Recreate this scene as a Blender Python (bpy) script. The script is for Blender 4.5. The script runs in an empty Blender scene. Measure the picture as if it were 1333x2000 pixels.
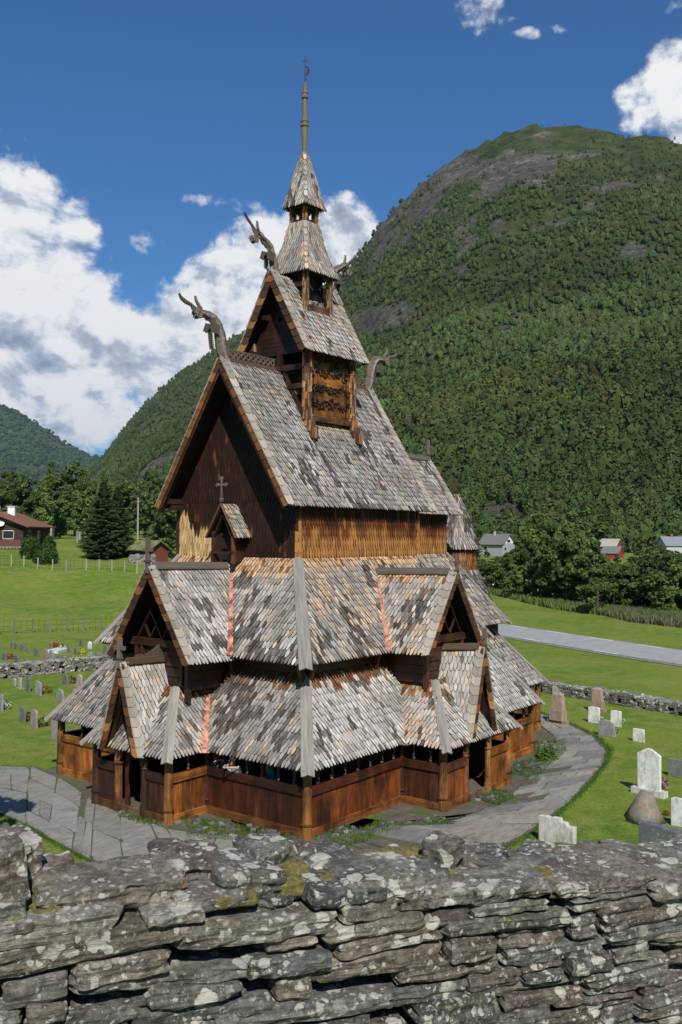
import bpy, math, random
import numpy as np
from mathutils import Vector, Matrix, noise
random.seed(7)
rnd = random.random
def ru(a, b): return a + (b - a) * random.random()
SC = bpy.context.scene
COL = SC.collection
V = Vector
PI = math.pi

# ---------------------------------------------------------------- camera
CAM = V((-23.108, -19.652, 7.357)); YAW = 0.663; PIT = 0.0244; ROL = 0.0066; FPX = 1837.4
_cy, _sy = math.cos(YAW), math.sin(YAW)
FW = V((_cy*math.cos(PIT), _sy*math.cos(PIT), math.sin(PIT)))
RT = V((_sy, -_cy, 0)); UPV = RT.cross(FW)
RT, UPV = (RT*math.cos(ROL) + UPV*math.sin(ROL)), (UPV*math.cos(ROL) - RT*math.sin(ROL))
cam_d = bpy.data.cameras.new('camera'); cam = bpy.data.objects.new('camera', cam_d); COL.objects.link(cam)
M3 = Matrix((RT, UPV, -FW)).transposed()
cam.matrix_world = Matrix.Translation(CAM) @ M3.to_4x4()
cam_d.sensor_fit = 'VERTICAL'; cam_d.sensor_height = 36.0; cam_d.lens = 36.0*FPX/2000.0
cam_d.clip_start = 0.1; cam_d.clip_end = 30000
SC.camera = cam
def ray(px, py):
    """direction through a point of the surveyed view"""
    return (FW*FPX + RT*(px-666.5) + UPV*(1000-py)).normalized()
def on_z(px, py, z=0.0):
    d = ray(px, py); return CAM + d*((z-CAM.z)/d.z)
def on_y(px, py, y=0.0):
    d = ray(px, py); return CAM + d*((y-CAM.y)/d.y)

# ---------------------------------------------------------------- mesh builder
class MB:
    def __init__(s): s.v=[]; s.f=[]; s.uv=[]; s.c=[]; s.m=[]
    def add(s, vs, fs, col=(.5,.5,.5), uvs=None, mat=0, uvo=None):
        b=len(s.v); s.v.extend([tuple(p) for p in vs])
        for k,f in enumerate(fs):
            s.f.append([b+i for i in f])
            s.c.append(col if not isinstance(col,list) else col[k]); s.m.append(mat)
            if uvs is None: s.uv.extend([(0.0,0.0)]*len(f))
            else: s.uv.extend([uvs[i] for i in f])
    def beam(s, p0, p1, w, t, up=None, col=(.5,.5,.5), w1=None, t1=None, mat=0, bev=0):
        """box from p0 to p1; w across, t along 'up'"""
        p0=V(p0); p1=V(p1); d=(p1-p0); L=d.length
        if L<1e-6: return
        d=d/L; up=V(up) if up is not None else V((0,0,1))
        if abs(d.dot(up))>.98: up=V((1,0,0))
        r=d.cross(up).normalized(); u=r.cross(d).normalized()
        w1=w if w1 is None else w1; t1=t if t1 is None else t1
        vs=[]; uv=[]; o=(rnd()*9,rnd()*9)
        for (p,ww,tt,y) in ((p0,w,t,0),(p1,w1,t1,L)):
            for k,(a,b) in enumerate(((-1,-1),(1,-1),(1,1),(-1,1))):
                vs.append(p+r*(a*ww/2)+u*(b*tt/2)); 
        fs=[[0,3,2,1],[4,5,6,7],[0,1,5,4],[1,2,6,5],[2,3,7,6],[3,0,4,7]]
        b=len(s.v); s.v.extend([tuple(p) for p in vs])
        for k,f in enumerate(fs):
            s.f.append([b+i for i in f]); s.c.append(col); s.m.append(mat)
            if k<2:
                for i in f:
                    a=vs[i]-p0; s.uv.append((o[0]+a.dot(r),o[1]+a.dot(u)*.3))
            else:
                x=(0,0,0,0,0,0)
                side=(w,t,w,t)[k-2]
                s.uv.extend([(o[0]+k*.7,o[1]),(o[0]+k*.7+side,o[1]),(o[0]+k*.7+side,o[1]+L),(o[0]+k*.7,o[1]+L)])
    def tube(s, pts, rad, n=10, col=(.5,.5,.5), flat=1.0, cap=True, mat=0, side=None, smooth=False):
        """sweep of an ellipse; rad list; flat squeezes along 'side' axis"""
        pts=[V(p) for p in pts]; N=len(pts)
        rad=[rad]*N if not hasattr(rad,'__len__') else rad
        b=len(s.v); L=0; Ls=[0]
        for i in range(1,N): L+=(pts[i]-pts[i-1]).length; Ls.append(L)
        o=(rnd()*9,rnd()*9); prev=V(side) if side is not None else None
        for i,p in enumerate(pts):
            d=(pts[min(i+1,N-1)]-pts[max(i-1,0)])
            d=d.normalized() if d.length>1e-9 else V((0,0,1))
            ref=prev if prev is not None else (V((1,0,0)) if abs(d.x)<.9 else V((0,1,0)))
            a=(ref-d*ref.dot(d)).normalized(); c=d.cross(a)
            if side is None: prev=a
            for k in range(n):
                t=2*PI*(k+.5)/n; s.v.append(tuple(p+a*(math.cos(t)*rad[i]*flat)+c*(math.sin(t)*rad[i])))
        for i in range(N-1):
            for k in range(n):
                k2=(k+1)%n; s.f.append([b+i*n+k,b+i*n+k2,b+(i+1)*n+k2,b+(i+1)*n+k]); s.c.append(col); s.m.append(mat)
                R=max(rad[i],.01)*6.28/n
                s.uv.extend([(o[0]+k*R,o[1]+Ls[i]),(o[0]+(k+1)*R,o[1]+Ls[i]),(o[0]+(k+1)*R,o[1]+Ls[i+1]),(o[0]+k*R,o[1]+Ls[i+1])])
        if cap:
            s.f.append([b+k for k in range(n)][::-1]); s.c.append(col); s.m.append(mat); s.uv.extend([(o[0],o[1])]*n)
            s.f.append([b+(N-1)*n+k for k in range(n)]); s.c.append(col); s.m.append(mat); s.uv.extend([(o[0],o[1])]*n)
    def plate(s, pts, nrm, t, col=(.5,.5,.5), mat=0, udir=None):
        """extruded flat polygon: pts (ccw seen from nrm), thickness t backwards"""
        nrm=V(nrm).normalized(); pts=[V(p) for p in pts]; n=len(pts)
        vs=pts+[p-nrm*t for p in pts]
        ud=V(udir).normalized() if udir is not None else (pts[1]-pts[0]).normalized()
        vd=nrm.cross(ud); o=(rnd()*9,rnd()*9)
        uv=[(o[0]+(p-pts[0]).dot(ud),o[1]+(p-pts[0]).dot(vd)) for p in vs]
        fs=[list(range(n)),list(range(n,2*n))[::-1]]+[[i,i+n,(i+1)%n+n,(i+1)%n][::-1] for i in range(n)]
        fs=[fs[0],fs[1]]+[[i,i+n,(i+1)%n+n,(i+1)%n] for i in range(n)]
        s.add(vs,fs,col,uv,mat)
    def build(s, name, mats, parent=None, smooth=False, loc=None):
        me=bpy.data.meshes.new(name)
        nv=len(s.v); me.vertices.add(nv); me.vertices.foreach_set('co',np.array(s.v,dtype=np.float32).ravel())
        lt=np.array([len(f) for f in s.f],dtype=np.int32); ls=np.concatenate([[0],np.cumsum(lt)[:-1]]).astype(np.int32)
        me.loops.add(int(lt.sum())); me.loops.foreach_set('vertex_index',np.array([i for f in s.f for i in f],dtype=np.int32))
        me.polygons.add(len(lt)); me.polygons.foreach_set('loop_start',ls); me.polygons.foreach_set('loop_total',lt)
        me.polygons.foreach_set('material_index',np.array(s.m,dtype=np.int32))
        me.update(calc_edges=True)
        uvl=me.uv_layers.new(name='UVMap'); uvl.data.foreach_set('uv',np.array(s.uv,dtype=np.float32).ravel())
        at=me.attributes.new('col','FLOAT_COLOR','FACE')
        at.data.foreach_set('color',np.array([(c[0],c[1],c[2],1.0) for c in s.c],dtype=np.float32).ravel())
        for m in (mats if isinstance(mats,(list,tuple)) else [mats]): me.materials.append(m)
        me.polygons.foreach_set('use_smooth',[bool(smooth)]*len(lt))
        me.validate()
        o=bpy.data.objects.new(name,me); COL.objects.link(o)
        if parent is not None:
            o.parent=parent; o.matrix_parent_inverse=Matrix.Translation(parent_world(parent)).inverted()
        if loc is not None: o.location=loc
        return o
def parent_world(p):
    l=V((0,0,0))
    while p is not None:
        l=l+p.location if p.parent is None else l
        p=p.parent
    return l
def np_mesh(name, verts, faces, cols, mats, uvs=None, smooth=False, parent=None):
    """fast path for big meshes, faces (n,k) all same size"""
    me=bpy.data.meshes.new(name); nv=len(verts); n,k=faces.shape
    me.vertices.add(nv); me.vertices.foreach_set('co',verts.astype(np.float32).ravel())
    me.loops.add(n*k); me.loops.foreach_set('vertex_index',faces.astype(np.int32).ravel())
    me.polygons.add(n); me.polygons.foreach_set('loop_start',np.arange(0,n*k,k,dtype=np.int32)); me.polygons.foreach_set('loop_total',np.full(n,k,dtype=np.int32))
    me.update(calc_edges=True)
    if cols is not None:
        at=me.attributes.new('col','FLOAT_COLOR','FACE'); c=np.ones((n,4),dtype=np.float32); c[:,:3]=cols; at.data.foreach_set('color',c.ravel())
    me.polygons.foreach_set('use_smooth',np.full(n,bool(smooth)))
    for m in (mats if isinstance(mats,(list,tuple)) else [mats]): me.materials.append(m)
    o=bpy.data.objects.new(name,me); COL.objects.link(o)
    if parent is not None: o.parent=parent
    return o
def empty(name, loc=(0,0,0)):
    o=bpy.data.objects.new(name,None); COL.objects.link(o); o.location=loc; o.empty_display_size=.2; return o
def tag(o,label=None,cat=None,group=None,kind=None):
    if label: o['label']=label
    if cat: o['category']=cat
    if group: o['group']=group
    if kind: o['kind']=kind
    return o
def mul(c,k): return (c[0]*k,c[1]*k,c[2]*k)
def mix(a,b,t): return tuple(a[i]*(1-t)+b[i]*t for i in range(3))
def jit(c,a=.12):
    k=1+ru(-a,a); return (c[0]*k*(1+ru(-.03,.03)),c[1]*k,c[2]*k*(1+ru(-.04,.04)))
def nz(p,s=1.0,o=0.0): return noise.noise(V(p)*s+V((o,o*1.7,o*.3)))
def sstep(a,b,x):
    t=max(0,min(1,(x-a)/(b-a))); return t*t*(3-2*t)

# ---------------------------------------------------------------- materials
class NT:
    def __init__(s,name):
        s.mat=bpy.data.materials.new(name); s.mat.use_nodes=True; s.t=s.mat.node_tree; s.n=s.t.nodes; s.l=s.t.links
        s.b=s.n['Principled BSDF']; s.out=s.n['Material Output']
    def new(s,typ,**kw):
        n=s.n.new(typ)
        for k,v in kw.items():
            if k in n.inputs.keys() if isinstance(k,str) else False: n.inputs[k].default_value=v
            else: setattr(n,k,v)
        return n
    def link(s,a,b): s.l.new(a,b)
    def attr(s,name='col'): return s.new('ShaderNodeAttribute',attribute_name=name).outputs['Color']
    def coord(s,which='Object'): return s.new('ShaderNodeTexCoord').outputs[which]
    def mapped(s,src,scale,loc=(0,0,0)):
        m=s.new('ShaderNodeMapping'); m.inputs['Scale'].default_value=scale; m.inputs['Location'].default_value=loc; s.link(src,m.inputs['Vector']); return m.outputs[0]
    def noise(s,src,scale,detail=4,rough=.55,dist=0):
        n=s.new('ShaderNodeTexNoise'); n.inputs['Scale'].default_value=scale; n.inputs['Detail'].default_value=detail; n.inputs['Roughness'].default_value=rough; n.inputs['Distortion'].default_value=dist
        if src is not None: s.link(src,n.inputs['Vector'])
        return n.outputs['Fac']
    def vor(s,src,scale,feature='F1',out='Distance',rand=1.0):
        n=s.new('ShaderNodeTexVoronoi',feature=feature); n.inputs['Scale'].default_value=scale; n.inputs['Randomness'].default_value=rand
        if src is not None: s.link(src,n.inputs['Vector'])
        return n.outputs[out]
    def ramp(s,fac,stops,interp='LINEAR'):
        r=s.new('ShaderNodeValToRGB'); r.color_ramp.interpolation=interp; e=r.color_ramp.elements
        while len(e)<len(stops): e.new(.5)
        for i,(p,c) in enumerate(stops):
            e[i].position=p; e[i].color=(c,c,c,1) if not hasattr(c,'__len__') else (*c,1)
        s.link(fac,r.inputs[0]); return r.outputs['Color']
    def mix(s,fac,a,b,mode='MIX'):
        m=s.new('ShaderNodeMix',data_type='RGBA',blend_type=mode)
        for x,i in ((fac,0),(a,6),(b,7)):
            if isinstance(x,(int,float)): m.inputs[i].default_value=x if i==0 else (x,x,x,1)
            elif isinstance(x,tuple): m.inputs[i].default_value=(*x,1)
            else: s.link(x,m.inputs[i])
        return m.outputs[2]
    def math(s,op,a,b=None,clamp=False):
        m=s.new('ShaderNodeMath',operation=op); m.use_clamp=clamp
        for x,i in ((a,0),(b,1)):
            if x is None: continue
            if isinstance(x,(int,float)): m.inputs[i].default_value=x
            else: s.link(x,m.inputs[i])
        return m.outputs[0]
    def bump(s,h,strength=.3,dist=.01):
        b=s.new('ShaderNodeBump'); b.inputs['Strength'].default_value=strength; b.inputs['Distance'].default_value=dist; s.link(h,b.inputs['Height']); s.link(b.outputs[0],s.b.inputs['Normal'])
    def base(s,c):
        if isinstance(c,tuple): s.b.inputs['Base Color'].default_value=(*c,1)
        else: s.link(c,s.b.inputs['Base Color'])
    def rough(s,v): 
        if isinstance(v,(int,float)): s.b.inputs['Roughness'].default_value=v
        else: s.link(v,s.b.inputs['Roughness'])

def wood_mat(name, contrast=.5, rough=.75, stain=0.0, stain_col=(.02,.013,.01), spec=.3, bump=.5):
    m=NT(name); uv=m.coord('UV'); g=m.noise(m.mapped(uv,(38,1.6,1)),1.0,5,.6)
    g2=m.noise(m.mapped(uv,(9,.6,1)),1.0,3,.5)
    gg=m.ramp(m.math('ADD',m.math('MULTIPLY',g,.6),m.math('MULTIPLY',g2,.4)),[(.3,1-contrast),(.68,1+contrast*.45)])
    c=m.mix(1.0,m.attr(),gg,'MULTIPLY')
    isl=m.new('ShaderNodeNewGeometry').outputs['Random Per Island']
    c=m.mix(1.0,c,m.ramp(isl,[(0,.78),(1,1.18)]),'MULTIPLY')
    if stain>0:
        ob=m.coord('Object'); st=m.ramp(m.noise(m.mapped(ob,(1.3,1.3,.7)),1.6,5,.65),[(.5-.1,0.0),(.64,stain)])
        c=m.mix(st,c,stain_col)
    m.base(c); m.rough(rough); m.b.inputs['Specular IOR Level'].default_value=spec
    m.bump(g,bump,.012); return m.mat
M_SHING=wood_mat('weathered_shingle',.42,.72,0)
M_TAR=wood_mat('tarred_timber',.9,.5,.85,(.012,.006,.004),.4,.6)
M_WALLSH=wood_mat('tarred_wall_shingle',.6,.6,.0)
M_GREY=wood_mat('grey_timber',.5,.8,0)
def copper():
    m=NT('copper_flashing'); uv=m.coord('Object'); n=m.noise(uv,6,4)
    m.base(m.ramp(n,[(.35,(.16,.045,.025)),(.5,(.50,.20,.12)),(.7,(.72,.36,.25))])); m.b.inputs['Metallic'].default_value=.55; m.rough(.5); return m.mat
M_COPPER=copper()
def flat_mat(name,col,rough=.8,var=.25,scale=8,metal=0,bump=0,spec=.4):
    m=NT(name); n=m.noise(m.coord('Object'),scale,5,.6)
    m.base(m.mix(1.0,col,m.ramp(n,[(.3,1-var),(.7,1+var)]),'MULTIPLY')); m.rough(rough); m.b.inputs['Metallic'].default_value=metal; m.b.inputs['Specular IOR Level'].default_value=spec
    if bump: m.bump(n,bump,.02)
    return m.mat
def attr_mat(name,rough=.8,var=.25,scale=8,bump=0,dist=.02,detail=5,spec=.3):
    m=NT(name); n=m.noise(m.coord('Object'),scale,detail,.6)
    m.base(m.mix(1.0,m.attr(),m.ramp(n,[(.3,1-var),(.7,1+var)]),'MULTIPLY')); m.rough(rough); m.b.inputs['Specular IOR Level'].default_value=spec
    if bump: m.bump(n,bump,dist)
    return m.mat
M_DARK=flat_mat('interior_dark_timber',(.018,.010,.007),.8,.4,5)
# ================================================================ the church
church=empty('stave_church',(0,0,0))
tag(church,'tall dark timber stave church with tiered grey shingle roofs and dragon heads','church')
GREY=(.275,.255,.230); PALE=(.52,.49,.45); TAN=(.58,.40,.24); DARKP=(.045,.036,.03); OCH=(.46,.21,.06); TARB=(.055,.024,.014); TARD=(.022,.011,.008); ORG=(.32,.10,.022)
def frame_of(el,er,tr,tl):
    el,er,tr,tl=[V(p) for p in (el,er,tr,tl)]
    u=(er-el).normalized(); n=u.cross((tl-el)).normalized(); v=n.cross(u)
    f=lambda p:((p-el).dot(u),(p-el).dot(v))
    return el,u,v,n,[f(p) for p in (el,er,tr,tl)]
def clip(poly,edges):
    for (a,b) in edges:
        out=[]; ex,ey=b[0]-a[0],b[1]-a[1]
        side=lambda p:(ex*(p[1]-a[1])-ey*(p[0]-a[0]))
        for i in range(len(poly)):
            p,q=poly[i],poly[(i+1)%len(poly)]; sp,sq=side(p),side(q)
            if sp>=0: out.append(p)
            if (sp>=0)!=(sq>=0):
                t=sp/(sp-sq); out.append((p[0]+(q[0]-p[0])*t,p[1]+(q[1]-p[1])*t))
        poly=out
        if len(poly)<3: return []
    return poly
def shingles(mb,el,er,tr,tl,w=.115,e=.27,tone=None,tip='round',over=.06,lift=.040,lenk=2.1,skip=None,thick=.032,slant=0.0):
    O,u,v,n,P=frame_of(el,er,tr,tl)
    H=max(P[2][1],P[3][1]); rows=int(math.ceil((H+over)/e)); 
    edges=[(P[1],P[2]),(P[2],P[3]),(P[3],P[0])]
    if (P[2][0]-P[3][0])<.02: edges=[(P[1],P[2]),(P[2],P[0])]
    u0=min(p[0] for p in P)-.1; u1=max(p[0] for p in P)+.1
    r0=rnd()
    for r in range(rows):
        vb=-over+r*e; uu=u0+(w/2 if r%2 else 0)
        while uu<u1:
            ww=w*ru(.80,.97); jv=ru(-.22,.1)*e*.35; L=e*lenk; k=ru(-.02,.02)
            sk=slant
            if tip=='round':
                pts=[(-.5*ww,.95*e),(-.43*ww,.42*e),(-.26*ww,.10*e),(0,-.04*e),(.26*ww,.10*e),(.43*ww,.42*e),(.5*ww,.95*e),(.5*ww,L),(-.5*ww,L)]
            else:
                pts=[(-.5*ww,.75*e),(-.34*ww,.3*e),(-.06*ww,0),(.06*ww,0),(.34*ww,.3*e),(.5*ww,.75*e),(.5*ww,L),(-.5*ww,L)]
            pts=[(uu+x+(y*(k+sk)),vb+jv+y) for x,y in pts]
            cu,cv=uu,vb+e*.4
            uu+=w
            if skip and skip(O+u*cu+v*cv): continue
            cp=clip(pts,edges)
            if len(cp)<3: continue
            ar=abs(sum(cp[i][0]*cp[(i+1)%len(cp)][1]-cp[(i+1)%len(cp)][0]*cp[i][1] for i in range(len(cp))))*.5
            if ar<.0015: continue
            base=vb+jv; lf=lift*ru(.8,1.6); tw=ru(-.05,.05)
            def P3(p,dz=0):
                t=(p[1]-base)/L
                return O+u*p[0]+v*p[1]+n*(lf*(1-t)+.008+dz+(p[0]-cu)*tw)
            top=[P3(p) for p in cp]; bot=[P3(p,-thick) for p in cp]; m=len(cp)
            wp=O+u*cu+v*cv
            col=tone(wp,cv,H,cu) if tone else GREY
            col=jit(col,.14)
            uo,vo=rnd()*9,rnd()*9
            uvs=[(uo+p[0]-cu,vo+p[1]-vb) for p in cp]*2
            fs=[list(range(m))]+[[i,i+m,(i+1)%m+m,(i+1)%m] for i in range(m) if not (cp[i][1]>base+L*.95 and cp[(i+1)%m][1]>base+L*.95)]
            edge=mix(mul(col,.22),TARD,.4)
            mb.add(top+bot,fs,[col]+[edge]*(len(fs)-1),uvs)
def slab(mb,el,er,tr,tl,t=.06,col=TARD,drop=.0):
    O,u,v,n,P=frame_of(el,er,tr,tl)
    pts=[V(p)-n*drop for p in (el,er,tr,tl)]
    if (pts[2]-pts[3]).length<.02: pts=pts[:3]
    mb.plate(pts,n,t,col,udir=u)
# --- tones
def grey_tone(patch=.5,warm=.0,topwarm=0.0,seed=0.0,pale=0.3,thr=.08):
    def f(p,v,H,u):
        n1=nz((p.x,p.y,p.z),.9,seed); n2=nz((p.x*1.3,p.y*1.3,p.z*.45),2.6,seed+9)
        c=mix(GREY,PALE,max(0,min(1,pale+n1*.9+ru(-.17,.17))))
        if rnd()<.03+warm*(1+2*nz((p.x,p.y,p.z),1.7,seed+4)): c=mix(c,TAN,ru(.3,.8))
        d=n1*.75+n2*.55
        if d>thr+(1-patch)*.4 and rnd()<.85: c=mix(c,DARKP,ru(.6,.95))
        elif rnd()<.05: c=mix(c,DARKP,ru(.3,.7))
        if topwarm>0:
            a=H-v; 
            if a<topwarm*ru(.5,1.25): c=mix(OCH,TAN,ru(.45,1.0)) if rnd()<.9 else mix(TARB,OCH,.4)
        return c
    return f
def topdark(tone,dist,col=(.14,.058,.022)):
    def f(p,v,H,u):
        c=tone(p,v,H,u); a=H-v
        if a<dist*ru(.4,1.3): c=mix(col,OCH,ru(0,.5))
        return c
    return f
def eavedark(p): return 0
# --- building blocks
def hipboard(a,b,w=.2,name='hip_board'):
    """two boards meeting over a hip, a=low end b=high end, V-shaped"""
    a=V(a);b=V(b); d=(b-a).normalized(); s=d.cross(V((0,0,1))).normalized(); n=s.cross(d).normalized()
    if n.z<0: n=-n; s=-s
    mb=MB()
    off=n*.07
    for sg in (1,-1):
        e=(s*sg*.86-n*.5).normalized()
        c0=a-d*.14+off; c1=b+off
        nn=(n*.86+s*sg*.5).normalized()
        pts=[c0,c0+e*w,c1+e*w*.9,c1]
        if sg<0: pts=pts[::-1]
        if (pts[1]-pts[0]).cross(pts[2]-pts[0]).dot(nn)<0: pts=pts[::-1]
        mb.plate(pts,nn,.035,jit((.30,.275,.245),.1),udir=s)
        # swap so that the grain runs along the hip
        L=len(pts)
    # rebuild uv with length along v
    uv=[]; k=0
    for f in mb.f:
        for i in f:
            p=V(mb.v[i]); uv.append(((p-a).dot(s)+3.1,(p-a).dot(d)+1.7))
    mb.uv=uv
    return mb.build(name,M_GREY,church)
def valley(a,b,w=.11):
    mb=MB(); a=V(a);b=V(b); mb.beam(a,b,w,.035,(0,0,1),(.8,.4,.25),w1=w*.6)
    d=(a-b).normalized()
    mb.beam(a+d*.02,a+d*.14,w*1.35,.03,(0,0,1),(.8,.4,.25),w1=w*1.7)
    return mb.build('valley_flashing',M_COPPER,church)
def hip_roof_ring(x0,x1,y0,y1,z0,X0,X1,Y0,Y1,z1,name,tone,sides='WSNE',**kw):
    """skirt roof: eave rectangle at z0 (x0..x1,y0..y1), top rectangle at z1"""
    A={'W':((x0,y1,z0),(x0,y0,z0),(X0,Y0,z1),(X0,Y1,z1)),'S':((x0,y0,z0),(x1,y0,z0),(X1,Y0,z1),(X0,Y0,z1)),
       'E':((x1,y0,z0),(x1,y1,z0),(X1,Y1,z1),(X1,Y0,z1)),'N':((x1,y1,z0),(x0,y1,z0),(X0,Y1,z1),(X1,Y1,z1))}
    for sd in sides:
        mb=MB(); q=A[sd]; slab(mb,*q); 
        t=tone[sd] if isinstance(tone,dict) else tone
        shingles(mb,*q,tone=t,**kw); mb.build(name,M_SHING,church)

# ---------- gallery (ambulatory) : walls, posts, rails
gx0,gx1,gy=-5.5,6.4,4.92
cx1,cgy=9.9,3.43
pW,pq=-6.83,1.45      # west porch front x and half width
pS,sx0,sx1=-6.26,-1.45,2.15
RAILZ=1.22
def post(x,y,h=1.78,r=.115,col=ORG):
    mb=MB(); mb.tube([(x,y,-.02),(x,y,.30)],[r*1.18,r*1.12],14,jit(col,.1)); mb.tube([(x,y,.30),(x,y,.33),(x,y,.36),(x,y,.39)],[r*1.0,r*1.3,r*1.3,r*1.0],14,mul(col,.4))
    mb.tube([(x,y,.38),(x,y,.9),(x,y,h)],[r*1.1,r*1.02,r*.92],14,jit(col,.1)); mb.build('corner_post',M_TAR,church,smooth=False)
def parapet(a,b,face,col,col2=None,board=.28,h=RAILZ,gap=None,name='parapet_panel',spin=5,z0=0.0):
    """panelled parapet from a to b (xy), face = outward normal"""
    a=V((a[0],a[1],0)); b=V((b[0],b[1],0)); d=(b-a); L=d.length; d/=L; n=V((face[0],face[1],0))
    mb=MB(); k=max(1,round(L/board)); 
    for i in range(k):
        c=jit(mix(col,col2 or col,rnd()),.2)
        p=a+d*(L*(i+.5)/k)+n*ru(0,.012)
        mb.beam(p+V((0,0,z0+.16)),p+V((0,0,h-.1)),L/k-.012,.04,n,c)
    mb.build(name,M_TAR,church)
    mb=MB(); c=jit(mix(col,TARD,.35),.1)
    mb.beam(a+n*.03+V((0,0,h-.09)),b+n*.03+V((0,0,h-.09)),.11,.2,None,c); mb.build('rail',M_TAR,church)
    mb=MB(); mb.beam(a+n*.035+V((0,0,z0+.1)),b+n*.035+V((0,0,z0+.1)),.12,.22,None,jit(mix(col,OCH,.3),.1)); mb.build('sill_beam',M_TAR,church)
    if spin>0 and L>1:
        m=max(1,int(round(L/spin)))
        for i in range(m):
            p=a+d*(L*(i+.75)/(m+.5)); 
            mb=MB(); z=h
            mb.tube([p+V((0,0,z)),p+V((0,0,z+.06)),p+V((0,0,z+.1)),p+V((0,0,z+.13)),p+V((0,0,z+.2)),p+V((0,0,z+.24)),p+V((0,0,1.85))],[.055,.06,.04,.062,.04,.05,.035],8,mul(TARB,.8)); mb.build('baluster',M_TAR,church)
ORANGE=(.42,.12,.016); RED=(.062,.017,.009); BROWN=(.13,.038,.011); YEL=(.52,.19,.030)
# west side
parapet((gx0,-gy),(gx0,-pq),(-1,0),RED,BROWN,.24,spin=.62)
parapet((gx0,pq),(gx0,gy),(-1,0),YEL,ORANGE,.28,spin=1.6)
parapet((gx0,-pq),(pW,-pq),(0,-1),YEL,BROWN,.45,spin=.9)
parapet((pW,pq),(gx0,pq),(0,1),RED,BROWN,.4,spin=0)
parapet((pW,-pq),(pW,-.55),(-1,0),TARB,RED,.35,spin=0)
parapet((pW,.50),(pW,pq),(-1,0),RED,TARB,.35,spin=0)
# south side
parapet((gx0,-gy),(sx0,-gy),(0,-1),(.20,.048,.012),(.30,.085,.016),.5,spin=.62)
parapet((sx0,-gy),(sx0,pS),(-1,0),BROWN,TARB,.4,spin=.8)
parapet((sx0,pS),(-.30,pS),(0,-1),(.26,.075,.02),ORANGE,.3,spin=0)
parapet((.95,pS),(sx1,pS),(0,-1),ORANGE,YEL,.3,spin=0)
parapet((sx1,pS),(sx1,-gy),(1,0),BROWN,TARB,.4,spin=0)
parapet((sx1,-gy),(gx1,-gy),(0,-1),ORANGE,(.30,.10,.025),.35,spin=.8)
parapet((gx1,-gy),(gx1,-cgy),(1,0),BROWN,TARB,.4,spin=0)
parapet((gx1,-cgy),(cx1,-cgy),(0,-1),ORANGE,BROWN,.4,spin=.9)
parapet((cx1,-cgy),(cx1,cgy),(1,0),BROWN,TARB,.4,spin=0)
# north side, hidden but real
parapet((gx1,gy),(gx0,gy),(0,1),BROWN,TARB,.5,spin=1.2)
parapet((cx1,cgy),(gx1,cgy),(0,1),BROWN,TARB,.5,spin=1.2)
for (x,y) in ((gx0,-gy),(gx0,gy),(pW,-pq),(sx0,pS),(sx1,pS),(gx1,-gy),(cx1,-cgy),(cx1,cgy),(gx1,gy)): post(x,y,col=(.34,.14,.035))
post(pW,pq,col=TARB)
for (x,y) in ((gx0,-pq),(gx0,pq),(sx0,-gy),(sx1,-gy)): post(x,y,r=.09,col=TARB)
# door posts of the two porches : taller, ringed columns with small capitals
def doorpost(x,y,h,r,col):
    mb=MB(); mb.tube([(x,y,0),(x,y,.28)],[r*1.35,r*1.35],12,jit(col)); mb.tube([(x,y,.28),(x,y,1.25)],[r*1.1,r],12,jit(col)); mb.tube([(x,y,1.25),(x,y,1.28),(x,y,1.31)],[r*1.35,r*1.35,r*1.1],12,mul(col,.5))
    mb.tube([(x,y,1.31),(x,y,1.62),(x,y,1.7)],[r*1.15,r*1.2,r*1.4],12,jit(col)); mb.tube([(x,y,1.7),(x,y,h)],[r*1.0,r*.9],12,TARB); mb.build('door_post',M_TAR,church)
doorpost(pW-.02,.50,1.98,.10,(.34,.14,.035)); doorpost(pW-.02,-.55,1.98,.09,TARB)
doorpost(.95,pS-.02,1.95,.085,(.40,.18,.05)); doorpost(-.30,pS-.02,1.95,.08,(.25,.09,.03))
mb=MB(); mb.beam((pW-.04,-.55,.09),(pW-.04,.5,.09),.16,.18,None,(.22,.13,.07)); mb.build('door_sill',M_TAR,church)
mb=MB(); mb.beam((-.3,pS-.04,.09),(.95,pS-.04,.09),.16,.18,None,(.30,.20,.11)); mb.build('door_sill',M_TAR,church)
# carved scalloped door jambs inside the porches
mb=MB()
for (y,s) in ((.36,-1),(-.42,1)):
    pts=[(pW+.08,y,0),(pW+.08,y+s*.12,0),(pW+.08,y+s*.16,.5),(pW+.08,y+s*.09,.9),(pW+.08,y+s*.18,1.3),(pW+.08,y+s*.30,1.75),(pW+.08,y+s*.36,2.3),(pW+.08,y,2.5)]
    if s>0: pts=pts[::-1]
    mb.plate(pts,(-1,0,0),.05,(.16,.05,.03),udir=(0,1,0))
mb.build('door_jamb',M_TAR,church)
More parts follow.
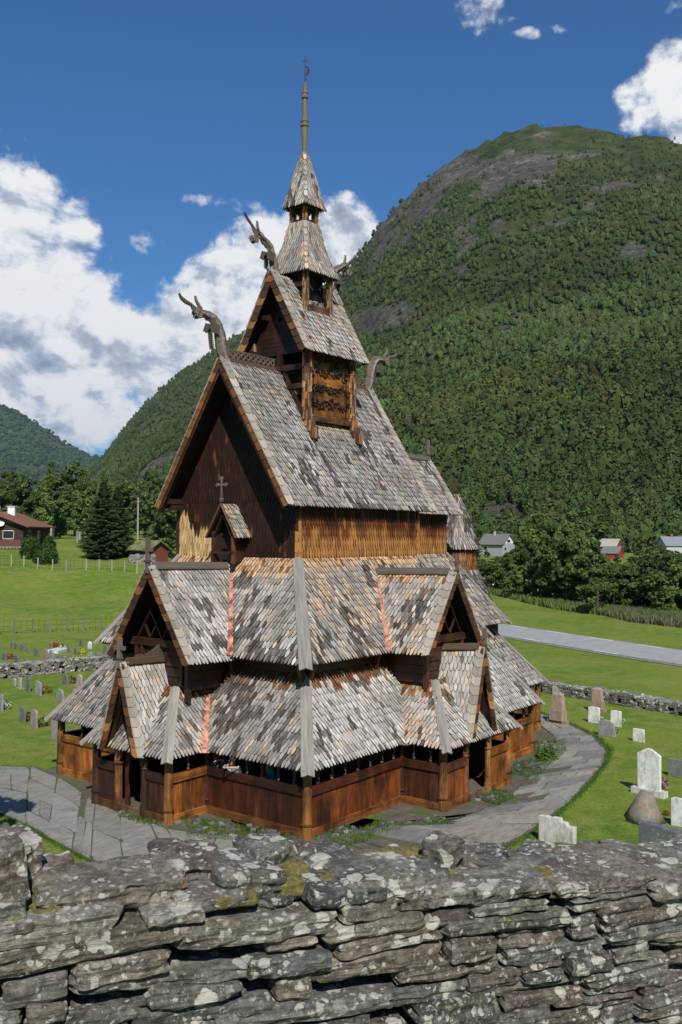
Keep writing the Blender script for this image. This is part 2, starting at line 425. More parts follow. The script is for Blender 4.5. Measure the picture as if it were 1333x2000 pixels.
# foundation of dry stones
mb=MB()
def fnd(a,b,n):
    a=V((*a,0));b=V((*b,0)); L=(b-a).length; k=int(L/.2); n=V((*n,0))
    for i in range(k):
        for r in range(2):
            p=a+(b-a)*((i+rnd())/k)+n*ru(-.02,.16)+V((0,0,-.22+r*.1+ru(-.03,.03)))
            d=(b-a).normalized(); c=jit(random.choice([(.10,.10,.095),(.16,.15,.135),(.07,.07,.07),(.13,.11,.09)]),.25)
            mb.beam(p-d*ru(.06,.16),p+d*ru(.06,.16)+V((0,0,ru(-.03,.03))),ru(.08,.16),ru(.05,.1),V((ru(-.2,.2),ru(-.2,.2),1)),c)
ring=[((gx0,gy),(gx0,pq),(-1,0)),((gx0,pq),(pW,pq),(0,1)),((pW,pq),(pW,-pq),(-1,0)),((pW,-pq),(gx0,-pq),(0,-1)),((gx0,-pq),(gx0,-gy),(-1,0)),((gx0,-gy),(sx0,-gy),(0,-1)),((sx0,-gy),(sx0,pS),(-1,0)),((sx0,pS),(sx1,pS),(0,-1)),((sx1,pS),(sx1,-gy),(1,0)),((sx1,-gy),(gx1,-gy),(0,-1)),((gx1,-gy),(gx1,-cgy),(1,0)),((gx1,-cgy),(cx1,-cgy),(0,-1)),((cx1,-cgy),(cx1,cgy),(1,0))]
for a,b,n in ring: fnd(a,b,n)
M_FND=attr_mat('foundation_stone',.9,.4,14,.6,.02)
mb.build('foundation',M_FND,church)
# floor & inner walls
mb=MB(); mb.beam((-.0+gx0+.05,0,.05),(cx1-.05,0,.05),2*cgy-.1,.1,None,(.05,.035,.025)); mb.beam((gx0+.06,0,.045),(gx1-.05,0,.045),2*gy-.1,.09,None,(.05,.035,.025))
mb.beam((pW+.06,0,.04),(gx0+.1,0,.04),2*pq-.1,.08,None,(.10,.085,.07)); mb.beam((.35,pS+.06,.04),(.35,-gy+.1,.04),3.4,.08,None,(.12,.10,.085)); mb.build('floor',M_GREY,church)
ax0,ax1,ay=-4.2,5.0,3.75   # aisle walls
mb=MB()
def wallbox(mb,x0,x1,y0,y1,z0,z1,col=TARD,t=.1):
    for a,b in (((x0,y0),(x1,y0)),((x1,y0),(x1,y1)),((x1,y1),(x0,y1)),((x0,y1),(x0,y0))):
        L=math.hypot(b[0]-a[0],b[1]-a[1]); k=max(1,int(L/.3)); dx,dy=(b[0]-a[0])/k,(b[1]-a[1])/k
        nn=V((dy,-dx,0)).normalized()
        for i in range(k):
            p=V((a[0]+dx*(i+.5),a[1]+dy*(i+.5),0)); mb.beam(p+V((0,0,z0)),p+V((0,0,z1)),math.hypot(dx,dy)-.006,t,nn,jit(col,.25))
wallbox(mb,ax0,ax1,-ay,ay,.1,4.45,(.035,.014,.009)); mb.build('aisle_wall',M_TAR,church)
mb=MB(); wallbox(mb,ax1-.3,8.5,-2.2,2.2,.1,4.4,(.035,.014,.009)); mb.build('choir_wall',M_TAR,church)
mb=MB()   # horizontal sill beams on the visible band of the aisle wall
for a,b in (((ax0-.08,-ay-.08),(ax0-.08,ay+.08)),((ax0-.08,-ay-.08),(ax1+.08,-ay-.08))):
    mb.beam((*a,3.82),(*b,3.82),.08,.16,None,(.055,.02,.012))
mb.build('wall_plate',M_TAR,church)
# ---------- lower skirt roofs
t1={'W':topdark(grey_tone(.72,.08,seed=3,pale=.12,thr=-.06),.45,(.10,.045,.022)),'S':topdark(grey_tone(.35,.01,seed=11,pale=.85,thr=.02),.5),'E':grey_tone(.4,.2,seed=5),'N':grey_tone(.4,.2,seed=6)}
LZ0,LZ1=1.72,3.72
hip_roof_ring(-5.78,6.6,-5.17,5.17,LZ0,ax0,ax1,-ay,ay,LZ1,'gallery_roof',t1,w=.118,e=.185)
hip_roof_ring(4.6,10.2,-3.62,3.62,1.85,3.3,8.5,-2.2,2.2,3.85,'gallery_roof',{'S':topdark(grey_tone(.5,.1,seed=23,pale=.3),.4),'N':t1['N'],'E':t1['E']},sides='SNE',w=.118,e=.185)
for s in (-1,1):
    hipboard((-5.78,5.17*s,LZ0),(ax0,ay*s,LZ1),.19); hipboard((6.6,5.17*s,LZ0),(ax1,ay*s,LZ1),.19); hipboard((10.2,3.62*s,1.85),(8.5,2.2*s,3.85),.17)
# porch skirts (west and south)
def pskirt(pts,tone):
    mb=MB(); slab(mb,*pts); shingles(mb,*pts,tone=tone,w=.118,e=.185); mb.build('porch_roof',M_SHING,church)
k=.775 # inward run for 1 m of rise
def run(z): return (z-LZ0)*k
zt=3.25
wx0,wy=-7.08,1.66; r=run(zt); wy1=.62
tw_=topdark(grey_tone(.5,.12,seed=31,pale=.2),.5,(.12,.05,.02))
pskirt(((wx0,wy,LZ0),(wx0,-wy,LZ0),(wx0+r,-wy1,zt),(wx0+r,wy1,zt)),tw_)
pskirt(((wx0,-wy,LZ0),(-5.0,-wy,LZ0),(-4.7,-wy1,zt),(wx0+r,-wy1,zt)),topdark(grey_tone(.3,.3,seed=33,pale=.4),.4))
pskirt(((-5.0,wy,LZ0),(wx0,wy,LZ0),(wx0+r,wy1,zt),(-4.7,wy1,zt)),tw_)
hipboard((wx0,-wy,LZ0),(wx0+r,-wy1,zt),.17); hipboard((wx0,wy,LZ0),(wx0+r,wy1,zt),.17)
sy0=-6.5; sm=(sx0+sx1)/2; shw=(sx1-sx0)/2+.22; sh1=.72
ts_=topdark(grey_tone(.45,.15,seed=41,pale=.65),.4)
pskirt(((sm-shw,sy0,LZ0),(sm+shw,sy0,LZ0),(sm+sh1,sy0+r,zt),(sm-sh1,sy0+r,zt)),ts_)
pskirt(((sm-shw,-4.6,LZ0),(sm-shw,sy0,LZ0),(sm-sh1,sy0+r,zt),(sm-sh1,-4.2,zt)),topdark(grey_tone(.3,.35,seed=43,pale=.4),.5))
pskirt(((sm+shw,sy0,LZ0),(sm+shw,-4.6,LZ0),(sm+sh1,-4.2,zt),(sm+sh1,sy0+r,zt)),ts_)
hipboard((sm-shw,sy0,LZ0),(sm-sh1,sy0+r,zt),.16); hipboard((sm+shw,sy0,LZ0),(sm+sh1,sy0+r,zt),.16)
# copper in the valleys between porch and gallery skirts
def meet(z,dx,dy): return None
valley((-5.84,-wy-.03,LZ0+.05),(-5.80+run(3.0),-wy+(3.0-LZ0)*(wy-wy1)/(zt-LZ0)*1.0,3.0+.12),.17)
valley((sm-shw-.02,-5.19,LZ0+.03),(sm-shw+(3.0-LZ0)*(shw-sh1)/(zt-LZ0),-5.19+run(3.0),3.09),.10)
# ---------- gables with verge boards
def lerp(a,b,t): return V(a)*(1-t)+V(b)*t
def verge(foot,apex,out,side,tone_f=(.085,.036,.016),tone_t=(.36,.325,.28),w=.17,L=.42,name='verge_boards'):
    """scalloped boards along a gable verge; out = outward (gable) normal, side = horizontal toward the eave"""
    foot=V(foot);apex=V(apex);out=V(out);d=(apex-foot);LL=d.length;d/=LL
    nn=out.cross(d); nn=nn if nn.z>0 else -nn     # up-normal of the slope
    k=int(LL/(L*.62)); mb=MB()
    for i in range(k+1):
        t0=i*L*.62; t1=min(LL+.04,t0+L); 
        if t1-t0<.1: continue
        c=jit(mix(tone_f,random.choice([ORG,TARB,OCH,TARD,TARB]),ru(.0,.8)),.3)
        lift=.025
        # fascia piece on the front face, curved lower end
        pts=[]
        A=foot+d*t0+out*(.05); B=foot+d*t1+out*.025
        pts=[A+nn*.05, A-nn*(w*.45)+d*.02, A-nn*w*.95+d*.10, B-nn*w, B+nn*.05]
        nrm=(pts[1]-pts[0]).cross(pts[2]-pts[0])
        if nrm.dot(out)<0: pts=pts[::-1]
        mb.plate(pts,out,.022,c,udir=nn)
        c=jit(mix(tone_t,TAN,ru(0,.2)),.12)
        A=foot+d*t0+nn*.085; B=foot+d*t1+nn*.055; wi=.21
        pts=[A+out*.07,A-out*(wi*.4)-d*.03,A-out*wi+d*.07,B-out*wi,B+out*.06]
        nrm=(pts[1]-pts[0]).cross(pts[2]-pts[0])
        if nrm.dot(nn)<0: pts=pts[::-1]
        mb.plate(pts,nn,.022,c,udir=out)
    mb.build(name,M_SHING,church)
def cross(p,h,arm,t,axis,col=(.16,.13,.10),z0=0.0,tie=True):
    """wooden ridge cross; axis = horizontal direction of the arms"""
    p=V(p);ax=V(axis);mb=MB()
    mb.beam(p,p+V((0,0,h)),t,t,ax,jit(col),w1=t*1.05,t1=t*1.05)
    za=h*.66
    mb.beam(p+V((0,0,za))-ax*arm,p+V((0,0,za))+ax*arm,t*.8,t*.95,None,jit(col,.2))
    mb.beam(p+V((0,0,h*.30)),p+V((0,0,h*.36)),t*1.5,t*1.5,ax,mul(col,.6))
    mb.build('cross',M_GREY,church)
def gable_roof(apx_out,apx_in,foot,foot_in,out,tones,name,w=.115,e=.19,**kw):
    """two slopes. apx_out / apx_in ridge ends; foot = +side distance vector of eave from ridge (side, dz)"""
    out=V(out); side=V((0,0,1)).cross(out); 
    for sg,tn in ((1,tones[0]),(-1,tones[1])):
        sv=side*sg*foot[0]+V((0,0,-foot[1]))
        e_out=V(apx_out)+sv; e_in=V(apx_in)+sv if foot_in is None else V(apx_in)+side*sg*foot_in[0]+V((0,0,-foot_in[1]))
        q=(e_out,e_in,V(apx_in),V(apx_out)) 
        n=(q[1]-q[0]).cross(q[3]-q[0])
        if n.z<0: q=(e_in,e_out,V(apx_out),V(apx_in))
        mb=MB(); slab(mb,*q,t=.05); shingles(mb,*q,tone=tn,w=w,e=e,**kw); mb.build(name,M_SHING,church)
        verge(e_out-V((0,0,.03)),V(apx_out)+V((0,0,.03)),out,side*sg)
def ridgebeam(a,b,w=.12,h=.16,col=(.17,.145,.12)):
    mb=MB(); mb.beam(a,b,w,h,None,col); mb.beam(V(a)+V((0,0,-.07)),V(b)+V((0,0,-.07)),w*1.7,.05,None,mul(col,.8)); return mb.build('ridge_board',M_GREY,church)
# mid west gable
gtone=grey_tone(.1,.03,seed=51,pale=.55)
gable_roof((-6.33,0,6.42),(-2.9,0,6.36),(1.60,2.42),None,(-1,0,0),(gtone,gtone),'gable_roof',w=.125,e=.195)
ridgebeam((-6.15,0,6.50),(-3.4,0,6.44),.14,.2); cross((-6.36,0,6.3),.95,.17,.10,(0,1,0),col=(.13,.10,.08))
mb=MB()  # collar boards, body walls
bw=1.02; bx=-5.75
for z in (3.35,3.62,3.9,4.15): mb.beam((bx,-bw-.02,z),(bx,bw+.02,z),.08,.25,None,jit((.05,.02,.012),.2))
for s in (-1,1):
    for z in (3.3,3.55,3.8,4.05): mb.beam((bx,s*bw,z),(-4.2,s*bw,z),.08,.24,None,jit((.06,.022,.012),.2))
    mb.beam((bx-.06,s*bw,2.9),(bx-.06,s*bw,4.35),.14,.12,(1,0,0),(.11,.04,.02))
mb.beam((bx-.07,-1.3,4.38),(bx-.07,1.3,4.38),.14,.2,None,(.075,.03,.018)); mb.beam((bx-.07,-.8,3.3),(bx-.07,-.8,4.3),.1,.1,(1,0,0),(.12,.05,.025)); mb.beam((bx-.07,.8,3.3),(bx-.07,.8,4.3),.1,.1,(1,0,0),(.12,.05,.025))
mb.build('gable_wall',M_TAR,church)
def lattice(c,half,h,out,n=3,col=(.055,.022,.014)):
    """crossing slats filling a gable triangle; c = centre of its base"""
    c=V(c);out=V(out);side=V((0,0,1)).cross(out); mb=MB()
    for sg in (-1,1):
        mb.beam(c+side*sg*half,c+V((0,0,h)),.05,.09,out,col)
        for i in range(1,n+1):
            f=1-2*i/(n+1.0)
            # slat rising parallel to the opposite slope
            st=c+side*(half*f*sg)
            # direction (-sg*half,h) from st until hitting slope |x|/half + z/h = 1 on other side
            t=(1-max(0,-0)*0-0)  
            # param: x=f-t, z=t ; hits 1-z=|x| -> for x<0 : 1-t=t-f -> t=(1+f)/2
            t=(1+f)/2
            mb.beam(st,st-side*(sg*half*t)+V((0,0,h*t)),.035,.07,out,jit(col,.15))
    mb.build('lattice',M_TAR,church)
lattice((bx-.05,0,4.48),1.0,1.50,(-1,0,0),3)
# dark backing a little inside the gables
mb=MB(); mb.plate([(-4.9,1.2,4.0),(-4.9,-1.2,4.0),(-4.9,0,6.0)],(-1,0,0),.05,TARD,udir=(0,1,0)); mb.build('gable_backing',M_TAR,church); mb=MB(); mb.plate([(sm-1.2,-3.9,4.0),(sm+1.2,-3.9,4.0),(sm,-3.9,6.0)],(0,-1,0),.05,TARD,udir=(1,0,0)); mb.build('gable_backing',M_TAR,church)
# mid south gable
gs=grey_tone(.35,.35,topwarm=.3,seed=61,pale=.45)
mgy=-5.56
gable_roof((sm,mgy,6.25),(sm,-2.4,6.20),(1.50,2.18),None,(0,-1,0),(gs,gs),'gable_roof',w=.125,e=.195)
ridgebeam((sm,mgy+.25,6.33),(sm,-2.75,6.27),.14,.2); cross((sm,mgy-.03,6.1),.75,.14,.08,(1,0,0),col=(.15,.10,.07))
mb=MB(); by=-5.1
for z in (3.35,3.62,3.9,4.15): mb.beam((sm-.95,by,z),(sm+.95,by,z),.08,.25,None,jit((.07,.022,.012),.2))
for s in (-1,1):
    for z in (3.3,3.55,3.8,4.05): mb.beam((sm+s*.95,by,z),(sm+s*.95,-3.7,z),.08,.24,None,jit((.06,.022,.012),.2))
    mb.beam((sm+s*.95,by-.06,2.9),(sm+s*.95,by-.06,4.35),.14,.12,(0,1,0),(.20,.07,.025))
mb.beam((sm-1.2,by-.07,4.38),(sm+1.2,by-.07,4.38),.14,.2,None,(.09,.035,.018)); mb.build('gable_wall',M_TAR,church)
lattice((sm,by-.05,4.48),.9,1.3,(0,-1,0),2)
# low west porch gable over the door
pt=grey_tone(.0,.06,seed=71,pale=.95,thr=.4)
gable_roof((-7.24,0,3.93),(-5.5,0,3.88),(.74,2.26),None,(-1,0,0),(pt,pt),'porch_gable_roof',w=.13,e=.20)
ridgebeam((-7.1,0,4.02),(-5.8,0,3.98),.12,.16,(.12,.075,.045)); cross((-7.27,0,3.85),.80,.20,.10,(0,1,0),col=(.17,.13,.10))
# low south porch gable
pt2=grey_tone(.0,.12,seed=73,pale=.95,thr=.4)
gable_roof((sm,-6.47,4.16),(sm,-5.0,4.05),(.70,2.46),None,(0,-1,0),(pt2,pt2),'porch_gable_roof',w=.13,e=.20)
ridgebeam((sm,-6.35,4.25),(sm,-5.1,4.14),.12,.16,(.16,.11,.07)); cross((sm,-6.5,4.05),.72,.14,.085,(1,0,0),col=(.17,.11,.07))
mb=MB() # bargeboard brackets inside the porch gables
for s in (-1,1):
    mb.beam((-7.02,s*.62,1.9),(-7.02,0,3.6),.05,.16,(1,0,0),TARB)
mb.build('gable_brace',M_TAR,church); mb=MB()
for s in (-1,1): mb.beam((sm+s*.6,-6.3,2.0),(sm,-6.3,3.8),.05,.14,(0,1,0),TARB)
mb.build('gable_brace',M_TAR,church)
# small crest on the west porch ridge
mb=MB()
pr=[(0,0),(.08,.07),(.2,.09),(.35,.06),(.5,.10),(.62,.16),(.78,.24),(.95,.33),(1.05,.36),(1.05,0)]
mb.plate([(-6.75+a,.02,4.06+b) for a,b in pr][::-1],(0,-1,0),.05,(.10,.075,.055),udir=(1,0,0)); mb.build('ridge_crest',M_GREY,church)

# ---------- second skirt (aisle roofs)
t2={'W':grey_tone(.85,.12,topwarm=.62,seed=81,pale=.45,thr=.0),'S':grey_tone(.75,.48,topwarm=.3,seed=83,pale=.3,thr=.04),'E':grey_tone(.5,.2,seed=85),'N':grey_tone(.5,.2,seed=86)}
hip_roof_ring(-4.80,4.75,-4.25,4.10,4.06,-3.0,3.0,-2.43,2.43,6.66,'aisle_roof',t2,w=.122,e=.195)
hip_roof_ring(2.6,8.75,-2.80,2.80,4.15,3.0,7.05,-1.1,1.1,6.66,'choir_aisle_roof',{'S':grey_tone(.5,.2,seed=87,pale=.35),'N':t2['N'],'E':t2['E']},sides='SNE',w=.122,e=.195)
for s,yy in ((-1,4.25),(1,4.10)):
    hipboard((-4.80,yy*s,4.06),(-3.0,2.43*s,6.70),.20); hipboard((4.75,yy*s,4.06),(3.0,2.43*s,6.70),.17)
    hipboard((8.75,2.8*s,4.15),(7.05,1.1*s,6.70),.16)
def planeval(ax,sg): pass
# valleys of the middle gables: where gable slope meets the skirt slope
def gv(z,apz,half,drop): return half*(apz-z)/drop
za,zb=4.12,6.15
wxz=lambda z:-4.80+(z-4.06)*(1.80/2.60)
valley((wxz(za)-.03,-gv(za,6.42,1.6,2.42)-.05,za+.07),(wxz(zb)-.03,-gv(zb,6.42,1.6,2.42)-.02,zb+.07),.15)
syz=lambda z:-4.25+(z-4.06)*(1.82/2.60)
valley((sm-gv(za,6.25,1.5,2.18)-.05,syz(za)-.03,za+.07),(sm-gv(6.0,6.25,1.5,2.18)-.02,syz(6.0)-.03,6.0+.07),.12)
# eave brackets under second skirt
for y in (-3.8,-1.3): mb=MB(); mb.beam((-4.3,y,3.3),(-4.55,y,4.1),.12,.12,(0,1,0),(.16,.055,.022)); mb.build('eave_bracket',M_TAR,church)
for x in (-4.2,-1.3,2.1,4.6): mb=MB(); mb.beam((x,-3.8,3.3),(x,-4.05,4.1),.12,.12,(1,0,0),(.16,.055,.022)); mb.build('eave_bracket',M_TAR,church)
for a,b in (((-4.70,-4.15),(-4.70,4.0)),((-4.7,-4.15),(4.65,-4.15))):
    mb=MB(); mb.beam((*a,4.02),(*b,4.02),.07,.10,None,(.05,.02,.012)); mb.build('eave_purlin',M_TAR,church)

# ---------- clerestory walls
def wtoneW(p,v,H,u):
    c=mix((.024,.010,.007),(.040,.015,.009),max(0,min(1,.5+nz(p,1.3,5))))
    # a patch of fresh unpainted shingles low on the north half, ragged upper edge
    yy=p.y; z=p.z
    top=7.42 if yy<1.95 else (7.55+ (yy-1.95)*1.6)
    if 1.02<yy<2.45 and z<top+ru(-.12,.12) and not (yy>1.5 and yy<1.75 and z>7.2): return jit((.66,.44,.20),.10)
    if rnd()<.04: c=mix(c,(.22,.06,.02),.5)
    return c
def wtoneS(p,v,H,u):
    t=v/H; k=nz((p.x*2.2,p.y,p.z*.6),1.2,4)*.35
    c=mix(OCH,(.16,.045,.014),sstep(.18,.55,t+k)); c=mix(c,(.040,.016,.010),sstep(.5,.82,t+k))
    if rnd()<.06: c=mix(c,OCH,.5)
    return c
Wz0,Wz1=6.60,8.30
mb=MB(); slab(mb,(-3,2.43,Wz0),(-3,-2.43,Wz0),(-3,-2.43,8.28),(-3,2.43,8.28),.1); slab(mb,(-3,2.43,8.27),(-3,-2.43,8.27),(-3,-.02,12.05),(-3,.02,12.05),.1)
shingles(mb,(-3,2.43,Wz0),(-3,-2.43,Wz0),(-3,-2.43,8.30),(-3,2.43,8.30),tone=wtoneW,w=.125,e=.22,tip='point',over=0,lift=.018)
O8=Wz0+8*.22
shingles(mb,(-3,2.44,8.30),(-3,-2.44,8.30),(-3,-.03,12.05),(-3,.03,12.05),tone=wtoneW,w=.125,e=.22,tip='point',over=.02,lift=.018)
mb.build('nave_wall',M_WALLSH,church)
mb=MB(); slab(mb,(-3,-2.43,Wz0),(3,-2.43,Wz0),(3,-2.43,Wz1),(-3,-2.43,Wz1),.1); shingles(mb,(-3,-2.43,Wz0),(3,-2.43,Wz0),(3,-2.43,Wz1),(-3,-2.43,Wz1),tone=wtoneS,w=.125,e=.30,tip='point',over=0,lift=.022,lenk=1.4)
mb.build('nave_wall',M_WALLSH,church)
mb=MB(); slab(mb,(3,2.43,Wz0),(-3,2.43,Wz0),(-3,2.43,Wz1),(3,2.43,Wz1),.1); shingles(mb,(3,2.43,Wz0),(-3,2.43,Wz0),(-3,2.43,Wz1),(3,2.43,Wz1),tone=wtoneS,w=.2,e=.34,tip='point',over=0)
slab(mb,(3,-2.43,Wz0),(3,2.43,Wz0),(3,2.43,8.28),(3,-2.43,8.28),.1); slab(mb,(3,-2.43,8.27),(3,2.43,8.27),(3,.02,12.05),(3,-.02,12.05),.1); mb.build('nave_wall',M_WALLSH,church)
mb=MB(); q=((3,-1.1,Wz0),(7.05,-1.1,Wz0),(7.05,-1.1,Wz1),(3,-1.1,Wz1)); slab(mb,*q,.1); shingles(mb,*q,tone=wtoneS,w=.125,e=.30,tip='point',over=0,lift=.022,lenk=1.4)
q=((7.05,-1.1,Wz0),(7.05,1.1,Wz0),(7.05,1.1,Wz1),(7.05,-1.1,Wz1)); slab(mb,*q,.1); q=((7.05,1.1,Wz0),(3,1.1,Wz0),(3,1.1,Wz1),(7.05,1.1,Wz1)); slab(mb,*q,.1)
slab(mb,(7.05,-1.1,8.29),(7.05,1.1,8.29),(7.05,.01,10.0),(7.05,-.01,10.0),.1); mb.build('choir_wall',M_WALLSH,church)
mb=MB()   # corner posts, pale new shingle strip on SW corner
for (x,y) in ((-3.02,-2.45),(3.02,-2.45),(-3.02,2.45)):
    for z in np.arange(6.55,8.3,.3):
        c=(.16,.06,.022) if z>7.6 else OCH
        mb.plate([(x-.02,y-.035,z),(x+.10,y-.035,z+.02),(x+.10,y-.025,z+.42),(x-.02,y-.025,z+.42)],(0,-1,0),.02,jit(c,.2),udir=(1,0,0))
        mb.plate([(x-.035,y+.10,z+.02),(x-.035,y-.02,z),(x-.025,y-.02,z+.42),(x-.025,y+.10,z+.42)],(-1,0,0),.02,jit(OCH if (z<7.2 and y<0) else TARB,.2),udir=(0,1,0))
mb.build('corner_shingles',M_WALLSH,church)
# dormer on the west wall
dormer=MB(); dx0,dx1=-3.62,-2.98
for s in (-1,1):
    dormer.beam((dx0+.1,s*.40,6.50),(dx0+.1,s*.40,7.45),.10,.10,(1,0,0),(.20,.07,.025) if s<0 else TARB)
    dormer.beam((dx0+.1,s*.36,7.3),(dx0+.1,0,7.95),.05,.1,(1,0,0),TARB)
    dormer.plate([(dx0+.12,s*.37,6.55),(dx1,s*.37,6.55),(dx1,s*.37,7.4),(dx0+.12,s*.37,7.4)][::(1 if s<0 else -1)],(0,s,0),.04,TARB,udir=(1,0,0))
dormer.beam((dx0+.06,-.46,6.82),(dx0+.06,.46,6.82),.06,.07,None,TARB)
D=dormer.build('dormer',M_TAR,church)
mb=MB()
for s in (-1,1):
    q=((dx0,s*.60,7.28),(dx1,s*.60,7.28),(dx1,0,8.22),(dx0,0,8.22)) if s<0 else ((dx1,s*.60,7.28),(dx0,s*.60,7.28),(dx0,0,8.22),(dx1,0,8.22))
    slab(mb,*q,t=.04); shingles(mb,*q,tone=grey_tone(.3,.55,seed=91,pale=.2),w=.085,e=.16)
    mb.beam((dx0-.01,s*.62,7.25),(dx0-.01,0,8.24),.03,.08,(1,0,0),(.18,.10,.05))
o=mb.build('dormer_roof',M_SHING,D); 
mb=MB(); mb.beam((dx0,0,8.2),(dx0,0,8.62),.06,.06,(1,0,0),(.10,.07,.055)); mb.tube([(dx0,0,8.3),(dx0,0,8.36),(dx0,0,8.42)],[.07,.08,.06],8,(.1,.07,.05))
mb.tube([(dx0,0,8.6),(dx0,0,8.98)],[.03,.045],8,(.15,.12,.10)); mb.beam((dx0,-.17,8.8),(dx0,.17,8.8),.05,.05,None,(.15,.12,.10))
for y,z in ((-.17,8.8),(.17,8.8),(0,8.98)): mb.tube([(dx0-.03,y,z),(dx0+.03,y,z)],[.055,.055],8,(.17,.14,.12))
mb.build('cross',M_GREY,D)
mb=MB(); mb.beam((dx0+.35,-.3,6.95),(dx0+.35,.3,6.95),.03,.04,None,(.04,.025,.02)); mb.beam((dx0+.35,-.3,7.35),(dx0+.35,.3,7.35),.03,.04,None,(.04,.025,.02)); mb.beam((dx0+.35,0,6.6),(dx0+.35,0,7.7),.03,.03,(1,0,0),(.04,.025,.02)); mb.build('window_frame',M_TAR,D)
M_GLASS=flat_mat('dark_window_glass',(.02,.025,.03),.08,.1,3,spec=.6)
mb=MB(); mb.plate([(dx0+.40,.36,6.6),(dx0+.40,-.36,6.6),(dx0+.40,-.36,7.4),(dx0+.40,0,7.9),(dx0+.40,.36,7.4)],(-1,0,0),.01,(.02,.02,.03)); mb.build('window_pane',M_GLASS,D)

# ---------- main roof
nx=3.72; ny=2.68; nz0=8.18; nz1=12.42
tn=grey_tone(.5,.04,seed=101,pale=.32,thr=.04)
def tnS(p,v,H,u):
    c=tn(p,v,H,u)
    # dark streaks that run down from the turret posts
    for xs in (-1.1,1.25):
        if abs(p.x-xs-(10.9-p.z)*.04)<.13 and p.z<11.2 and p.z>8.7 and rnd()<.7: c=mix(c,DARKP,.75)
    if abs(p.x)<1.1 and p.z>10.0: c=mix(TAN,GREY,min(1,sstep(10.9,10.2,p.z)+ru(-.1,.4))) if p.z>10 else c
    return c
for s in (-1,1):
    q=((-nx,-ny,nz0),(nx,-ny,nz0),(nx,0,nz1),(-nx,0,nz1)) if s<0 else ((nx,ny,nz0),(-nx,ny,nz0),(-nx,0,nz1),(nx,0,nz1))
    mb=MB(); slab(mb,*q,t=.07); shingles(mb,*q,tone=tnS if s<0 else tn,w=.112,e=.185); mb.build('nave_roof',M_SHING,church)
    verge((-nx,s*ny,nz0-.02),(-nx,0,nz1+.03),(-1,0,0),(0,s,0),tone_f=(.20,.075,.022),w=.20,L=.5)
    verge((nx,s*ny,nz0-.02),(nx,0,nz1+.03),(1,0,0),(0,s,0),w=.20,L=.5)
    # inner barge board & purlin ends
    mb=MB(); mb.beam((-nx+.04,s*(ny-.12),nz0-.12),(-nx+.04,0,nz1-.25),.06,.20,(1,0,0),(.03,.014,.009))
    for z in (8.35,):
        mb.beam((-nx+.12,s*(ny-.32),z),(-2.9,s*(ny-.32),z),.2,.16,None,(.05,.022,.015)); mb.beam((-nx+.2,s*(ny-.34),z-.19),(-2.9,s*(ny-.34),z-.19),.18,.16,None,(.05,.022,.015))
    mb.build('barge_board',M_TAR,church)
ck=grey_tone(.3,.1,seed=105,pale=.4)
def ckn(p,v,H,u):
    c=ck(p,v,H,u)
    if p.x<5.6+(8.6-p.z)*.2 and p.z<8.62 and p.x>4.6 and p.y<0: c=jit((.56,.40,.25),.1)
    return c
for s in (-1,1):
    q=((3.0,-1.42,8.15),(7.55,-1.42,8.15),(7.55,0,10.22),(3.0,0,10.22)) if s<0 else ((7.55,1.42,8.15),(3.0,1.42,8.15),(3.0,0,10.22),(7.55,0,10.22))
    mb=MB(); slab(mb,*q,t=.07); shingles(mb,*q,tone=ckn,w=.112,e=.185); mb.build('choir_roof',M_SHING,church)
    verge((7.55,s*1.42,8.15),(7.55,0,10.25),(1,0,0),(0,s,0))
ridgebeam((3.3,0,10.32),(7.5,0,10.32),.12,.2); cross((7.5,0,10.2),.85,.17,.09,(0,1,0),col=(.17,.14,.11))
# pierced ridge crests, west and east of the turret
def crest(x0,x1,z,name='ridge_crest'):
    mb=MB(); mb.beam((x0,0,z+.07),(x1,0,z+.07),.10,.16,None,(.12,.075,.05)); L=abs(x1-x0); k=int(L/.2); sg=1 if x1>x0 else -1
    for i in range(k):
        c=V((x0+sg*(i+.5)*L/k,0,z+.26)); n=12; ro,ri=.105,.055
        for a in range(n):
            t0,t1=2*PI*a/n,2*PI*(a+1)/n
            P=[c+V((math.cos(t)*r,-.025,math.sin(t)*r)) for t,r in ((t0,ri),(t1,ri),(t1,ro),(t0,ro))]
            mb.plate(P[::-1] if (P[1]-P[0]).cross(P[2]-P[0]).y>0 else P,(0,-1,0),.05,jit((.15,.11,.08),.15),udir=(1,0,0))
    mb.beam((x0,0,z+.385),(x1,0,z+.385),.055,.05,None,(.14,.10,.075)); mb.build(name,M_GREY,church)
crest(-3.55,-1.35,12.42); crest(3.5,1.25,12.42)

# ---------- turret, first stage
B=1.13; tz0=10.35
def clad(x,y,z0,z1,ox,oy,flare=.0,col=(.20,.10,.05),w=.16):
    """corner post clad with long split shingles, sweeping outwards at the foot"""
    mb=MB(); z=z0
    mb.beam((x,y,z0),(x,y,z1),w*.9,w*.9,(1,0,0),TARB)
    while z<z1:
        t=(z-z0)/(z1-z0); f=flare*max(0,1-t*3.2)**2
        for (nx_,ny_) in ((0,-1),(-1,0),(1,0),(0,1)):
            for q in (-1,0,1):
                c=jit(mix(col,random.choice([OCH,TARD,TAN,TARB]),ru(.2,.8)),.2)
                sx_,sy_=(-ny_,nx_)
                p=V((x+nx_*w*.55+sx_*q*w*.36+ox*f,y+ny_*w*.55+sy_*q*w*.36+oy*f,z+ru(-.05,.05)))
                o2=V((nx_,ny_,0))
                mb.beam(p+o2*.022,p+V((0,0,.33))+o2*.004,w*.36,.02,o2,c)
        z+=.2
    mb.build('turret_post',M_SHING,church)
for sx_ in (-1,1):
    for sy_ in (-1,1): clad(sx_*B,sy_*B,tz0-.05,13.2,0,sy_,.28,w=.17)
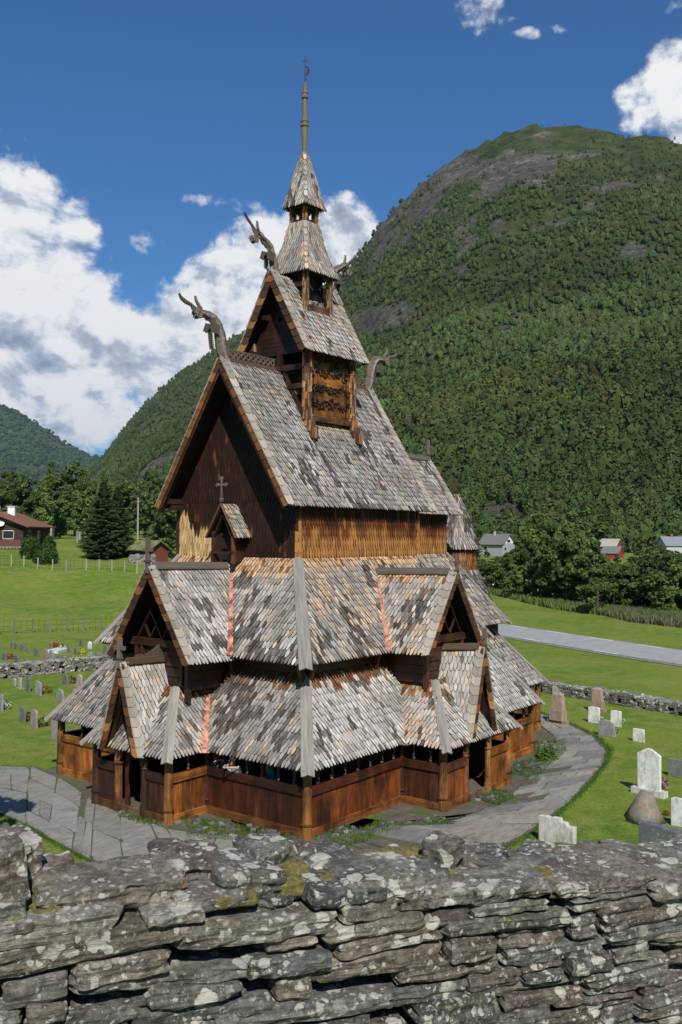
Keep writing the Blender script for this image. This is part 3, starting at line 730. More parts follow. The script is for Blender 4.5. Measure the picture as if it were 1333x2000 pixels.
mb=MB(); # south & north boarded panels with carved openwork
def carved(mb,x0,x1,z0,z1,y,sy,col):
    k=4; hz=(z1-z0)/k
    for i in range(k):
        mb.beam((x0,y,z0+hz*(i+.5)),(x1,y,z0+hz*(i+.5)),.04,hz-.02,None,jit(mix(col,TARB,.15 if i%2 else 0),.15))
for s in (-1,1):
    mb=MB(); carved(mb,-B+.08,B-.08,11.0,13.0,s*(B-.02),s,(.36,.14,.03)); mb.beam((-B,s*(B+.02),10.95),(B,s*(B+.02),10.95),.1,.16,None,(.24,.12,.05)); mb.build('turret_panel',M_TAR,church)
    random.seed(5)
    mb=MB()   # scroll carving in relief
    for row,zc in enumerate((11.45,11.93,12.42,12.8)):
        x=-B+.25
        while x<B-.2:
            R=ru(.08,.15); cz=zc+ru(-.10,.10); pts=[]
            a0=ru(0,6.28); tw=random.choice([-1,1])
            for q in range(12):
                a=a0+tw*q*.62; rr=R*(1-q/14.0); pts.append((x+math.cos(a)*rr,s*(B+.025),cz+math.sin(a)*rr))
            mb.tube(pts,[.020]*12,5,(.03,.014,.009)); x+=ru(.09,.17)
    mb.build('carving',M_TAR,church)
random.seed(19)
for s in (-1,1):
    mb=MB(); x=s*B   # west & east frames: beams, braces, near-black sheet painted as the shaded inside
    mb.beam((x,-B,12.55),(x,B,12.55),.14,.17,None,TARB); mb.beam((x,-B,11.95),(x,B,11.95),.14,.15,None,(.06,.025,.015))
    mb.beam((x,-B+.1,11.0),(x,-.2,12.4),.09,.09,(1,0,0),TARB); mb.beam((x,B-.1,11.0),(x,.2,12.4),.09,.09,(1,0,0),TARB)
    mb.beam((x-s*.02,0,12.3),(x-s*.02,0,13.1),.16,.16,(1,0,0),TARB); mb.beam((x+s*.1,0,12.4),(x+s*.1,0,12.62),.13,.13,(1,0,0),(.10,.04,.02))
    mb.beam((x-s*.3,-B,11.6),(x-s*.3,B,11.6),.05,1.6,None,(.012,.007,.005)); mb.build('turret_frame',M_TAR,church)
# turret saddle roof
tt=1.56; te=1.42; tzz=12.97; tzt=15.5
tg=grey_tone(.15,.18,seed=111,pale=.45)
for s in (-1,1):
    q=((-tt,-te,tzz),(tt,-te,tzz),(tt,0,tzt),(-tt,0,tzt)) if s<0 else ((tt,te,tzz),(-tt,te,tzz),(-tt,0,tzt),(tt,0,tzt))
    mb=MB(); slab(mb,*q,t=.06); shingles(mb,*q,tone=tg,w=.11,e=.175); mb.build('turret_roof',M_SHING,church)
    verge((-tt,s*te,tzz-.02),(-tt,0,tzt+.02),(-1,0,0),(0,s,0),tone_f=(.10,.05,.026),w=.20,L=.42)
    verge((tt,s*te,tzz-.02),(tt,0,tzt+.02),(1,0,0),(0,s,0),w=.20,L=.42)
for sx_ in (-1,1):
    mb=MB(); x=sx_*1.12; c=(.045,.018,.011)
    n=(sx_,0,0); 
    zs=[13.0,13.28,13.56,13.85,15.2]
    for i in range(4):
        z0_,z1_=zs[i],zs[i+1]-.012; h0=1.30*(15.22-z0_)/2.3; h1=1.30*(15.22-z1_)/2.3
        if i==3: # board with a round hole: ring of facets
            cz=14.1; R=.075; N=12; outer=[]
            tri=[(-h0,z0_),(h0,z0_),(.0,15.22)]
            pts=[]
            def edge_hit(a):
                dx,dz=math.cos(a),math.sin(a); best=9
                P=tri
                for j in range(3):
                    (x1,y1),(x2,y2)=P[j],P[(j+1)%3]; ex,ey=x2-x1,y2-y1; den=dx*ey-dz*ex
                    if abs(den)<1e-9: continue
                    t=((x1-0)*ey-(y1-cz)*ex)/den; u_=((x1-0)*dz-(y1-cz)*dx)/den
                    if t>0 and -1e-6<=u_<=1+1e-6: best=min(best,t)
                return best
            angs=sorted([2*PI*j/N for j in range(N)]+[math.atan2(p[1]-cz,p[0])%(2*PI) for p in tri])
            for j in range(len(angs)):
                a,b=angs[j],angs[(j+1)%len(angs)]
                ra,rb=edge_hit(a),edge_hit(b)
                P=[(math.cos(a)*R,cz+math.sin(a)*R),(math.cos(a)*ra,cz+math.sin(a)*ra),(math.cos(b)*rb,cz+math.sin(b)*rb),(math.cos(b)*R,cz+math.sin(b)*R)]
                P3=[V((x,p[0],p[1])) for p in P]
                if (P3[1]-P3[0]).cross(P3[2]-P3[0]).x*sx_<0: P3=P3[::-1]
                mb.add(P3,[[0,1,2,3]],(.050,.018,.011),[(p.y*.4,p.z*.4) for p in P3])
        else:
            P3=[V((x,a,b)) for a,b in ((-h0,z0_),(h0,z0_),(h1,z1_),(-h1,z1_))]
            if sx_<0: P3=P3[::-1]
            mb.plate(P3,n,.06,jit(c,.2),udir=(0,0,1))
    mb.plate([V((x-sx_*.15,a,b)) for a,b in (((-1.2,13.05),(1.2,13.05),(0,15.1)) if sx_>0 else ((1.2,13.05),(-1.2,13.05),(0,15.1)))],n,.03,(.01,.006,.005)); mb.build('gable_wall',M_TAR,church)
for s in (-1,1): mb=MB(); mb.beam((-tt+.05,s*(te-.1),tzz-.1),(-tt+.05,0,tzt-.22),.05,.16,(1,0,0),TARD); mb.beam((-tt+.1,s*.95,13.1),(-1.1,s*.95,13.1),.12,.14,None,TARB); mb.beam((-tt+.2,s*.5,14.2),(-1.1,s*.5,14.2),.12,.14,None,TARB); mb.build('barge_board',M_TAR,church)
# ---------- turret second stage
b2=.60
for sx_ in (-1,1):
    for sy_ in (-1,1): clad(sx_*b2,sy_*b2,14.15,15.85,0,0,0,w=.12,col=(.24,.13,.07))
mb=MB()
for s in (-1,1):
    mb.beam((-b2,s*b2,14.55),(b2,s*b2,14.55),.07,.22,None,(.20,.09,.04)); mb.beam((-b2,s*(b2-.09),14.3),(b2,s*(b2-.09),14.3),.03,.3,None,TARD)
    mb.beam((s*b2,-b2,15.3),(s*b2,b2,15.3),.07,.16,None,(.10,.045,.02)); mb.beam((s*b2,-b2,14.9),(s*b2,b2,14.9),.05,.3,None,(.025,.013,.009))
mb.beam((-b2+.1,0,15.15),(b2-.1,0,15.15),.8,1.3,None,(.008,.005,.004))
mb.build('turret_frame',M_TAR,church)
for s in (-1,1):
    mb=MB()
    for q in range(26):
        x,z=ru(-b2+.12,b2-.12),ru(14.72,15.5); R=ru(.04,.08); a0=ru(0,6.28)
        mb.tube([(x+math.cos(a0+j*.7)*R*(1-j/11),s*(b2-.02),z+math.sin(a0+j*.7)*R*(1-j/11)) for j in range(9)],[.013]*9,5,(.05,.025,.015))
    mb.build('carving',M_TAR,church)
def pyramid(prof,tone,name,w=.10,e=.19,tip='round'):
    """prof: list of (half side, z) from eave to top"""
    mb=MB()
    for (h0,z0_),(h1,z1_) in zip(prof[:-1],prof[1:]):
        C=[(-1,-1),(1,-1),(1,1),(-1,1)]
        for i in range(4):
            a=C[i];b=C[(i+1)%4]
            q=((a[0]*h0,a[1]*h0,z0_),(b[0]*h0,b[1]*h0,z0_),(b[0]*h1,b[1]*h1,z1_),(a[0]*h1,a[1]*h1,z1_))
            slab(mb,*q,t=.03); shingles(mb,*q,tone=tone,w=w,e=e,tip=tip,over=.05,lift=.022)
        # shingles laid over the four arrises
        for i in range(4):
            a=C[i]; d=V((a[0]*(h1-h0),a[1]*(h1-h0),z1_-z0_)); L=d.length; k=max(1,int(L/e))
            for j in range(k):
                p=V((a[0]*h0,a[1]*h0,z0_))+d*(j/k)-d.normalized()*.05; u=V((-a[1],a[0],0)).normalized(); n=u.cross(d).normalized()
                if n.dot(V((a[0],a[1],0)))<0: n=-n
                c=jit(tone(p,j*e,L,0),.2); q_=p+n*.05; dd=d.normalized()
                pts=[q_-u*w*.55+dd*.05,q_-dd*.02,q_+u*w*.55+dd*.05,q_+u*w*.5+dd*e*1.4-n*.03,q_-u*w*.5+dd*e*1.4-n*.03]
                if (pts[1]-pts[0]).cross(pts[2]-pts[0]).dot(n)<0: pts=pts[::-1]
                mb.plate(pts,n,.02,c,udir=u)
    return mb.build(name,M_SHING,church)
sp=grey_tone(.1,.30,seed=121,pale=.3)
pyramid([(.80,15.68),(.62,16.15),(.46,16.7),(.335,17.42)],sp,'spire_roof')
mb=MB(); mb.plate([(-.74,-.74,15.70),(.74,-.74,15.70),(.74,.74,15.70),(-.74,.74,15.70)][::-1],(0,0,-1),.03,TARD); mb.build('soffit',M_TAR,church)
b3=.275
for sx_ in (-1,1):
    for sy_ in (-1,1): clad(sx_*b3,sy_*b3,17.3,18.1,0,0,0,w=.085,col=(.2,.10,.05))
mb=MB()
for s in (-1,1):
    for q in (-.55,.55):
        mb.beam((q*b3,s*b3,17.35),(q*b3,s*b3,18.0),.13,.03,(0,1,0),TARB); mb.beam((s*b3,q*b3,17.35),(s*b3,q*b3,18.0),.13,.03,(1,0,0),TARD)
    mb.beam((-b3,s*b3,17.45),(b3,s*b3,17.45),.05,.12,None,TARB); mb.beam((s*b3,-b3,17.45),(s*b3,b3,17.45),.05,.12,None,TARB); mb.beam((-b3,s*b3,17.98),(b3,s*b3,17.98),.05,.16,None,TARB); mb.beam((s*b3,-b3,17.98),(s*b3,b3,17.98),.05,.16,None,TARB)
mb.build('turret_frame',M_TAR,church)
pyramid([(.48,17.93),(.36,18.4),(.21,19.1),(.06,19.72)],sp,'spire_roof',w=.095,e=.18)
mb=MB(); mb.plate([(-.42,-.42,17.96),(.42,-.42,17.96),(.42,.42,17.96),(-.42,.42,17.96)][::-1],(0,0,-1),.03,TARD); mb.build('soffit',M_TAR,church)
sx=lambda z:.02*(z-19.7)
prof=[(19.55,.13),(19.72,.12),(19.80,.07),(19.95,.075),(20.35,.10),(20.62,.105),(20.64,.135),(20.69,.135),(20.71,.11),(20.78,.11),(20.79,.13),(20.83,.13),(20.85,.10),(21.3,.08),(21.55,.07),(21.57,.11),(21.63,.11),(21.65,.09),(21.72,.09),(21.73,.105),(21.78,.1),(21.8,.07),(21.95,.06),(22.1,.03)]
mb=MB(); mb.tube([(0,0,z) for z,r in prof],[r for z,r in prof],10,(.20,.145,.10)); mb.build('spire_pole',M_GREY,church)
M_IRON=flat_mat('wrought_iron',(.035,.028,.025),.6,.3,10,.3)
mb=MB(); mb.tube([(0,0,22.05),(0,0,22.92)],[.014,.010],6); R_=V((RT.x,RT.y,0))
mb.beam(V((0,0,22.8))-R_*.1,V((0,0,22.8))+R_*.1,.02,.022); mb.tube([(0,0,22.3),(.07,-.06,22.38),(.09,-.09,22.5),(.04,-.05,22.6),(0,0,22.62)],[.012,.02,.025,.018,.01],6)
mb.plate([V((0,0,22.36)),V((0,0,22.36))+R_*.10+V((0,0,.03)),V((0,0,22.36))+R_*.10+V((0,0,.16)),V((0,0,22.52))],(R_.y*-1,R_.x,0),.008); mb.tube([(0,0,22.15),(.05,-.04,22.2),(0,0,22.26)],[.01]*3,5)
mb.build('weather_vane',M_IRON,church)

# ---------- dragon heads
def dragon(xb,zb,sg,scale,neck,snout,horn,curl,comb,mane):
    """all lists are (distance outwards from xb, height above zb)"""
    G=(.155,.125,.10); P3=lambda q,y=0:V((xb+sg*q[0]*scale,y,zb+q[1]*scale))
    def dense(L,n=4):
        out=[]
        for i in range(len(L)-1):
            p0=L[max(i-1,0)];p1=L[i];p2=L[i+1];p3=L[min(i+2,len(L)-1)]
            for k in range(n):
                t=k/n
                out.append(tuple(.5*((2*p1[j])+(-p0[j]+p2[j])*t+(2*p0[j]-5*p1[j]+4*p2[j]-p3[j])*t*t+(-p0[j]+3*p1[j]-3*p2[j]+p3[j])*t**3) for j in range(3)))
        out.append(L[-1]); return out
    mb=MB(); n_=dense(neck); mb.tube([P3(q) for q in n_],[q[2]*scale for q in n_],8,G,flat=.42,side=(0,1,0))
    for s_ in (-1,1): # raised ribs along the neck
        mb.tube([P3(q,s_*.06*scale) for q in n_],[q[2]*scale*.32 for q in n_],6,mul(G,1.5))
        mb.tube([P3((q[0]+.05,q[1]+.05),s_*.05*scale) for q in n_[4:]],[.03*scale]*len(n_[4:]),5,mul(G,.6))
    mb.v=[tuple(V(q)+V((nz(q,9,1),nz(q,9,4),nz(q,9,7)))*.035) for q in mb.v]
    N=mb.build('dragon_head',M_GREY,church)
    mb=MB(); n_=dense(snout); mb.tube([P3(q) for q in n_],[q[2]*scale for q in n_],8,mul(G,1.1),flat=.5,side=(0,1,0))
    for q in n_[::2]: mb.tube([P3((q[0],q[1]-q[2]*.5),-.035*scale*1),P3((q[0],q[1]+q[2]*.5),-.035*scale)],[.02*scale]*2,5,mul(G,.35))
    mb.build('snout',M_GREY,N)
    mb=MB(); n_=dense(horn); mb.tube([P3(q) for q in n_],[q[2]*scale for q in n_],8,G,flat=.6,side=(0,1,0)); mb.build('ear',M_GREY,N)
    mb=MB(); pts=[]
    for k in range(22):
        a=k*.52; r=.13*(1-k/26.0); pts.append(P3((curl[0]+math.cos(a)*r,curl[1]+math.sin(a)*r)))
    for s_ in (-.1,.1): mb.tube([p+V((0,s_*scale*.7,0)) for p in pts],[.033*scale]*22,6,mul(G,1.25))
    mb.build('curl',M_GREY,N)
    mb=MB() # toothed comb under the jaw
    for k in range(5):
        c=(comb[0]+.02*k-.02,comb[1]-k*.05); mb.beam(P3(c,0),P3((c[0]-.42+.03*k,c[1]+.03),0),.05*scale,.03*scale,(0,1,0),mul(G,.6))
    mb.beam(P3((comb[0]-.08,comb[1]+.02)),P3((comb[0]-.05,comb[1]-.24)),.06*scale,.04*scale,(0,1,0),mul(G,.7)); mb.beam(P3((comb[0]-.34,comb[1]+.06),-.1),P3((comb[0]-.30,comb[1]-.22),-.1),.30*scale,.05*scale,(0,1,0),mul(G,.55))
    mb.build('comb',M_GREY,N)
    mb=MB() # openwork strip in front of the neck
    A_=(mane[0][0],mane[0][1]); B_=(mane[1][0],mane[1][1]); kk=9
    mb.beam(P3(A_),P3(B_),.035*scale,.03*scale,(0,1,0),G)
    for k in range(kk):
        q=(A_[0]+(B_[0]-A_[0])*k/kk,A_[1]+(B_[1]-A_[1])*k/kk); mb.beam(P3(q),P3((q[0]-.16,q[1]+.05)),.04*scale,.03*scale,(0,1,0),jit(mul(G,1.2))); mb.beam(P3((q[0]-.02,q[1]+.0)),P3((q[0]-.13,q[1]-.07)),.03*scale,.03*scale,(0,1,0),jit(mul(G,.8)))
    mb.build('mane',M_GREY,N)
    # carved base plates on both slopes
    mb=MB()
    for s_ in (-1,1):
        for k in range(10):
            z=-.05-k*.055; y=s_*(.05+k*.032)
            mb.beam((xb-sg*.02,y,zb+z+.12),(xb-sg*.22,y+s_*.01,zb+z+.10),.05,.03,None,jit((.42,.39,.35),.1))
        mb.beam((xb+sg*.03,s_*.04,zb+.12),(xb+sg*.03,s_*.38,zb-.47),.03,.04,(1,0,0),(.42,.39,.35)); mb.beam((xb-sg*.24,s_*.04,zb+.12),(xb-sg*.24,s_*.38,zb-.47),.03,.04,(1,0,0),(.42,.39,.35))
    mb.build('carved_plate',M_GREY,N)
def conv(pl,xb,zb,w):
    out=[]
    for (px,py),r in zip(pl,w):
        p=on_y(330+px/5.796,400+py/5.796,0); out.append((-(p.x-xb),p.z-zb,r))
    return out
xb1,zb1=-3.72,12.45
nk=conv([(640,1780),(600,1620),(585,1500),(550,1370),(500,1290),(430,1250),(350,1220)],xb1,zb1,[.22,.235,.225,.20,.175,.145,.11])
sn=conv([(350,1215),(290,1180),(250,1130),(190,1095),(140,1050),(115,1005)],xb1,zb1,[.12,.095,.06,.07,.06,.035])
hn=conv([(370,1190),(335,1130),(310,1080),(300,1030)],xb1,zb1,[.07,.06,.05,.04])
cl=conv([(325,1245)],xb1,zb1,[0])[0]; cb=conv([(410,1350)],xb1,zb1,[0])[0]; mn=conv([(445,1420),(470,1640)],xb1,zb1,[0,0])
dragon(xb1,zb1,-1,1.0,nk,sn,hn,cl,cb,mn); dragon(3.72,zb1,1,1.0,nk,sn,hn,cl,cb,mn)
xb2,zb2=-1.58,15.52
nk=conv([(1215,830),(1195,700),(1170,580),(1140,480),(1085,410),(1040,350),(1005,300)],xb2,zb2,[.19,.19,.17,.15,.135,.11,.08])
sn=conv([(1000,330),(965,280),(940,230),(900,170),(870,120),(855,92)],xb2,zb2,[.11,.08,.05,.055,.05,.03])
hn=conv([(1020,310),(1008,260),(1003,220),(1002,185)],xb2,zb2,[.06,.055,.05,.045])
cl=conv([(968,392)],xb2,zb2,[0])[0]; cb=conv([(1050,530)],xb2,zb2,[0])[0]; mn=conv([(1080,580),(1088,720)],xb2,zb2,[0,0])
dragon(xb2,zb2,-1,1.0,nk,sn,hn,cl,cb,mn); dragon(1.58,zb2,1,1.0,nk,sn,hn,cl,cb,mn)

# ---------- apse tower
def cone_roof(cx,cy,prof,tone,name,n=18):
    mb=MB()
    for (r0,z0_),(r1,z1_) in zip(prof[:-1],prof[1:]):
        for i in range(n):
            a,b=2*PI*i/n,2*PI*(i+1)/n
            q=((cx+math.cos(a)*r0,cy+math.sin(a)*r0,z0_),(cx+math.cos(b)*r0,cy+math.sin(b)*r0,z0_),(cx+math.cos(b)*r1,cy+math.sin(b)*r1,z1_),(cx+math.cos(a)*r1,cy+math.sin(a)*r1,z1_))
            slab(mb,*q,t=.04); shingles(mb,*q,tone=tone,w=.11,e=.2,over=.03)
    return mb.build(name,M_SHING,church)
ad=grey_tone(.6,.1,seed=131,pale=.0,thr=-.1)
ACX=9.55
cone_roof(ACX,0,[(1.02,6.82),(.80,7.3),(.5,8.2),(.1,9.0)],ad,'apse_roof')
cone_roof(ACX,0,[(2.1,4.0),(1.35,4.9),(.88,6.0)],ad,'apse_roof')
aw=lambda p,v,H,u: mix((.34,.14,.06),(.16,.07,.035),ru(0,1))
mb=MB()
for i in range(18):
    a,b=2*PI*i/18,2*PI*(i+1)/18; R0=.84
    q=((ACX+math.cos(a)*R0,math.sin(a)*R0,5.95),(ACX+math.cos(b)*R0,math.sin(b)*R0,5.95),(ACX+math.cos(b)*R0,math.sin(b)*R0,6.95),(ACX+math.cos(a)*R0,math.sin(a)*R0,6.95))
    slab(mb,*q,t=.05); shingles(mb,*q,tone=aw,w=.1,e=.2,tip='point',over=0)
mb.build('apse_wall',M_WALLSH,church); mb=MB()
for i in range(18):
    a,b=2*PI*i/18,2*PI*(i+1)/18; R0=1.7
    slab(mb,(ACX+math.cos(a)*R0,math.sin(a)*R0,1.5),(ACX+math.cos(b)*R0,math.sin(b)*R0,1.5),(ACX+math.cos(b)*R0,math.sin(b)*R0,4.3),(ACX+math.cos(a)*R0,math.sin(a)*R0,4.3),.05)
mb.build('apse_wall',M_WALLSH,church)
cross((ACX,0,8.9),.75,.2,.11,(0,1,0),col=(.08,.055,.04))
# ================================================================ land
def vnoise(x,y,seed=0):
    xi=np.floor(x).astype(np.int64); yi=np.floor(y).astype(np.int64); xf=x-xi; yf=y-yi
    def h(a,b):
        n=(a*374761393+b*668265263+seed*974634777)&0xFFFFFFFF; n=((n^(n>>13))*1274126177)&0xFFFFFFFF; n=(n^(n>>16))&0xFFFFFFFF
        return n/4294967295.0
    u=xf*xf*(3-2*xf); v=yf*yf*(3-2*yf)
    return (h(xi,yi)*(1-u)+h(xi+1,yi)*u)*(1-v)+(h(xi,yi+1)*(1-u)+h(xi+1,yi+1)*u)*v
def fbm(x,y,seed=0,o=5,g=.5):
    s=0;a=1;t=0
    for i in range(o): s=s+a*(vnoise(x*2**i+17.3*i,y*2**i-9.1*i,seed+i)*2-1); t+=a; a*=g
    return s/t
PXA=lambda px: math.atan((px-666.5)/FPX)   # bearing to the right of the view axis
def ELT(px,py):
    d=ray(px,py); return d.z/math.hypot(d.x,d.y)      # tangent of the elevation
def tabe(T): return np.array([PXA(a) for a,b in T]),np.array([ELT(a,b) for a,b in T])
def tab(T): 
    return np.array([PXA(a) for a,b in T]),np.array([b for a,b in T])
SKY1=tabe([(-700,1110),(0,1100),(60,1010),(100,972),(150,935),(200,893),(235,845),(270,800),(330,742),(400,697),(475,650),(560,600),(660,535),(700,490),(740,435),(790,382),(830,347),(880,311),(930,286),(985,258),(1040,241),(1100,241),(1170,244),(1215,261),(1262,258),(1333,272),(1500,300),(2200,420)])
SKYD=tab([(-700,3200),(100,2900),(270,2300),(475,1750),(700,1300),(1000,1150),(1333,1080),(2200,1000)])
BAS=tab([(-700,2000),(60,1300),(200,620),(300,430),(500,330),(700,330),(940,320),(1333,305),(2200,300)])
SKY2=tabe([(-700,560),(-200,700),(0,790),(50,813),(90,838),(130,868),(165,886),(180,890),(200,893),(240,915),(330,980),(700,1060),(2200,1080)])
def terrain(x,y):
    dx=x-CAM.x; dy=y-CAM.y; r=np.sqrt(dx*dx+dy*dy)+1e-6
    th=-(np.arctan2(dy,dx)-YAW); th=(th+np.pi)%(2*np.pi)-np.pi
    B=np.interp(th,*BAS); D=np.interp(th,*SKYD)
    T1=np.interp(th,*SKY1)
    # valley floor and its rises
    left=np.clip((PXA(420)-th)/(PXA(420)-PXA(280)),0,1)
    h=left*np.interp(r,[0,66,74,90,106,125,150,300,600,2000],[0,0,0.1,1.7,3.9,5.7,6.3,8,16,50])+(1-left)*np.interp(r,[0,150,300,500,2000],[0,0,1.5,5,50])
    h+=left*np.where((r>76)&(r<110),fbm(x/14,y/14,3,3)*1.2*np.clip((r-76)/10,0,1),0)
    # bank up to the photographer behind the front wall
    hill=np.interp(r,[0,3.2,4.6,7,11,15.5],[5.25,5.25,4.3,2.5,.7,0]); side=np.cos(th)
    # away from the view the bank is a long terrace parallel to the wall
    d2=(dx*WNX+dy*WNY); bank=np.interp(d2,[-60,-12,0,3.0,3.9,6,9,12.5],[6.2,5.6,5.2,4.95,4.3,2.6,.9,0])
    h=h+np.where(r<400,bank,0)*np.clip((420-r)/300,0,1)
    hB=h
    t=np.clip(np.log(r/B)/np.log(D/B),0,1.0)
    T0=(hB-CAM.z)/r
    nn=fbm(x/260,y/260,11,6,.55); n2=fbm(x/60,y/60,21,5,.6)
    g=t**.85
    m=CAM.z+r*(T0+(T1-T0)*g) + (nn*60+n2*12)*np.clip(t*4,0,1)*np.clip((1-t)*5,.10,1)*np.clip(T1*4,0,1)
    m=np.where(r>D,(CAM.z+D*T1)-(r-D)*.25+nn*30,m)
    m=np.maximum(m,h-3)
    h=np.where((r>B)&(T1>.002),np.where(r>D,np.maximum(m,h),m),h)
    T2=np.interp(th,*SKY2); D2=5200.
    t2_=np.clip((r-3300)/(D2-3300),0,1)
    m2=CAM.z+r*T2*t2_**.8+(fbm(x/700,y/700,31,6,.55)*110)*np.clip(t2_*3,0,1)*np.clip((1-t2_)*4,.12,1); m2=np.where(r>D2,CAM.z+D2*T2-(r-D2)*.2,m2)
    h=np.where(r>3300,np.maximum(h,m2),h)
    return h
# direction of the front wall: runs away to the right
WH=YAW-math.radians(70); WDX,WDY=math.cos(WH),math.sin(WH)
WNX,WNY=-WDY,WDX      # horizontal normal pointing to the church
if WNX*FW.x+WNY*FW.y<0: WNX,WNY=-WNX,-WNY
def gz(x,y): return float(terrain(np.array([x]),np.array([y]))[0])
def on_ground(px,py):
    d=ray(px,py); lo,hi=2.0,None; t=5.0
    while t<9000:
        p=CAM+d*t
        if p.z<gz(p.x,p.y): hi=t; break
        lo=t; t*=1.03
    if hi is None: return None
    for _ in range(24):
        m=(lo+hi)/2; p=CAM+d*m
        if p.z<gz(p.x,p.y): hi=m
        else: lo=m
    return CAM+d*hi
fa=np.linspace(-math.radians(40),math.radians(40),640); ba=np.linspace(math.radians(40),2*math.pi-math.radians(40),130)[1:-1]
ths=np.concatenate([fa,ba]); rs=np.concatenate([[0.0],np.geomspace(.6,14,36),np.geomspace(14.5,130,120),np.geomspace(133,9000,260)])
TH,RR=np.meshgrid(ths,rs); GX=CAM.x+RR*np.cos(YAW-TH); GY=CAM.y+RR*np.sin(YAW-TH); GZ=terrain(GX,GY)
nr,na=TH.shape
_ths=list(ths); _rs=list(rs); _GZ=GZ.tolist()
import bisect
def gz(x,y):
    dx=x-CAM.x; dy=y-CAM.y; r=math.hypot(dx,dy); th=-(math.atan2(dy,dx)-YAW)
    while th<_ths[0]: th+=2*math.pi
    while th>=_ths[0]+2*math.pi: th-=2*math.pi
    i=max(0,min(na-1,bisect.bisect_right(_ths,th)-1)); i2=(i+1)%na; t1=_ths[i2] if i2>i else _ths[0]+2*math.pi; f=(th-_ths[i])/(t1-_ths[i])
    j=max(0,min(nr-2,bisect.bisect_right(_rs,r)-1)); g=min(1,(r-_rs[j])/(_rs[j+1]-_rs[j]))
    return (_GZ[j][i]*(1-f)+_GZ[j][i2]*f)*(1-g)+(_GZ[j+1][i]*(1-f)+_GZ[j+1][i2]*f)*g
vid=np.arange(nr*na).reshape(nr,na); nx_=np.roll(vid,-1,axis=1)
quads=np.stack([vid[:-1],vid[1:],nx_[1:],nx_[:-1]],-1).reshape(-1,4)
verts=np.stack([GX,GY,GZ],-1).reshape(-1,3)
Bq=np.interp(((TH+np.pi)%(2*np.pi)-np.pi),*BAS)
ismt=(RR>Bq)[:-1].reshape(-1)
# ---- screen-free masks in bearing / elevation used for outcrops (real places on the slope)
def bearing(x,y,z):
    """bearing and slope angle of a place as seen from the churchyard bank, as survey units"""
    v=np.stack([x-CAM.x,y-CAM.y,z-CAM.z],-1); f=v@np.array(FW); return 666.5+FPX*(v@np.array(RT))/f, 1000-FPX*(v@np.array(UPV))/f
ROCKS=[(735,625,62,26,-.25,1.2),(985,345,28,62,.35,1.1),(1040,330,60,40,-.3,.75),(900,330,70,45,-.6,.75),(830,400,80,40,-.7,.7),(760,480,80,30,-.75,.6),(1235,495,55,14,-.45,1.0),(985,1005,48,28,0,1.1),(310,915,50,16,-.6,1.0),(265,945,20,14,0,1),(1310,930,40,10,-.4,.9),(1210,365,70,9,-.1,.7),(905,525,22,9,-.3,.9),(1010,630,60,18,-.4,.6),(1150,300,90,12,-.1,.5),(1300,350,40,9,.2,.7),(1050,285,120,16,-.1,.35),(1100,430,90,9,-.35,.6),(790,250,60,30,0,.4),(570,840,40,18,-.5,.6)]
def rockmask(x,y,z):
    bx,by=bearing(x,y,z); m=np.zeros_like(bx)
    n=fbm(x/38,y/38,41,5,.6)
    for (cx_,cy_,a,b,rot,k) in ROCKS:
        c,s=math.cos(rot),math.sin(rot); u=((bx-cx_)*c+(by-cy_)*s)/a; v=(-(bx-cx_)*s+(by-cy_)*c)/b
        m=np.maximum(m,k*np.clip(1.35-np.sqrt(u*u+v*v)+n*.9,0,1))
    r=np.hypot(x-CAM.x,y-CAM.y)
    flank=np.clip((1150-bx)/400,0,1)*np.clip((560-by)/200,0,1)
    m=np.maximum(m,np.clip(flank*.72+n*1.1-.10,0,1)*(r<3000)); st=fbm((x+y)/90,z/16,47,4,.6); m=np.maximum(m,np.clip(st*2.6-.75,0,.8)*np.clip((620-by)/200,0,1)*(r<3000))
    m=np.maximum(m,np.clip(n*2.2-1.05,0,.8)*(r<3000))
    return np.clip(m,0,1)
def build_sheet(sel,name,mat,kind='structure'):
    q=quads[sel]; used=np.unique(q); remap=np.zeros(len(verts),dtype=np.int64); remap[used]=np.arange(len(used))
    v=verts[used]; q=remap[q]
    o=np_mesh(name,v,q,None,mat,smooth=True); tag(o,kind=kind)
    return o,v
def mk_lawn():
    m=NT('mown_grass'); ob=m.coord('Object')
    n1=m.noise(ob,.12,4,.6); n2=m.noise(ob,1.4,5,.65); n3=m.noise(ob,9,8,.85); n4=m.noise(m.mapped(ob,(.5,.06,1)),1.2,3)
    c=m.ramp(n2,[(.3,(.072,.122,.013)),(.5,(.105,.166,.018)),(.72,(.158,.212,.032))])
    c=m.mix(m.ramp(n1,[(.42,0.0),(.62,.65)]),c,(.175,.205,.034))
    dry=m.ramp(m.noise(ob,.35,6,.7),[(.50,0.0),(.66,.6)]); c=m.mix(dry,c,(.22,.20,.065))
    c=m.mix(.8,c,m.mix(1.0,c,m.ramp(n3,[(.34,.38),(.66,1.7)]),'MULTIPLY'))
    m.base(c); m.rough(.9); m.b.inputs['Specular IOR Level'].default_value=.15; m.bump(n3,.6,.05); return m.mat
M_LAWN=mk_lawn()
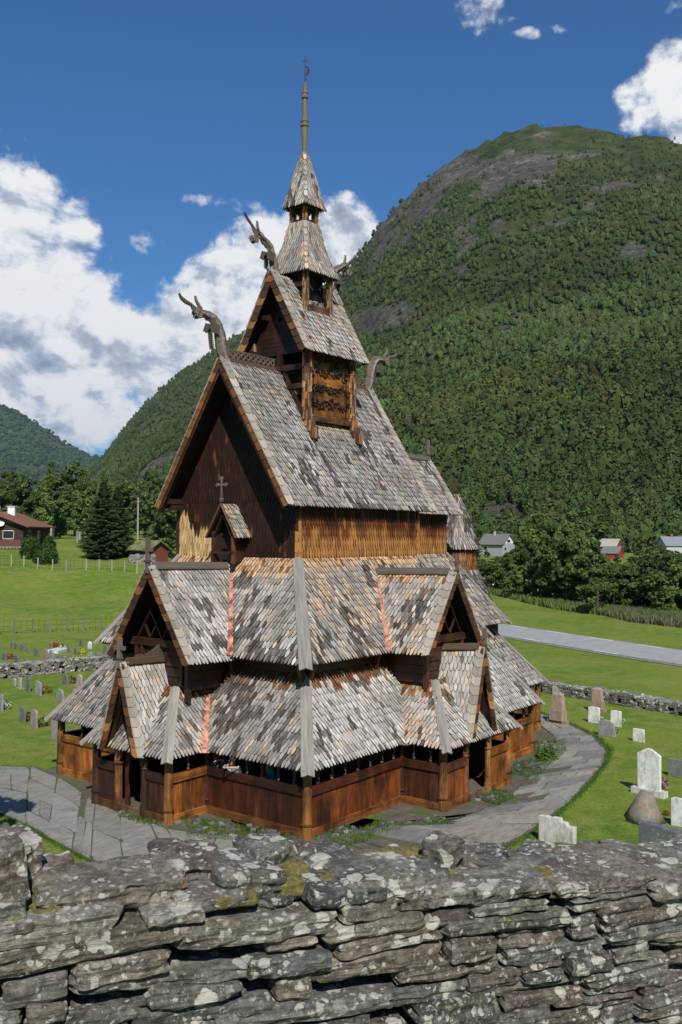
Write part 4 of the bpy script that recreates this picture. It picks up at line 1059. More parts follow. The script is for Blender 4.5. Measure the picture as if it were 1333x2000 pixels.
def mk_mount():
    m=NT('mountain_side'); ob=m.coord('Object'); rk=m.attr('rock')
    n=m.noise(ob,.05,8,.65); n2=m.noise(m.mapped(ob,(.12,.12,.3)),1,8,.7); v=m.vor(m.mapped(ob,(.2,.2,.35)),1.0)
    veg=m.ramp(n,[(.38,(.045,.068,.019)),(.5,(.070,.095,.028)),(.62,(.12,.125,.045))])
    n3=m.noise(m.mapped(ob,(.02,.02,.05)),1,9,.75); rock=m.ramp(m.math('ADD',m.math('MULTIPLY',n2,.5),m.math('MULTIPLY',n3,.5)),[(.38,(.045,.042,.034)),(.47,(.12,.108,.085)),(.54,(.19,.17,.135)),(.62,(.34,.31,.25))])
    rock=m.mix(m.ramp(v,[(.1,.5),(.5,0.0)]),rock,(.05,.048,.045))
    f=m.math('ADD',m.new('ShaderNodeSeparateColor').outputs[0] if False else rk,m.math('MULTIPLY',m.math('SUBTRACT',n2,.5),.6))
    m.base(m.mix(m.ramp(f,[(.32,0.0),(.5,1.0)]),veg,rock)); m.rough(.95); m.b.inputs['Specular IOR Level'].default_value=.1; m.bump(m.math('ADD',n2,m.math('MULTIPLY',n3,2.0)),1.0,7.0); return m.mat
M_MOUNT=mk_mount()
ground,_=build_sheet(~ismt,'ground',M_LAWN)
mount,mv=build_sheet(ismt,'mountain',M_MOUNT)
rkm=rockmask(mv[:,0],mv[:,1],mv[:,2]); at=mount.data.attributes.new('rock','FLOAT','POINT'); at.data.foreach_set('value',rkm.astype(np.float32))

# ---------------------------------------------------------------- foliage
def leaf_cloud(centers,radii,n_each,size,rng,flat=.75,col=None,colvar=.25,out_bias=.8,up=.25):
    """quads scattered near the surface of ellipsoids; returns verts, faces, cols"""
    N=len(centers); K=n_each
    d=rng.normal(size=(N,K,3)); d/=np.linalg.norm(d,axis=-1,keepdims=True)
    rr=rng.uniform(.55,1.02,size=(N,K,1))**.6
    P=centers[:,None,:]+d*rr*radii[:,None,:]
    nrm=d*out_bias+rng.normal(size=(N,K,3))*.55; nrm[...,2]+=up; nrm/=np.linalg.norm(nrm,axis=-1,keepdims=True)
    a=np.cross(nrm,rng.normal(size=(N,K,3))); a/=np.linalg.norm(a,axis=-1,keepdims=True)+1e-9; b=np.cross(nrm,a)
    s=(size[:,None,None] if hasattr(size,'__len__') else size)*rng.uniform(.6,1.4,size=(N,K,1))
    q=np.stack([P-a*s-b*s*.6,P+a*s*.9-b*s*.7,P+a*s+b*s*.6,P-a*s*.8+b*s*.8],2)
    verts=q.reshape(-1,3); faces=np.arange(len(verts)).reshape(-1,4)
    c=col[:,None,:]*(1+rng.uniform(-colvar,colvar,size=(N,K,1))); c=c*(1+rng.uniform(-.06,.06,size=(N,K,3)))
    return verts,faces,c.reshape(-1,3)
def ico(sub=1):
    import bmesh
    b=bmesh.new(); bmesh.ops.create_icosphere(b,subdivisions=sub,radius=1.0); v=np.array([q.co[:] for q in b.verts]); f=np.array([[q.index for q in t.verts] for t in b.faces]); b.free(); return v,f
def cores(cen,rad,sub,rng,col,amp=.28,colvar=.10,k=.84):
    v0,f0=ico(sub); N=len(cen); nv=len(v0)
    d=1+rng.uniform(-amp,amp,size=(N,nv,1)); P=cen[:,None,:]+v0[None]*d*rad[:,None,:]*k
    F=(f0[None]+(np.arange(N)*nv)[:,None,None]).reshape(-1,3); c=col[:,None,:]*(1+rng.uniform(-colvar,colvar,size=(N,len(f0),1)))
    return P.reshape(-1,3),F,c.reshape(-1,3)
def mk_leaf(name,trans=.25):
    m=NT(name); n=m.noise(m.coord('Object'),1.1,3,.6)
    c=m.mix(1.0,m.attr(),m.ramp(n,[(.3,.75),(.7,1.3)]),'MULTIPLY')
    m.base(c); m.rough(.75); m.b.inputs['Specular IOR Level'].default_value=.2
    tr=m.new('ShaderNodeBsdfTranslucent'); m.link(m.mix(1.0,c,(1.3,1.5,.7),'MULTIPLY'),tr.inputs[0]); mx=m.new('ShaderNodeMixShader'); mx.inputs[0].default_value=trans
    m.link(m.b.outputs[0],mx.inputs[1]); m.link(tr.outputs[0],mx.inputs[2]); m.link(mx.outputs[0],m.out.inputs[0]); return m.mat
M_LEAF=mk_leaf('leaf_clumps'); 
def mk_far():
    m=NT('forest_canopy'); m.base(m.attr()); m.rough(.9); m.b.inputs['Specular IOR Level'].default_value=.1; return m.mat
M_FAR=mk_far()
M_BARK=attr_mat('bark',.9,.4,9,.5)
rng=np.random.default_rng(4)
# far-off wood: one mass over the slopes
def forest_points(n,px0,px1,tmin,tmax,bias=1.0):
    px=rng.uniform(px0,px1,n); th=np.arctan((px-666.5)/FPX); t=tmin+(tmax-tmin)*rng.uniform(0,1,n)**bias
    B=np.interp(th,*BAS); D=np.interp(th,*SKYD); r=B*(D/B)**t
    x=CAM.x+r*np.cos(YAW-th); y=CAM.y+r*np.sin(YAW-th); return x,y,r,t,px
def forest(n,px0,px1,t0,t1,K,name,bias=1.0,sz=(2.6,4.8)):
    x,y,r,t,px=forest_points(n,px0,px1,t0,t1,bias); z=terrain(x,y)
    rk=rockmask(x,y,z); keep=rng.uniform(0,1,n)>np.clip(rk*2.0-.35,0,.96)
    bx,by=bearing(x,y,z)
    # sparse, low growth near the bald top
    top=np.clip((430-by)/190,0,1)*np.clip((bx-640)/60,0,1); keep&=rng.uniform(0,1,n)>top*.86
    x,y,z,r,t,top,bx=[a[keep] for a in (x,y,z,r,t,top,bx)]; n=len(x)
    R=rng.uniform(sz[0],sz[1],n)*rng.uniform(.7,1.0,n)*(1-.62*top)*np.clip(r/900,1,2.1)**.5
    hh=R*rng.uniform(.85,1.6,n); cen=np.stack([x,y,z+hh*.75],-1); rad=np.stack([R*.8,R*.8,hh],-1)
    patch=fbm(x/90,y/90,51,4); patch2=fbm(x/25,y/25,57,3)
    base=np.array([.052,.080,.023])[None]*(1+.5*patch[:,None]); base=base*(1+rng.uniform(-.2,.3,n)[:,None]); base[:,0]*=1+.5*np.clip(patch2,0,1)+.55*top+rng.uniform(-.12,.18,n); base[:,1]*=1+.12*top
    v,f,c=leaf_cloud(cen,rad*1.05,K,R*(.12 if K>60 else .17),rng,col=base,colvar=.3,out_bias=.5,up=.1)
    v2,f2,c2=cores(cen,rad,2 if K>60 else 1,rng,base*.9)
    tri=np.concatenate([f[:,[0,1,2]],f[:,[0,2,3]]]); v=np.concatenate([v,v2]); f=np.concatenate([tri,f2+len(v)-len(v2)]); c=np.concatenate([c,c,c2])
    o=np_mesh(name,v,f,c,M_FAR); tag(o,kind='stuff'); return o
forest(30000,-260,1600,.40,1.0,12,'distant_forest',sz=(1.5,3.6))
forest(13000,-260,1600,.10,.43,38,'mountainside_forest',sz=(1.9,4.2))
forest(2400,180,1600,.0,.13,170,'hillfoot_forest',sz=(2.4,4.2))
# the far hillside on the left carries forest too, seen as texture only
n=5200; px=rng.uniform(-350,330,n); th=np.arctan((px-666.5)/FPX); r=rng.uniform(3500,5200,n); x=CAM.x+r*np.cos(YAW-th); y=CAM.y+r*np.sin(YAW-th); z=terrain(x,y)
R=rng.uniform(9,16,n); v,f,c=cores(np.stack([x,y,z+4],-1),np.stack([R,R,R*.8],-1),1,rng,np.tile(np.array([[.036,.062,.018]]),(n,1))*rng.uniform(.6,1.4,(n,1)))
tag(np_mesh('far_valley_forest',v,f,c,M_FAR),kind='stuff')
# ---- individual trees
def tree_mesh(kind,seed):
    """crown mesh + trunk mesh, about 8-10 m tall, base at origin"""
    rg=np.random.default_rng(seed); rs_=random.Random(seed); mb=MB()
    if kind=='birch': H=10.5; spread=1.7; z0=2.6; bl=26; col=np.array([.105,.150,.038]); bark=(.28,.27,.24)
    elif kind=='round': H=8.2; spread=2.9; z0=1.0; bl=34; col=np.array([.082,.125,.032]); bark=(.10,.08,.06)
    elif kind=='alder': H=9.6; spread=2.3; z0=1.2; bl=32; col=np.array([.072,.115,.030]); bark=(.10,.08,.06)
    else: H=5.0; spread=2.4; z0=.5; bl=22; col=np.array([.075,.115,.028]); bark=(.10,.08,.06)
    mb.tube([(0,0,-.3),(.05,.02,H*.3),(rs_.uniform(-.2,.2),rs_.uniform(-.2,.2),H*.62),(rs_.uniform(-.3,.3),0,H*.93)],[.17,.13,.08,.02],8,bark)
    cen=[];rad=[]
    for i in range(bl):
        t=rs_.random(); z=z0+(H-z0)*t**.85; env=math.sin(math.pi*min(1,.12+.80*t))**.75 if kind!='birch' else (1-t)**.55*min(1,t*5+.3)
        a=rs_.random()*6.28; rr=spread*env*rs_.uniform(.35,.95); c=(math.cos(a)*rr,math.sin(a)*rr,z)
        cen.append(c); R=spread*rs_.uniform(.24,.40)*(1.15-.5*t); rad.append((R,R,R*(.8 if kind!='birch' else 1.25)))
        if i%2==0: zb=max(.5,z-rs_.uniform(.6,1.6)); mb.tube([(0,0,zb),(c[0]*.6,c[1]*.6,(z+zb)/2+.1),c],[.055,.035,.012],5,bark)
    cen=np.array(cen);rad=np.array(rad)
    cl=np.tile(col,(bl,1))*(1+rg.uniform(-.22,.3,(bl,1))); v,f,c=leaf_cloud(cen,rad,95,np.full(bl,.19),rg,col=cl,colvar=.35)
    cm=np_mesh('crown',v,f,c,M_LEAF); tr=mb.build('trunk',M_BARK)
    me=(cm.data,tr.data); bpy.data.objects.remove(cm); bpy.data.objects.remove(tr); return me
def spruce_mesh(seed,H=11.0,W=3.6):
    rs_=random.Random(seed); mb=MB(); tk=MB(); tk.tube([(0,0,-.3),(0,0,H*.5),(0,0,H)],[.2,.13,.02],8,(.09,.06,.045))
    for sx_,sy_,hs in ((0,0,1.0),):
        z=.35
        while z<H*.99:
            t=z/H; L=W*(1-t)**.80*(.55+.45*min(1,t*7))+.12; nb=max(4,int(13*(1-t)+5))
            for i in range(nb):
                a=rs_.random()*6.28; l=L*rs_.uniform(.62,1.12); dr=rs_.uniform(.10,.30); d=V((math.cos(a),math.sin(a),0)); s=V((-d.y,d.x,0))
                p0=V((0,0,z+.1)); c=jit((.026,.045,.012),.45)
                for q in range(6): # drooping sprays
                    f=(q+.8)/6; p=p0+d*l*f+V((0,0,-dr*l*f*.7+.16*l*f*f)); w=.44*(1-f*.55)*rs_.uniform(.7,1.3); ll=l/6*1.5
                    mb.add([p-s*w-V((0,0,.12)),p+d*ll*.25+V((0,0,.05)),p+s*w-V((0,0,.12)),p+d*ll-V((0,0,.16+rs_.random()*.1))],[[0,3,2,1]],jit(c,.3))
                    if q>1: mb.add([p-s*w*.8-V((0,0,.02)),p-s*w*.3-V((0,0,.45)),p+s*w*.5-V((0,0,.38)),p+s*w*.7],[[0,1,2,3]],jit(mul(c,.9),.3))
            z+=.15+.10*t
    cm=mb.build('crown',M_LEAF); tr=tk.build('trunk',M_BARK); me=(cm.data,tr.data); bpy.data.objects.remove(cm); bpy.data.objects.remove(tr); return me
TM={k:[tree_mesh(k,s) for s in range(3)] for k in ('birch','round','alder','bush')}
def put_tree(x,y,kind,scale,label,group=None,name=None,var=None,cat='tree',sxy=1.0):
    me=random.choice(TM[kind]) if var is None else var
    e=empty(name or ('birch_tree' if kind=='birch' else 'bush' if kind=='bush' else 'deciduous_tree'),(x,y,gz(x,y)-.05)); e.rotation_euler=(0,0,rnd()*6.28); e.scale=(scale*sxy*ru(.9,1.1),scale*sxy*ru(.9,1.1),scale*ru(.92,1.08))
    tag(e,label,cat,group)
    for nm,m in (('crown',me[0]),('trunk',me[1])):
        o=bpy.data.objects.new(nm,m); COL.objects.link(o); o.parent=e
    return e
def at_r(px,r):
    th=PXA(px); return CAM.x+r*math.cos(YAW-th)/1.0, CAM.y+r*math.sin(YAW-th)
# belt on the right beyond the field
random.seed(33)
front=[(px_,13520/(py_-1045.0)) for px_,py_ in ((925,1144),(948,1148),(972,1153),(1000,1158),(1028,1164),(1056,1169),(1084,1173),(1110,1176),(1136,1178),(1162,1180),(1188,1182),(1214,1183),(1240,1185),(1268,1186),(1296,1187),(1324,1188),(1352,1189),(1380,1190))]
KH={'birch':10.5,'round':8.6,'alder':10.0,'bush':5.2}
def lim(px_,r_,k,s_,T):
    x,y=at_r(px_,r_); top=np.interp(px_,[a for a,b in T],[b for a,b in T]); al=(1045-top)/FPX*r_+CAM.z-gz(x,y); return max(.25,min(s_,al/KH[k]*ru(.82,1.0)))
TOPR=[(900,1075),(945,1088),(1000,1080),(1020,1040),(1045,1000),(1085,1008),(1112,1035),(1130,1010),(1152,1022),(1166,1088),(1228,1096),(1246,1064),(1300,1060),(1333,1072),(1420,1050)]
for px_,r_ in front:
    px_+=ru(-6,6); r_+=ru(-2,3); x,y=at_r(px_,r_); k=random.choice(['round','round','alder']); s_=lim(px_,r_,k,ru(.70,.95),TOPR); put_tree(x,y,k,s_,'bushy dark green tree in the front row of the belt beyond the road field','front row of the tree belt',sxy=max(1,.62/s_))
for row,(n,dr,s0,s1) in enumerate(((18,9,.9,1.1),(18,22,1.0,1.2),(17,38,1.0,1.3),(16,60,1.0,1.3),(16,90,1.0,1.3),(16,125,1.0,1.3))):
    for i in range(n):
        px_=915+(1400-915)*(i+ru(.1,.9))/n; base=np.interp(px_,[p for p,r in front],[r for p,r in front]); r_=base+dr+ru(-4,4)
        x,y=at_r(px_,r_); k=random.choice(['round','alder','birch','alder']); s_=lim(px_,r_,k,ru(s0,s1),TOPR if r_<275 else [(0,1010),(2000,1010)])
        put_tree(x,y,k,s_,'leafy tree deeper in the belt, showing above the front row of trees','deeper rows of the tree belt',sxy=max(1,.6/s_))
# one tall birch and a dark willow that stand out of the belt
x,y=at_r(1052,125); put_tree(x,y,'birch',1.12,'tallest birch of the belt, right of the white gabled house, pale trunk showing')
x,y=at_r(1135,150); put_tree(x,y,'round',1.35,'big rounded dark green tree left of the red barn')
x,y=at_r(1168,93); put_tree(x,y,'bush',.62,'low round bush at the field edge below the tree belt',cat='bush')
_P=on_z(10,1560); _q=(_P.x+8*math.cos(math.radians(-133)),_P.y+8*math.sin(math.radians(-133)))  # tree added outside the view so that its shade falls on the paving
put_tree(_q[0],_q[1],'round',.97,'leafy tree added out of view past the left frame edge to shade the end of the paving',sxy=.44)
# left side behind the chalet and by the spruce
random.seed(8)
for i in range(15):
    px_=-90+i*24+ru(-8,8); x,y=at_r(px_,ru(150,165)); put_tree(x,y,random.choice(['round','alder','birch']),ru(.85,1.1),'green tree in the row behind the brown chalet','trees behind the chalet')
for i in range(16):
    px_=-60+i*26+ru(-9,9); x,y=at_r(px_,ru(185,230)); put_tree(x,y,random.choice(['round','alder','alder']),ru(1.1,1.45),'dark green tree standing further back behind the chalet row','trees further back on the left')
for px_,r_,s in ((152,140,.85),(163,142,.90)):
    x,y=at_r(px_,r_); put_tree(x,y,'birch',s,'slender birch with a white trunk, '+('left' if px_<155 else 'right')+' of the two beside the big spruce')
for px_,r_ in ((290,150),(312,140),(335,150),(352,160),(300,180),(330,190),(375,170)):
    x,y=at_r(px_,r_); put_tree(x,y,'alder',ru(1.0,1.25),'leafy tree behind the turf roofed hut','trees behind the turf roofed hut')
SPR=spruce_mesh(3,11.6,3.3); 
x,y=at_r(202,112); put_tree(x,y,None,.76,'taller of the two dark spruces, left one with the highest tip',name='spruce_tree',var=SPR)
x,y=at_r(229,114); put_tree(x,y,None,.71,'slightly lower dark spruce, right one grown against its taller neighbour',name='spruce_tree',var=SPR)
def conifer_bush(px_,r_,H,W,label):
    rg=np.random.default_rng(int(px_)); n=8; zz=np.linspace(.15,.85,n)*H; cen=np.stack([rg.normal(size=n)*.05,rg.normal(size=n)*.05,zz],-1); R=W*np.sin(np.pi*np.clip(zz/H*.72+.25,0,1)); rad=np.stack([R,R,np.full(n,H*.16)],-1)
    v,f,c=leaf_cloud(cen,rad,160,np.full(n,.09),rg,col=np.tile([[.035,.075,.014]],(n,1))*(1+rg.uniform(-.1,.3,(n,1))),colvar=.35)
    x,y=at_r(px_,r_); o=np_mesh('shrub',v,f,c,M_LEAF); o.location=(x,y,gz(x,y)-.05); tag(o,label,'shrub')
conifer_bush(56,108,2.6,.95,'dark conical shrub, leftmost on the bank below the chalet')
conifer_bush(71,112,2.5,.75,'narrow upright shrub, between the dark cone and the pale one'); conifer_bush(96,113,2.6,1.0,'bright yellow-green clipped shrub nearest the chalet corner'); conifer_bush(92,106,1.7,1.5,'wide low dark bush in front of the yellow-green shrub')
# ================================================================ yard
random.seed(21)
def xy(px,py,z=0.0):
    p=on_z(px,py,z); return (p.x,p.y)
OUT=[(-150,1565),(0,1588),(60,1615),(110,1645),(200,1690),(400,1740),(600,1790),(760,1765),(900,1700),(1000,1643),(1060,1606),(1110,1566),(1150,1527),(1178,1490),(1183,1465),(1155,1438),(1105,1413),(1050,1392),(1000,1385)]
INN=[(-150,1500),(0,1497),(70,1500),(130,1530),(205,1580),(330,1622),(480,1640),(600,1665),(690,1640),(770,1612),(860,1612),(930,1590),(1000,1555),(1045,1510),(1090,1470),(1085,1440),(1050,1415),(1020,1402),(985,1392)]
def resample(P,n):
    P=[V((*q,0)) for q in P]; L=[0]
    for a,b in zip(P[:-1],P[1:]): L.append(L[-1]+(b-a).length)
    out=[]
    for i in range(n):
        t=L[-1]*i/(n-1); k=max(j for j in range(len(L)) if L[j]<=t+1e-9); k=min(k,len(P)-2); f=(t-L[k])/(L[k+1]-L[k]); out.append(P[k]*(1-f)+P[k+1]*f)
    return out
def strip(OUTW,INW,steps):
    o=[];i_=[]
    for k in range(len(OUTW)-1):
        for s in range(steps):
            f=s/steps; o.append(V(OUTW[k])*(1-f)+V(OUTW[k+1])*f); i_.append(V(INW[k])*(1-f)+V(INW[k+1])*f)
    o.append(V(OUTW[-1])); i_.append(V(INW[-1])); return o,i_
OW=[(*xy(*p),0) for p in OUT]; IW=[(*xy(*p),0) for p in INN]
def mk_soil():
    m=NT('trodden_soil'); ob=m.coord('Object'); n=m.noise(ob,3,6,.7); g=m.noise(ob,1.1,4,.6); f=m.noise(ob,30,3,.7)
    c=m.ramp(n,[(.3,(.055,.045,.033)),(.55,(.11,.092,.07)),(.75,(.17,.15,.12))]); c=m.mix(m.ramp(g,[(.50,0.0),(.60,.85)]),c,(.06,.10,.016)); c=m.mix(.5,c,m.mix(1.0,c,m.ramp(f,[(.3,.5),(.7,1.5)]),'MULTIPLY'))
    m.base(c); m.rough(.95); m.bump(f,.7,.03); return m.mat
M_SOIL=mk_soil()
o_,i_=strip(OW,IW,4)
mb=MB(); C0=V((0,0,0)); vs=[];fs=[]
for k_,(a,b) in enumerate(zip(o_,i_)):
    a=a+(a-b).normalized()*.12; c=b+(b-a).normalized()*(.15 if k_<9 else min(5.0,.15+(k_-9)*.8))
    vs+= [V((a.x+ru(-.06,.06),a.y+ru(-.06,.06),.008)),V((c.x,c.y,.008))]
for k in range(len(o_)-1): fs.append([2*k,2*k+2,2*k+3,2*k+1])
mb.add(vs,fs,(.2,.2,.2)); 
if (V(vs[2])-V(vs[0])).cross(V(vs[1])-V(vs[0])).z<0: mb.f=[f[::-1] for f in mb.f]
tag(mb.build('path_bed',M_SOIL),kind='structure')
# flagstones
def mk_flag():
    m=NT('slate_flagstone'); ob=m.coord('Object'); n=m.noise(m.mapped(ob,(1,3,1)),2.2,6,.65); f=m.noise(ob,24,4,.7); st=m.noise(ob,.9,5,.7)
    c=m.mix(1.0,m.attr(),m.ramp(n,[(.3,.72),(.7,1.25)]),'MULTIPLY'); c=m.mix(m.ramp(st,[(.52,0.0),(.68,.5)]),c,(.13,.11,.085)); c=m.mix(m.ramp(m.noise(ob,5,5,.75),[(.60,0.0),(.66,.6)]),c,(.09,.085,.06))
    m.base(c); m.rough(.8); m.b.inputs['Specular IOR Level'].default_value=.25; m.bump(m.math('ADD',n,m.math('MULTIPLY',f,.3)),.5,.03); return m.mat
M_FLAG=mk_flag()
mb=MB(); u=0.0; o2,i2=strip(OW,IW,12); N2=len(o2); cum=[0]
for k in range(1,N2): cum.append(cum[-1]+((o2[k]-o2[k-1]).length+(i2[k]-i2[k-1]).length)/2)
def pt(s,t):
    s=max(0,min(cum[-1]-1e-4,s)); k=max(0,min(N2-2,int(np.searchsorted(cum,s)-1))); f=(s-cum[k])/(cum[k+1]-cum[k]+1e-9)
    a=o2[k]*(1-f)+o2[k+1]*f; b=i2[k]*(1-f)+i2[k+1]*f; return a*(1-t)+b*t
s=0
skew=0
while s<cum[-1]:
    ds=ru(.55,1.25)*(1.5 if s<cum[-1]*.45 else 1); W=(pt(s,0)-pt(s,1)).length; n=max(1,int(round(W/(ru(.8,1.7) if s>cum[-1]*.45 else ru(1.3,2.4))))); cuts=[0]+sorted([(k+ru(-.28,.28))/n for k in range(1,n)])+[1.0]
    sk1=ru(-.18,.18)
    for a,b in zip(cuts[:-1],cuts[1:]):
        nsub=1 if rnd()<.7 else 2; e0=s
        for q in range(nsub):
            s0=s+ds*q/nsub; s1=s+ds*(q+1)/nsub
            w=pt(s,a)-pt(s,b); g=.022
            sk=lambda t,k_:skew*(t-.5) if k_==0 and q==0 else (sk1*(t-.5) if k_==1 and q==nsub-1 else 0)
            gt=g/max(W,.3)
            P=[pt(s0+sk(a,0)+g,a+gt),pt(s1+sk(a,1)-g,a+gt),pt(s1+sk(b,1)-g,b-gt),pt(s0+sk(b,0)+g,b-gt)]
            if b>.98 and rnd()<.25: continue
            P=[p+V((ru(-.035,.035),ru(-.035,.035),0)) for p in P]
            # cut corners irregularly
            PP=[]
            for i in range(4):
                p=P[i];pn=P[(i+1)%4];pp=P[i-1]; PP+= [p+(pp-p)*ru(.02,.10),p+(pn-p)*ru(.02,.10)]; PP.append((p+pn)/2+V((ru(-.02,.02),ru(-.02,.02),0)))
            ar=sum(PP[i].x*PP[(i+1)%12].y-PP[(i+1)%12].x*PP[i].y for i in range(12))
            if ar<0: PP=PP[::-1]
            z=ru(.022,.038); c=jit(random.choice([(.21,.205,.185),(.185,.182,.168),(.24,.232,.205),(.25,.23,.19),(.165,.165,.157)] if s>cum[-1]*.45 else [(.235,.225,.20),(.215,.21,.188)]),.08)
            t1,t2=ru(-.008,.008),ru(-.008,.008); cc=(P[0]+P[2])/2
            mb.plate([V((p.x,p.y,z+(p.x-cc.x)*t1+(p.y-cc.y)*t2)) for p in PP],(0,0,1),.05,c)
    s+=ds; skew=sk1
tag(mb.build('path',M_FLAG),kind='structure')
# ---- road
RN=[(14,-62),(28,-26),(38.6,.6),(47.6,19),(60,37),(84,57),(118,74),(160,88),(230,100),(420,120)]
def roadstrip(P,w,z,name,mat,off=0.0,dash=None,n=90,kind='structure'):
    R=resample(P,n); mb=MB(); 
    for k in range(n-1):
        if dash and (k%dash[0])>=dash[1]: continue
        a,b=R[k],R[k+1]; da=(R[min(k+1,n-1)]-R[max(k-1,0)]).normalized(); db=(R[min(k+2,n-1)]-R[max(k,0)]).normalized(); na=V((da.y,-da.x,0)); nb=V((db.y,-db.x,0))
        q=[a+na*(off),b+nb*(off),b+nb*(off-w),a+na*(off-w)]
        q=[V((p.x,p.y,max(0,gz(p.x,p.y))+z)) for p in q]
        if (q[1]-q[0]).cross(q[2]-q[0]).z<0: q=q[::-1]
        mb.add(q,[[0,1,2,3]])
    o=mb.build(name,mat); tag(o,kind=kind); return o
M_ASPH=flat_mat('worn_asphalt',(.30,.30,.29),.9,.14,1.2,bump=.1); M_PAINT=flat_mat('road_paint',(.75,.75,.73),.8,.1,3); M_VERGE=flat_mat('gravel_verge',(.20,.19,.16),.95,.35,3)
roadstrip(RN,6.3,.03,'road_verge',M_VERGE,off=.2)
roadstrip(RN,5.5,.05,'road',M_ASPH)
roadstrip(RN,.13,.056,'road_marking',M_PAINT,off=-.25,dash=(2,1),n=200); roadstrip(RN,.13,.056,'road_marking',M_PAINT,off=-5.2,dash=(4,1),n=260)
# ---- tall grass
def grass(n,fn,h,w,cols,name,kind='stuff'):
    V_=[];F_=[];C_=[]
    for i in range(n):
        x,y,z=fn(); a=rnd()*6.28; hh=h*ru(.5,1.2); dx,dy=math.cos(a)*w,math.sin(a)*w; lx,ly=ru(-.4,.4)*hh,ru(-.4,.4)*hh; b=len(V_)
        V_+=[(x-dx,y-dy,z),(x+dx,y+dy,z),(x+dx*.6+lx*.5,y+dy*.6+ly*.5,z+hh*.6),(x-dx*.1+lx,y-dy*.1+ly,z+hh)]; F_.append([b,b+1,b+2,b+3]); C_.append(jit(random.choice(cols),.2))
    o=np_mesh(name,np.array(V_),np.array(F_),np.array(C_),M_LEAF); tag(o,kind=kind); return o
def inpoly(x,y,P):
    c=False
    for i in range(len(P)):
        (x1,y1),(x2,y2)=P[i],P[i-1]
        if (y1>y)!=(y2>y) and x<(x2-x1)*(y-y1)/(y2-y1)+x1: c=not c
    return c
TG=[on_z(*p) for p in ((1120,1172),(1180,1180),(1340,1188),(1420,1195),(1420,1236),(1340,1228),(1230,1215),(1130,1190))]; TGP=[(p.x,p.y) for p in TG]
xs=[p[0] for p in TGP];ys=[p[1] for p in TGP]
def tg():
    while True:
        x,y=ru(min(xs),max(xs)),ru(min(ys),max(ys))
        if inpoly(x,y,TGP): return x,y,gz(x,y)
grass(20000,tg,.7,.06,[(.12,.15,.05),(.16,.16,.08),(.20,.18,.11),(.10,.14,.035),(.17,.14,.12)],'tall_grass')
def edge_g():
    i=int(ru(0,len(front)-1)); f=rnd(); px_=front[i][0]*(1-f)+front[i+1][0]*f; r_=front[i][1]*(1-f)+front[i+1][1]*f-ru(1,8); x,y=at_r(px_,r_); return x,y,gz(x,y)
grass(9000,edge_g,.7,.10,[(.09,.15,.03),(.12,.18,.04),(.16,.17,.07)],'field_edge_weeds')
# grass tufts & pebbles in the dirt ring round the church
def ringpt(lo,hi):
    def f():
        for _ in range(200):
            s_=ru(.19,1)*cum[-1]; t=ru(lo,hi); a=pt(s_,0);b=pt(s_,1); p=b+(b-a).normalized()*(t); 
            if nz((p.x,p.y,0),.55,12)>.02: return p.x,p.y,.005
        return p.x,p.y,.005
    return f
def infoot(x,y):
    return (gx0<x<gx1 and abs(y)<gy) or (pW<x<gx0+.1 and abs(y)<pq) or (sx0<x<sx1 and pS<y<0) or (0<x<cx1 and abs(y)<cgy)
def outside(fn):
    def g():
        while True:
            p=fn()
            if not infoot(p[0],p[1]): return p
    return g
grass(11000,outside(ringpt(-.35,1.3)),.085,.012,[(.07,.13,.015),(.09,.16,.02),(.05,.10,.012)],'grass_tufts')
def seams():
    s_=rnd()*cum[-1]; t=random.choice([ru(-.03,.04),ru(.9,1.05)]); p=pt(s_,t); return p.x,p.y,.01
grass(5000,seams,.05,.01,[(.07,.12,.015),(.10,.12,.03)],'grass_tufts')
def lawn_edge():
    s_=rnd()*cum[-1]; p=pt(s_,0); q=pt(s_,1); d=(p-q).normalized(); p=p+d*(.1+abs(random.gauss(0,.12))); return p.x,p.y,0
grass(9000,lawn_edge,.06,.009,[(.06,.13,.012),(.08,.15,.02),(.05,.11,.012)],'lawn_edge_grass')
def pebbles(n,fn,name,s0,s1):
    mb=MB()
    for i in range(n):
        x,y,z=fn(); s_=ru(s0,s1); c=jit(random.choice([(.10,.10,.095),(.07,.07,.07),(.17,.165,.15),(.09,.075,.06)]),.3); a=rnd()*3.14
        d=V((math.cos(a),math.sin(a),ru(-.2,.2))); mb.beam(V((x,y,z+s_*.15))-d*s_*.6,V((x,y,z+s_*.15))+d*s_*.6,s_*.9,s_*.6,V((ru(-.3,.3),ru(-.3,.3),1)),c,w1=s_*ru(.4,.9),t1=s_*ru(.3,.6))
    tag(mb.build(name,M_FND),kind='stuff')
pebbles(520,outside(ringpt(-.1,1.7)),'loose_stones',.04,.16)
# leafy plant at the foot of the choir
rg=np.random.default_rng(9); p=on_z(1062,1482); v,f,c=leaf_cloud(np.array([[0,0,.14],[.22,.1,.1],[-.2,-.12,.1],[.05,-.25,.08]]),np.array([[.26,.26,.16]]*4),90,np.full(4,.05),rg,col=np.array([[.07,.13,.02]]*4),up=.8)
o=np_mesh('leafy_plant',v,f,c,M_LEAF); o.location=p; tag(o,'low leafy green plant on the stony strip by the choir corner of the church','plant')

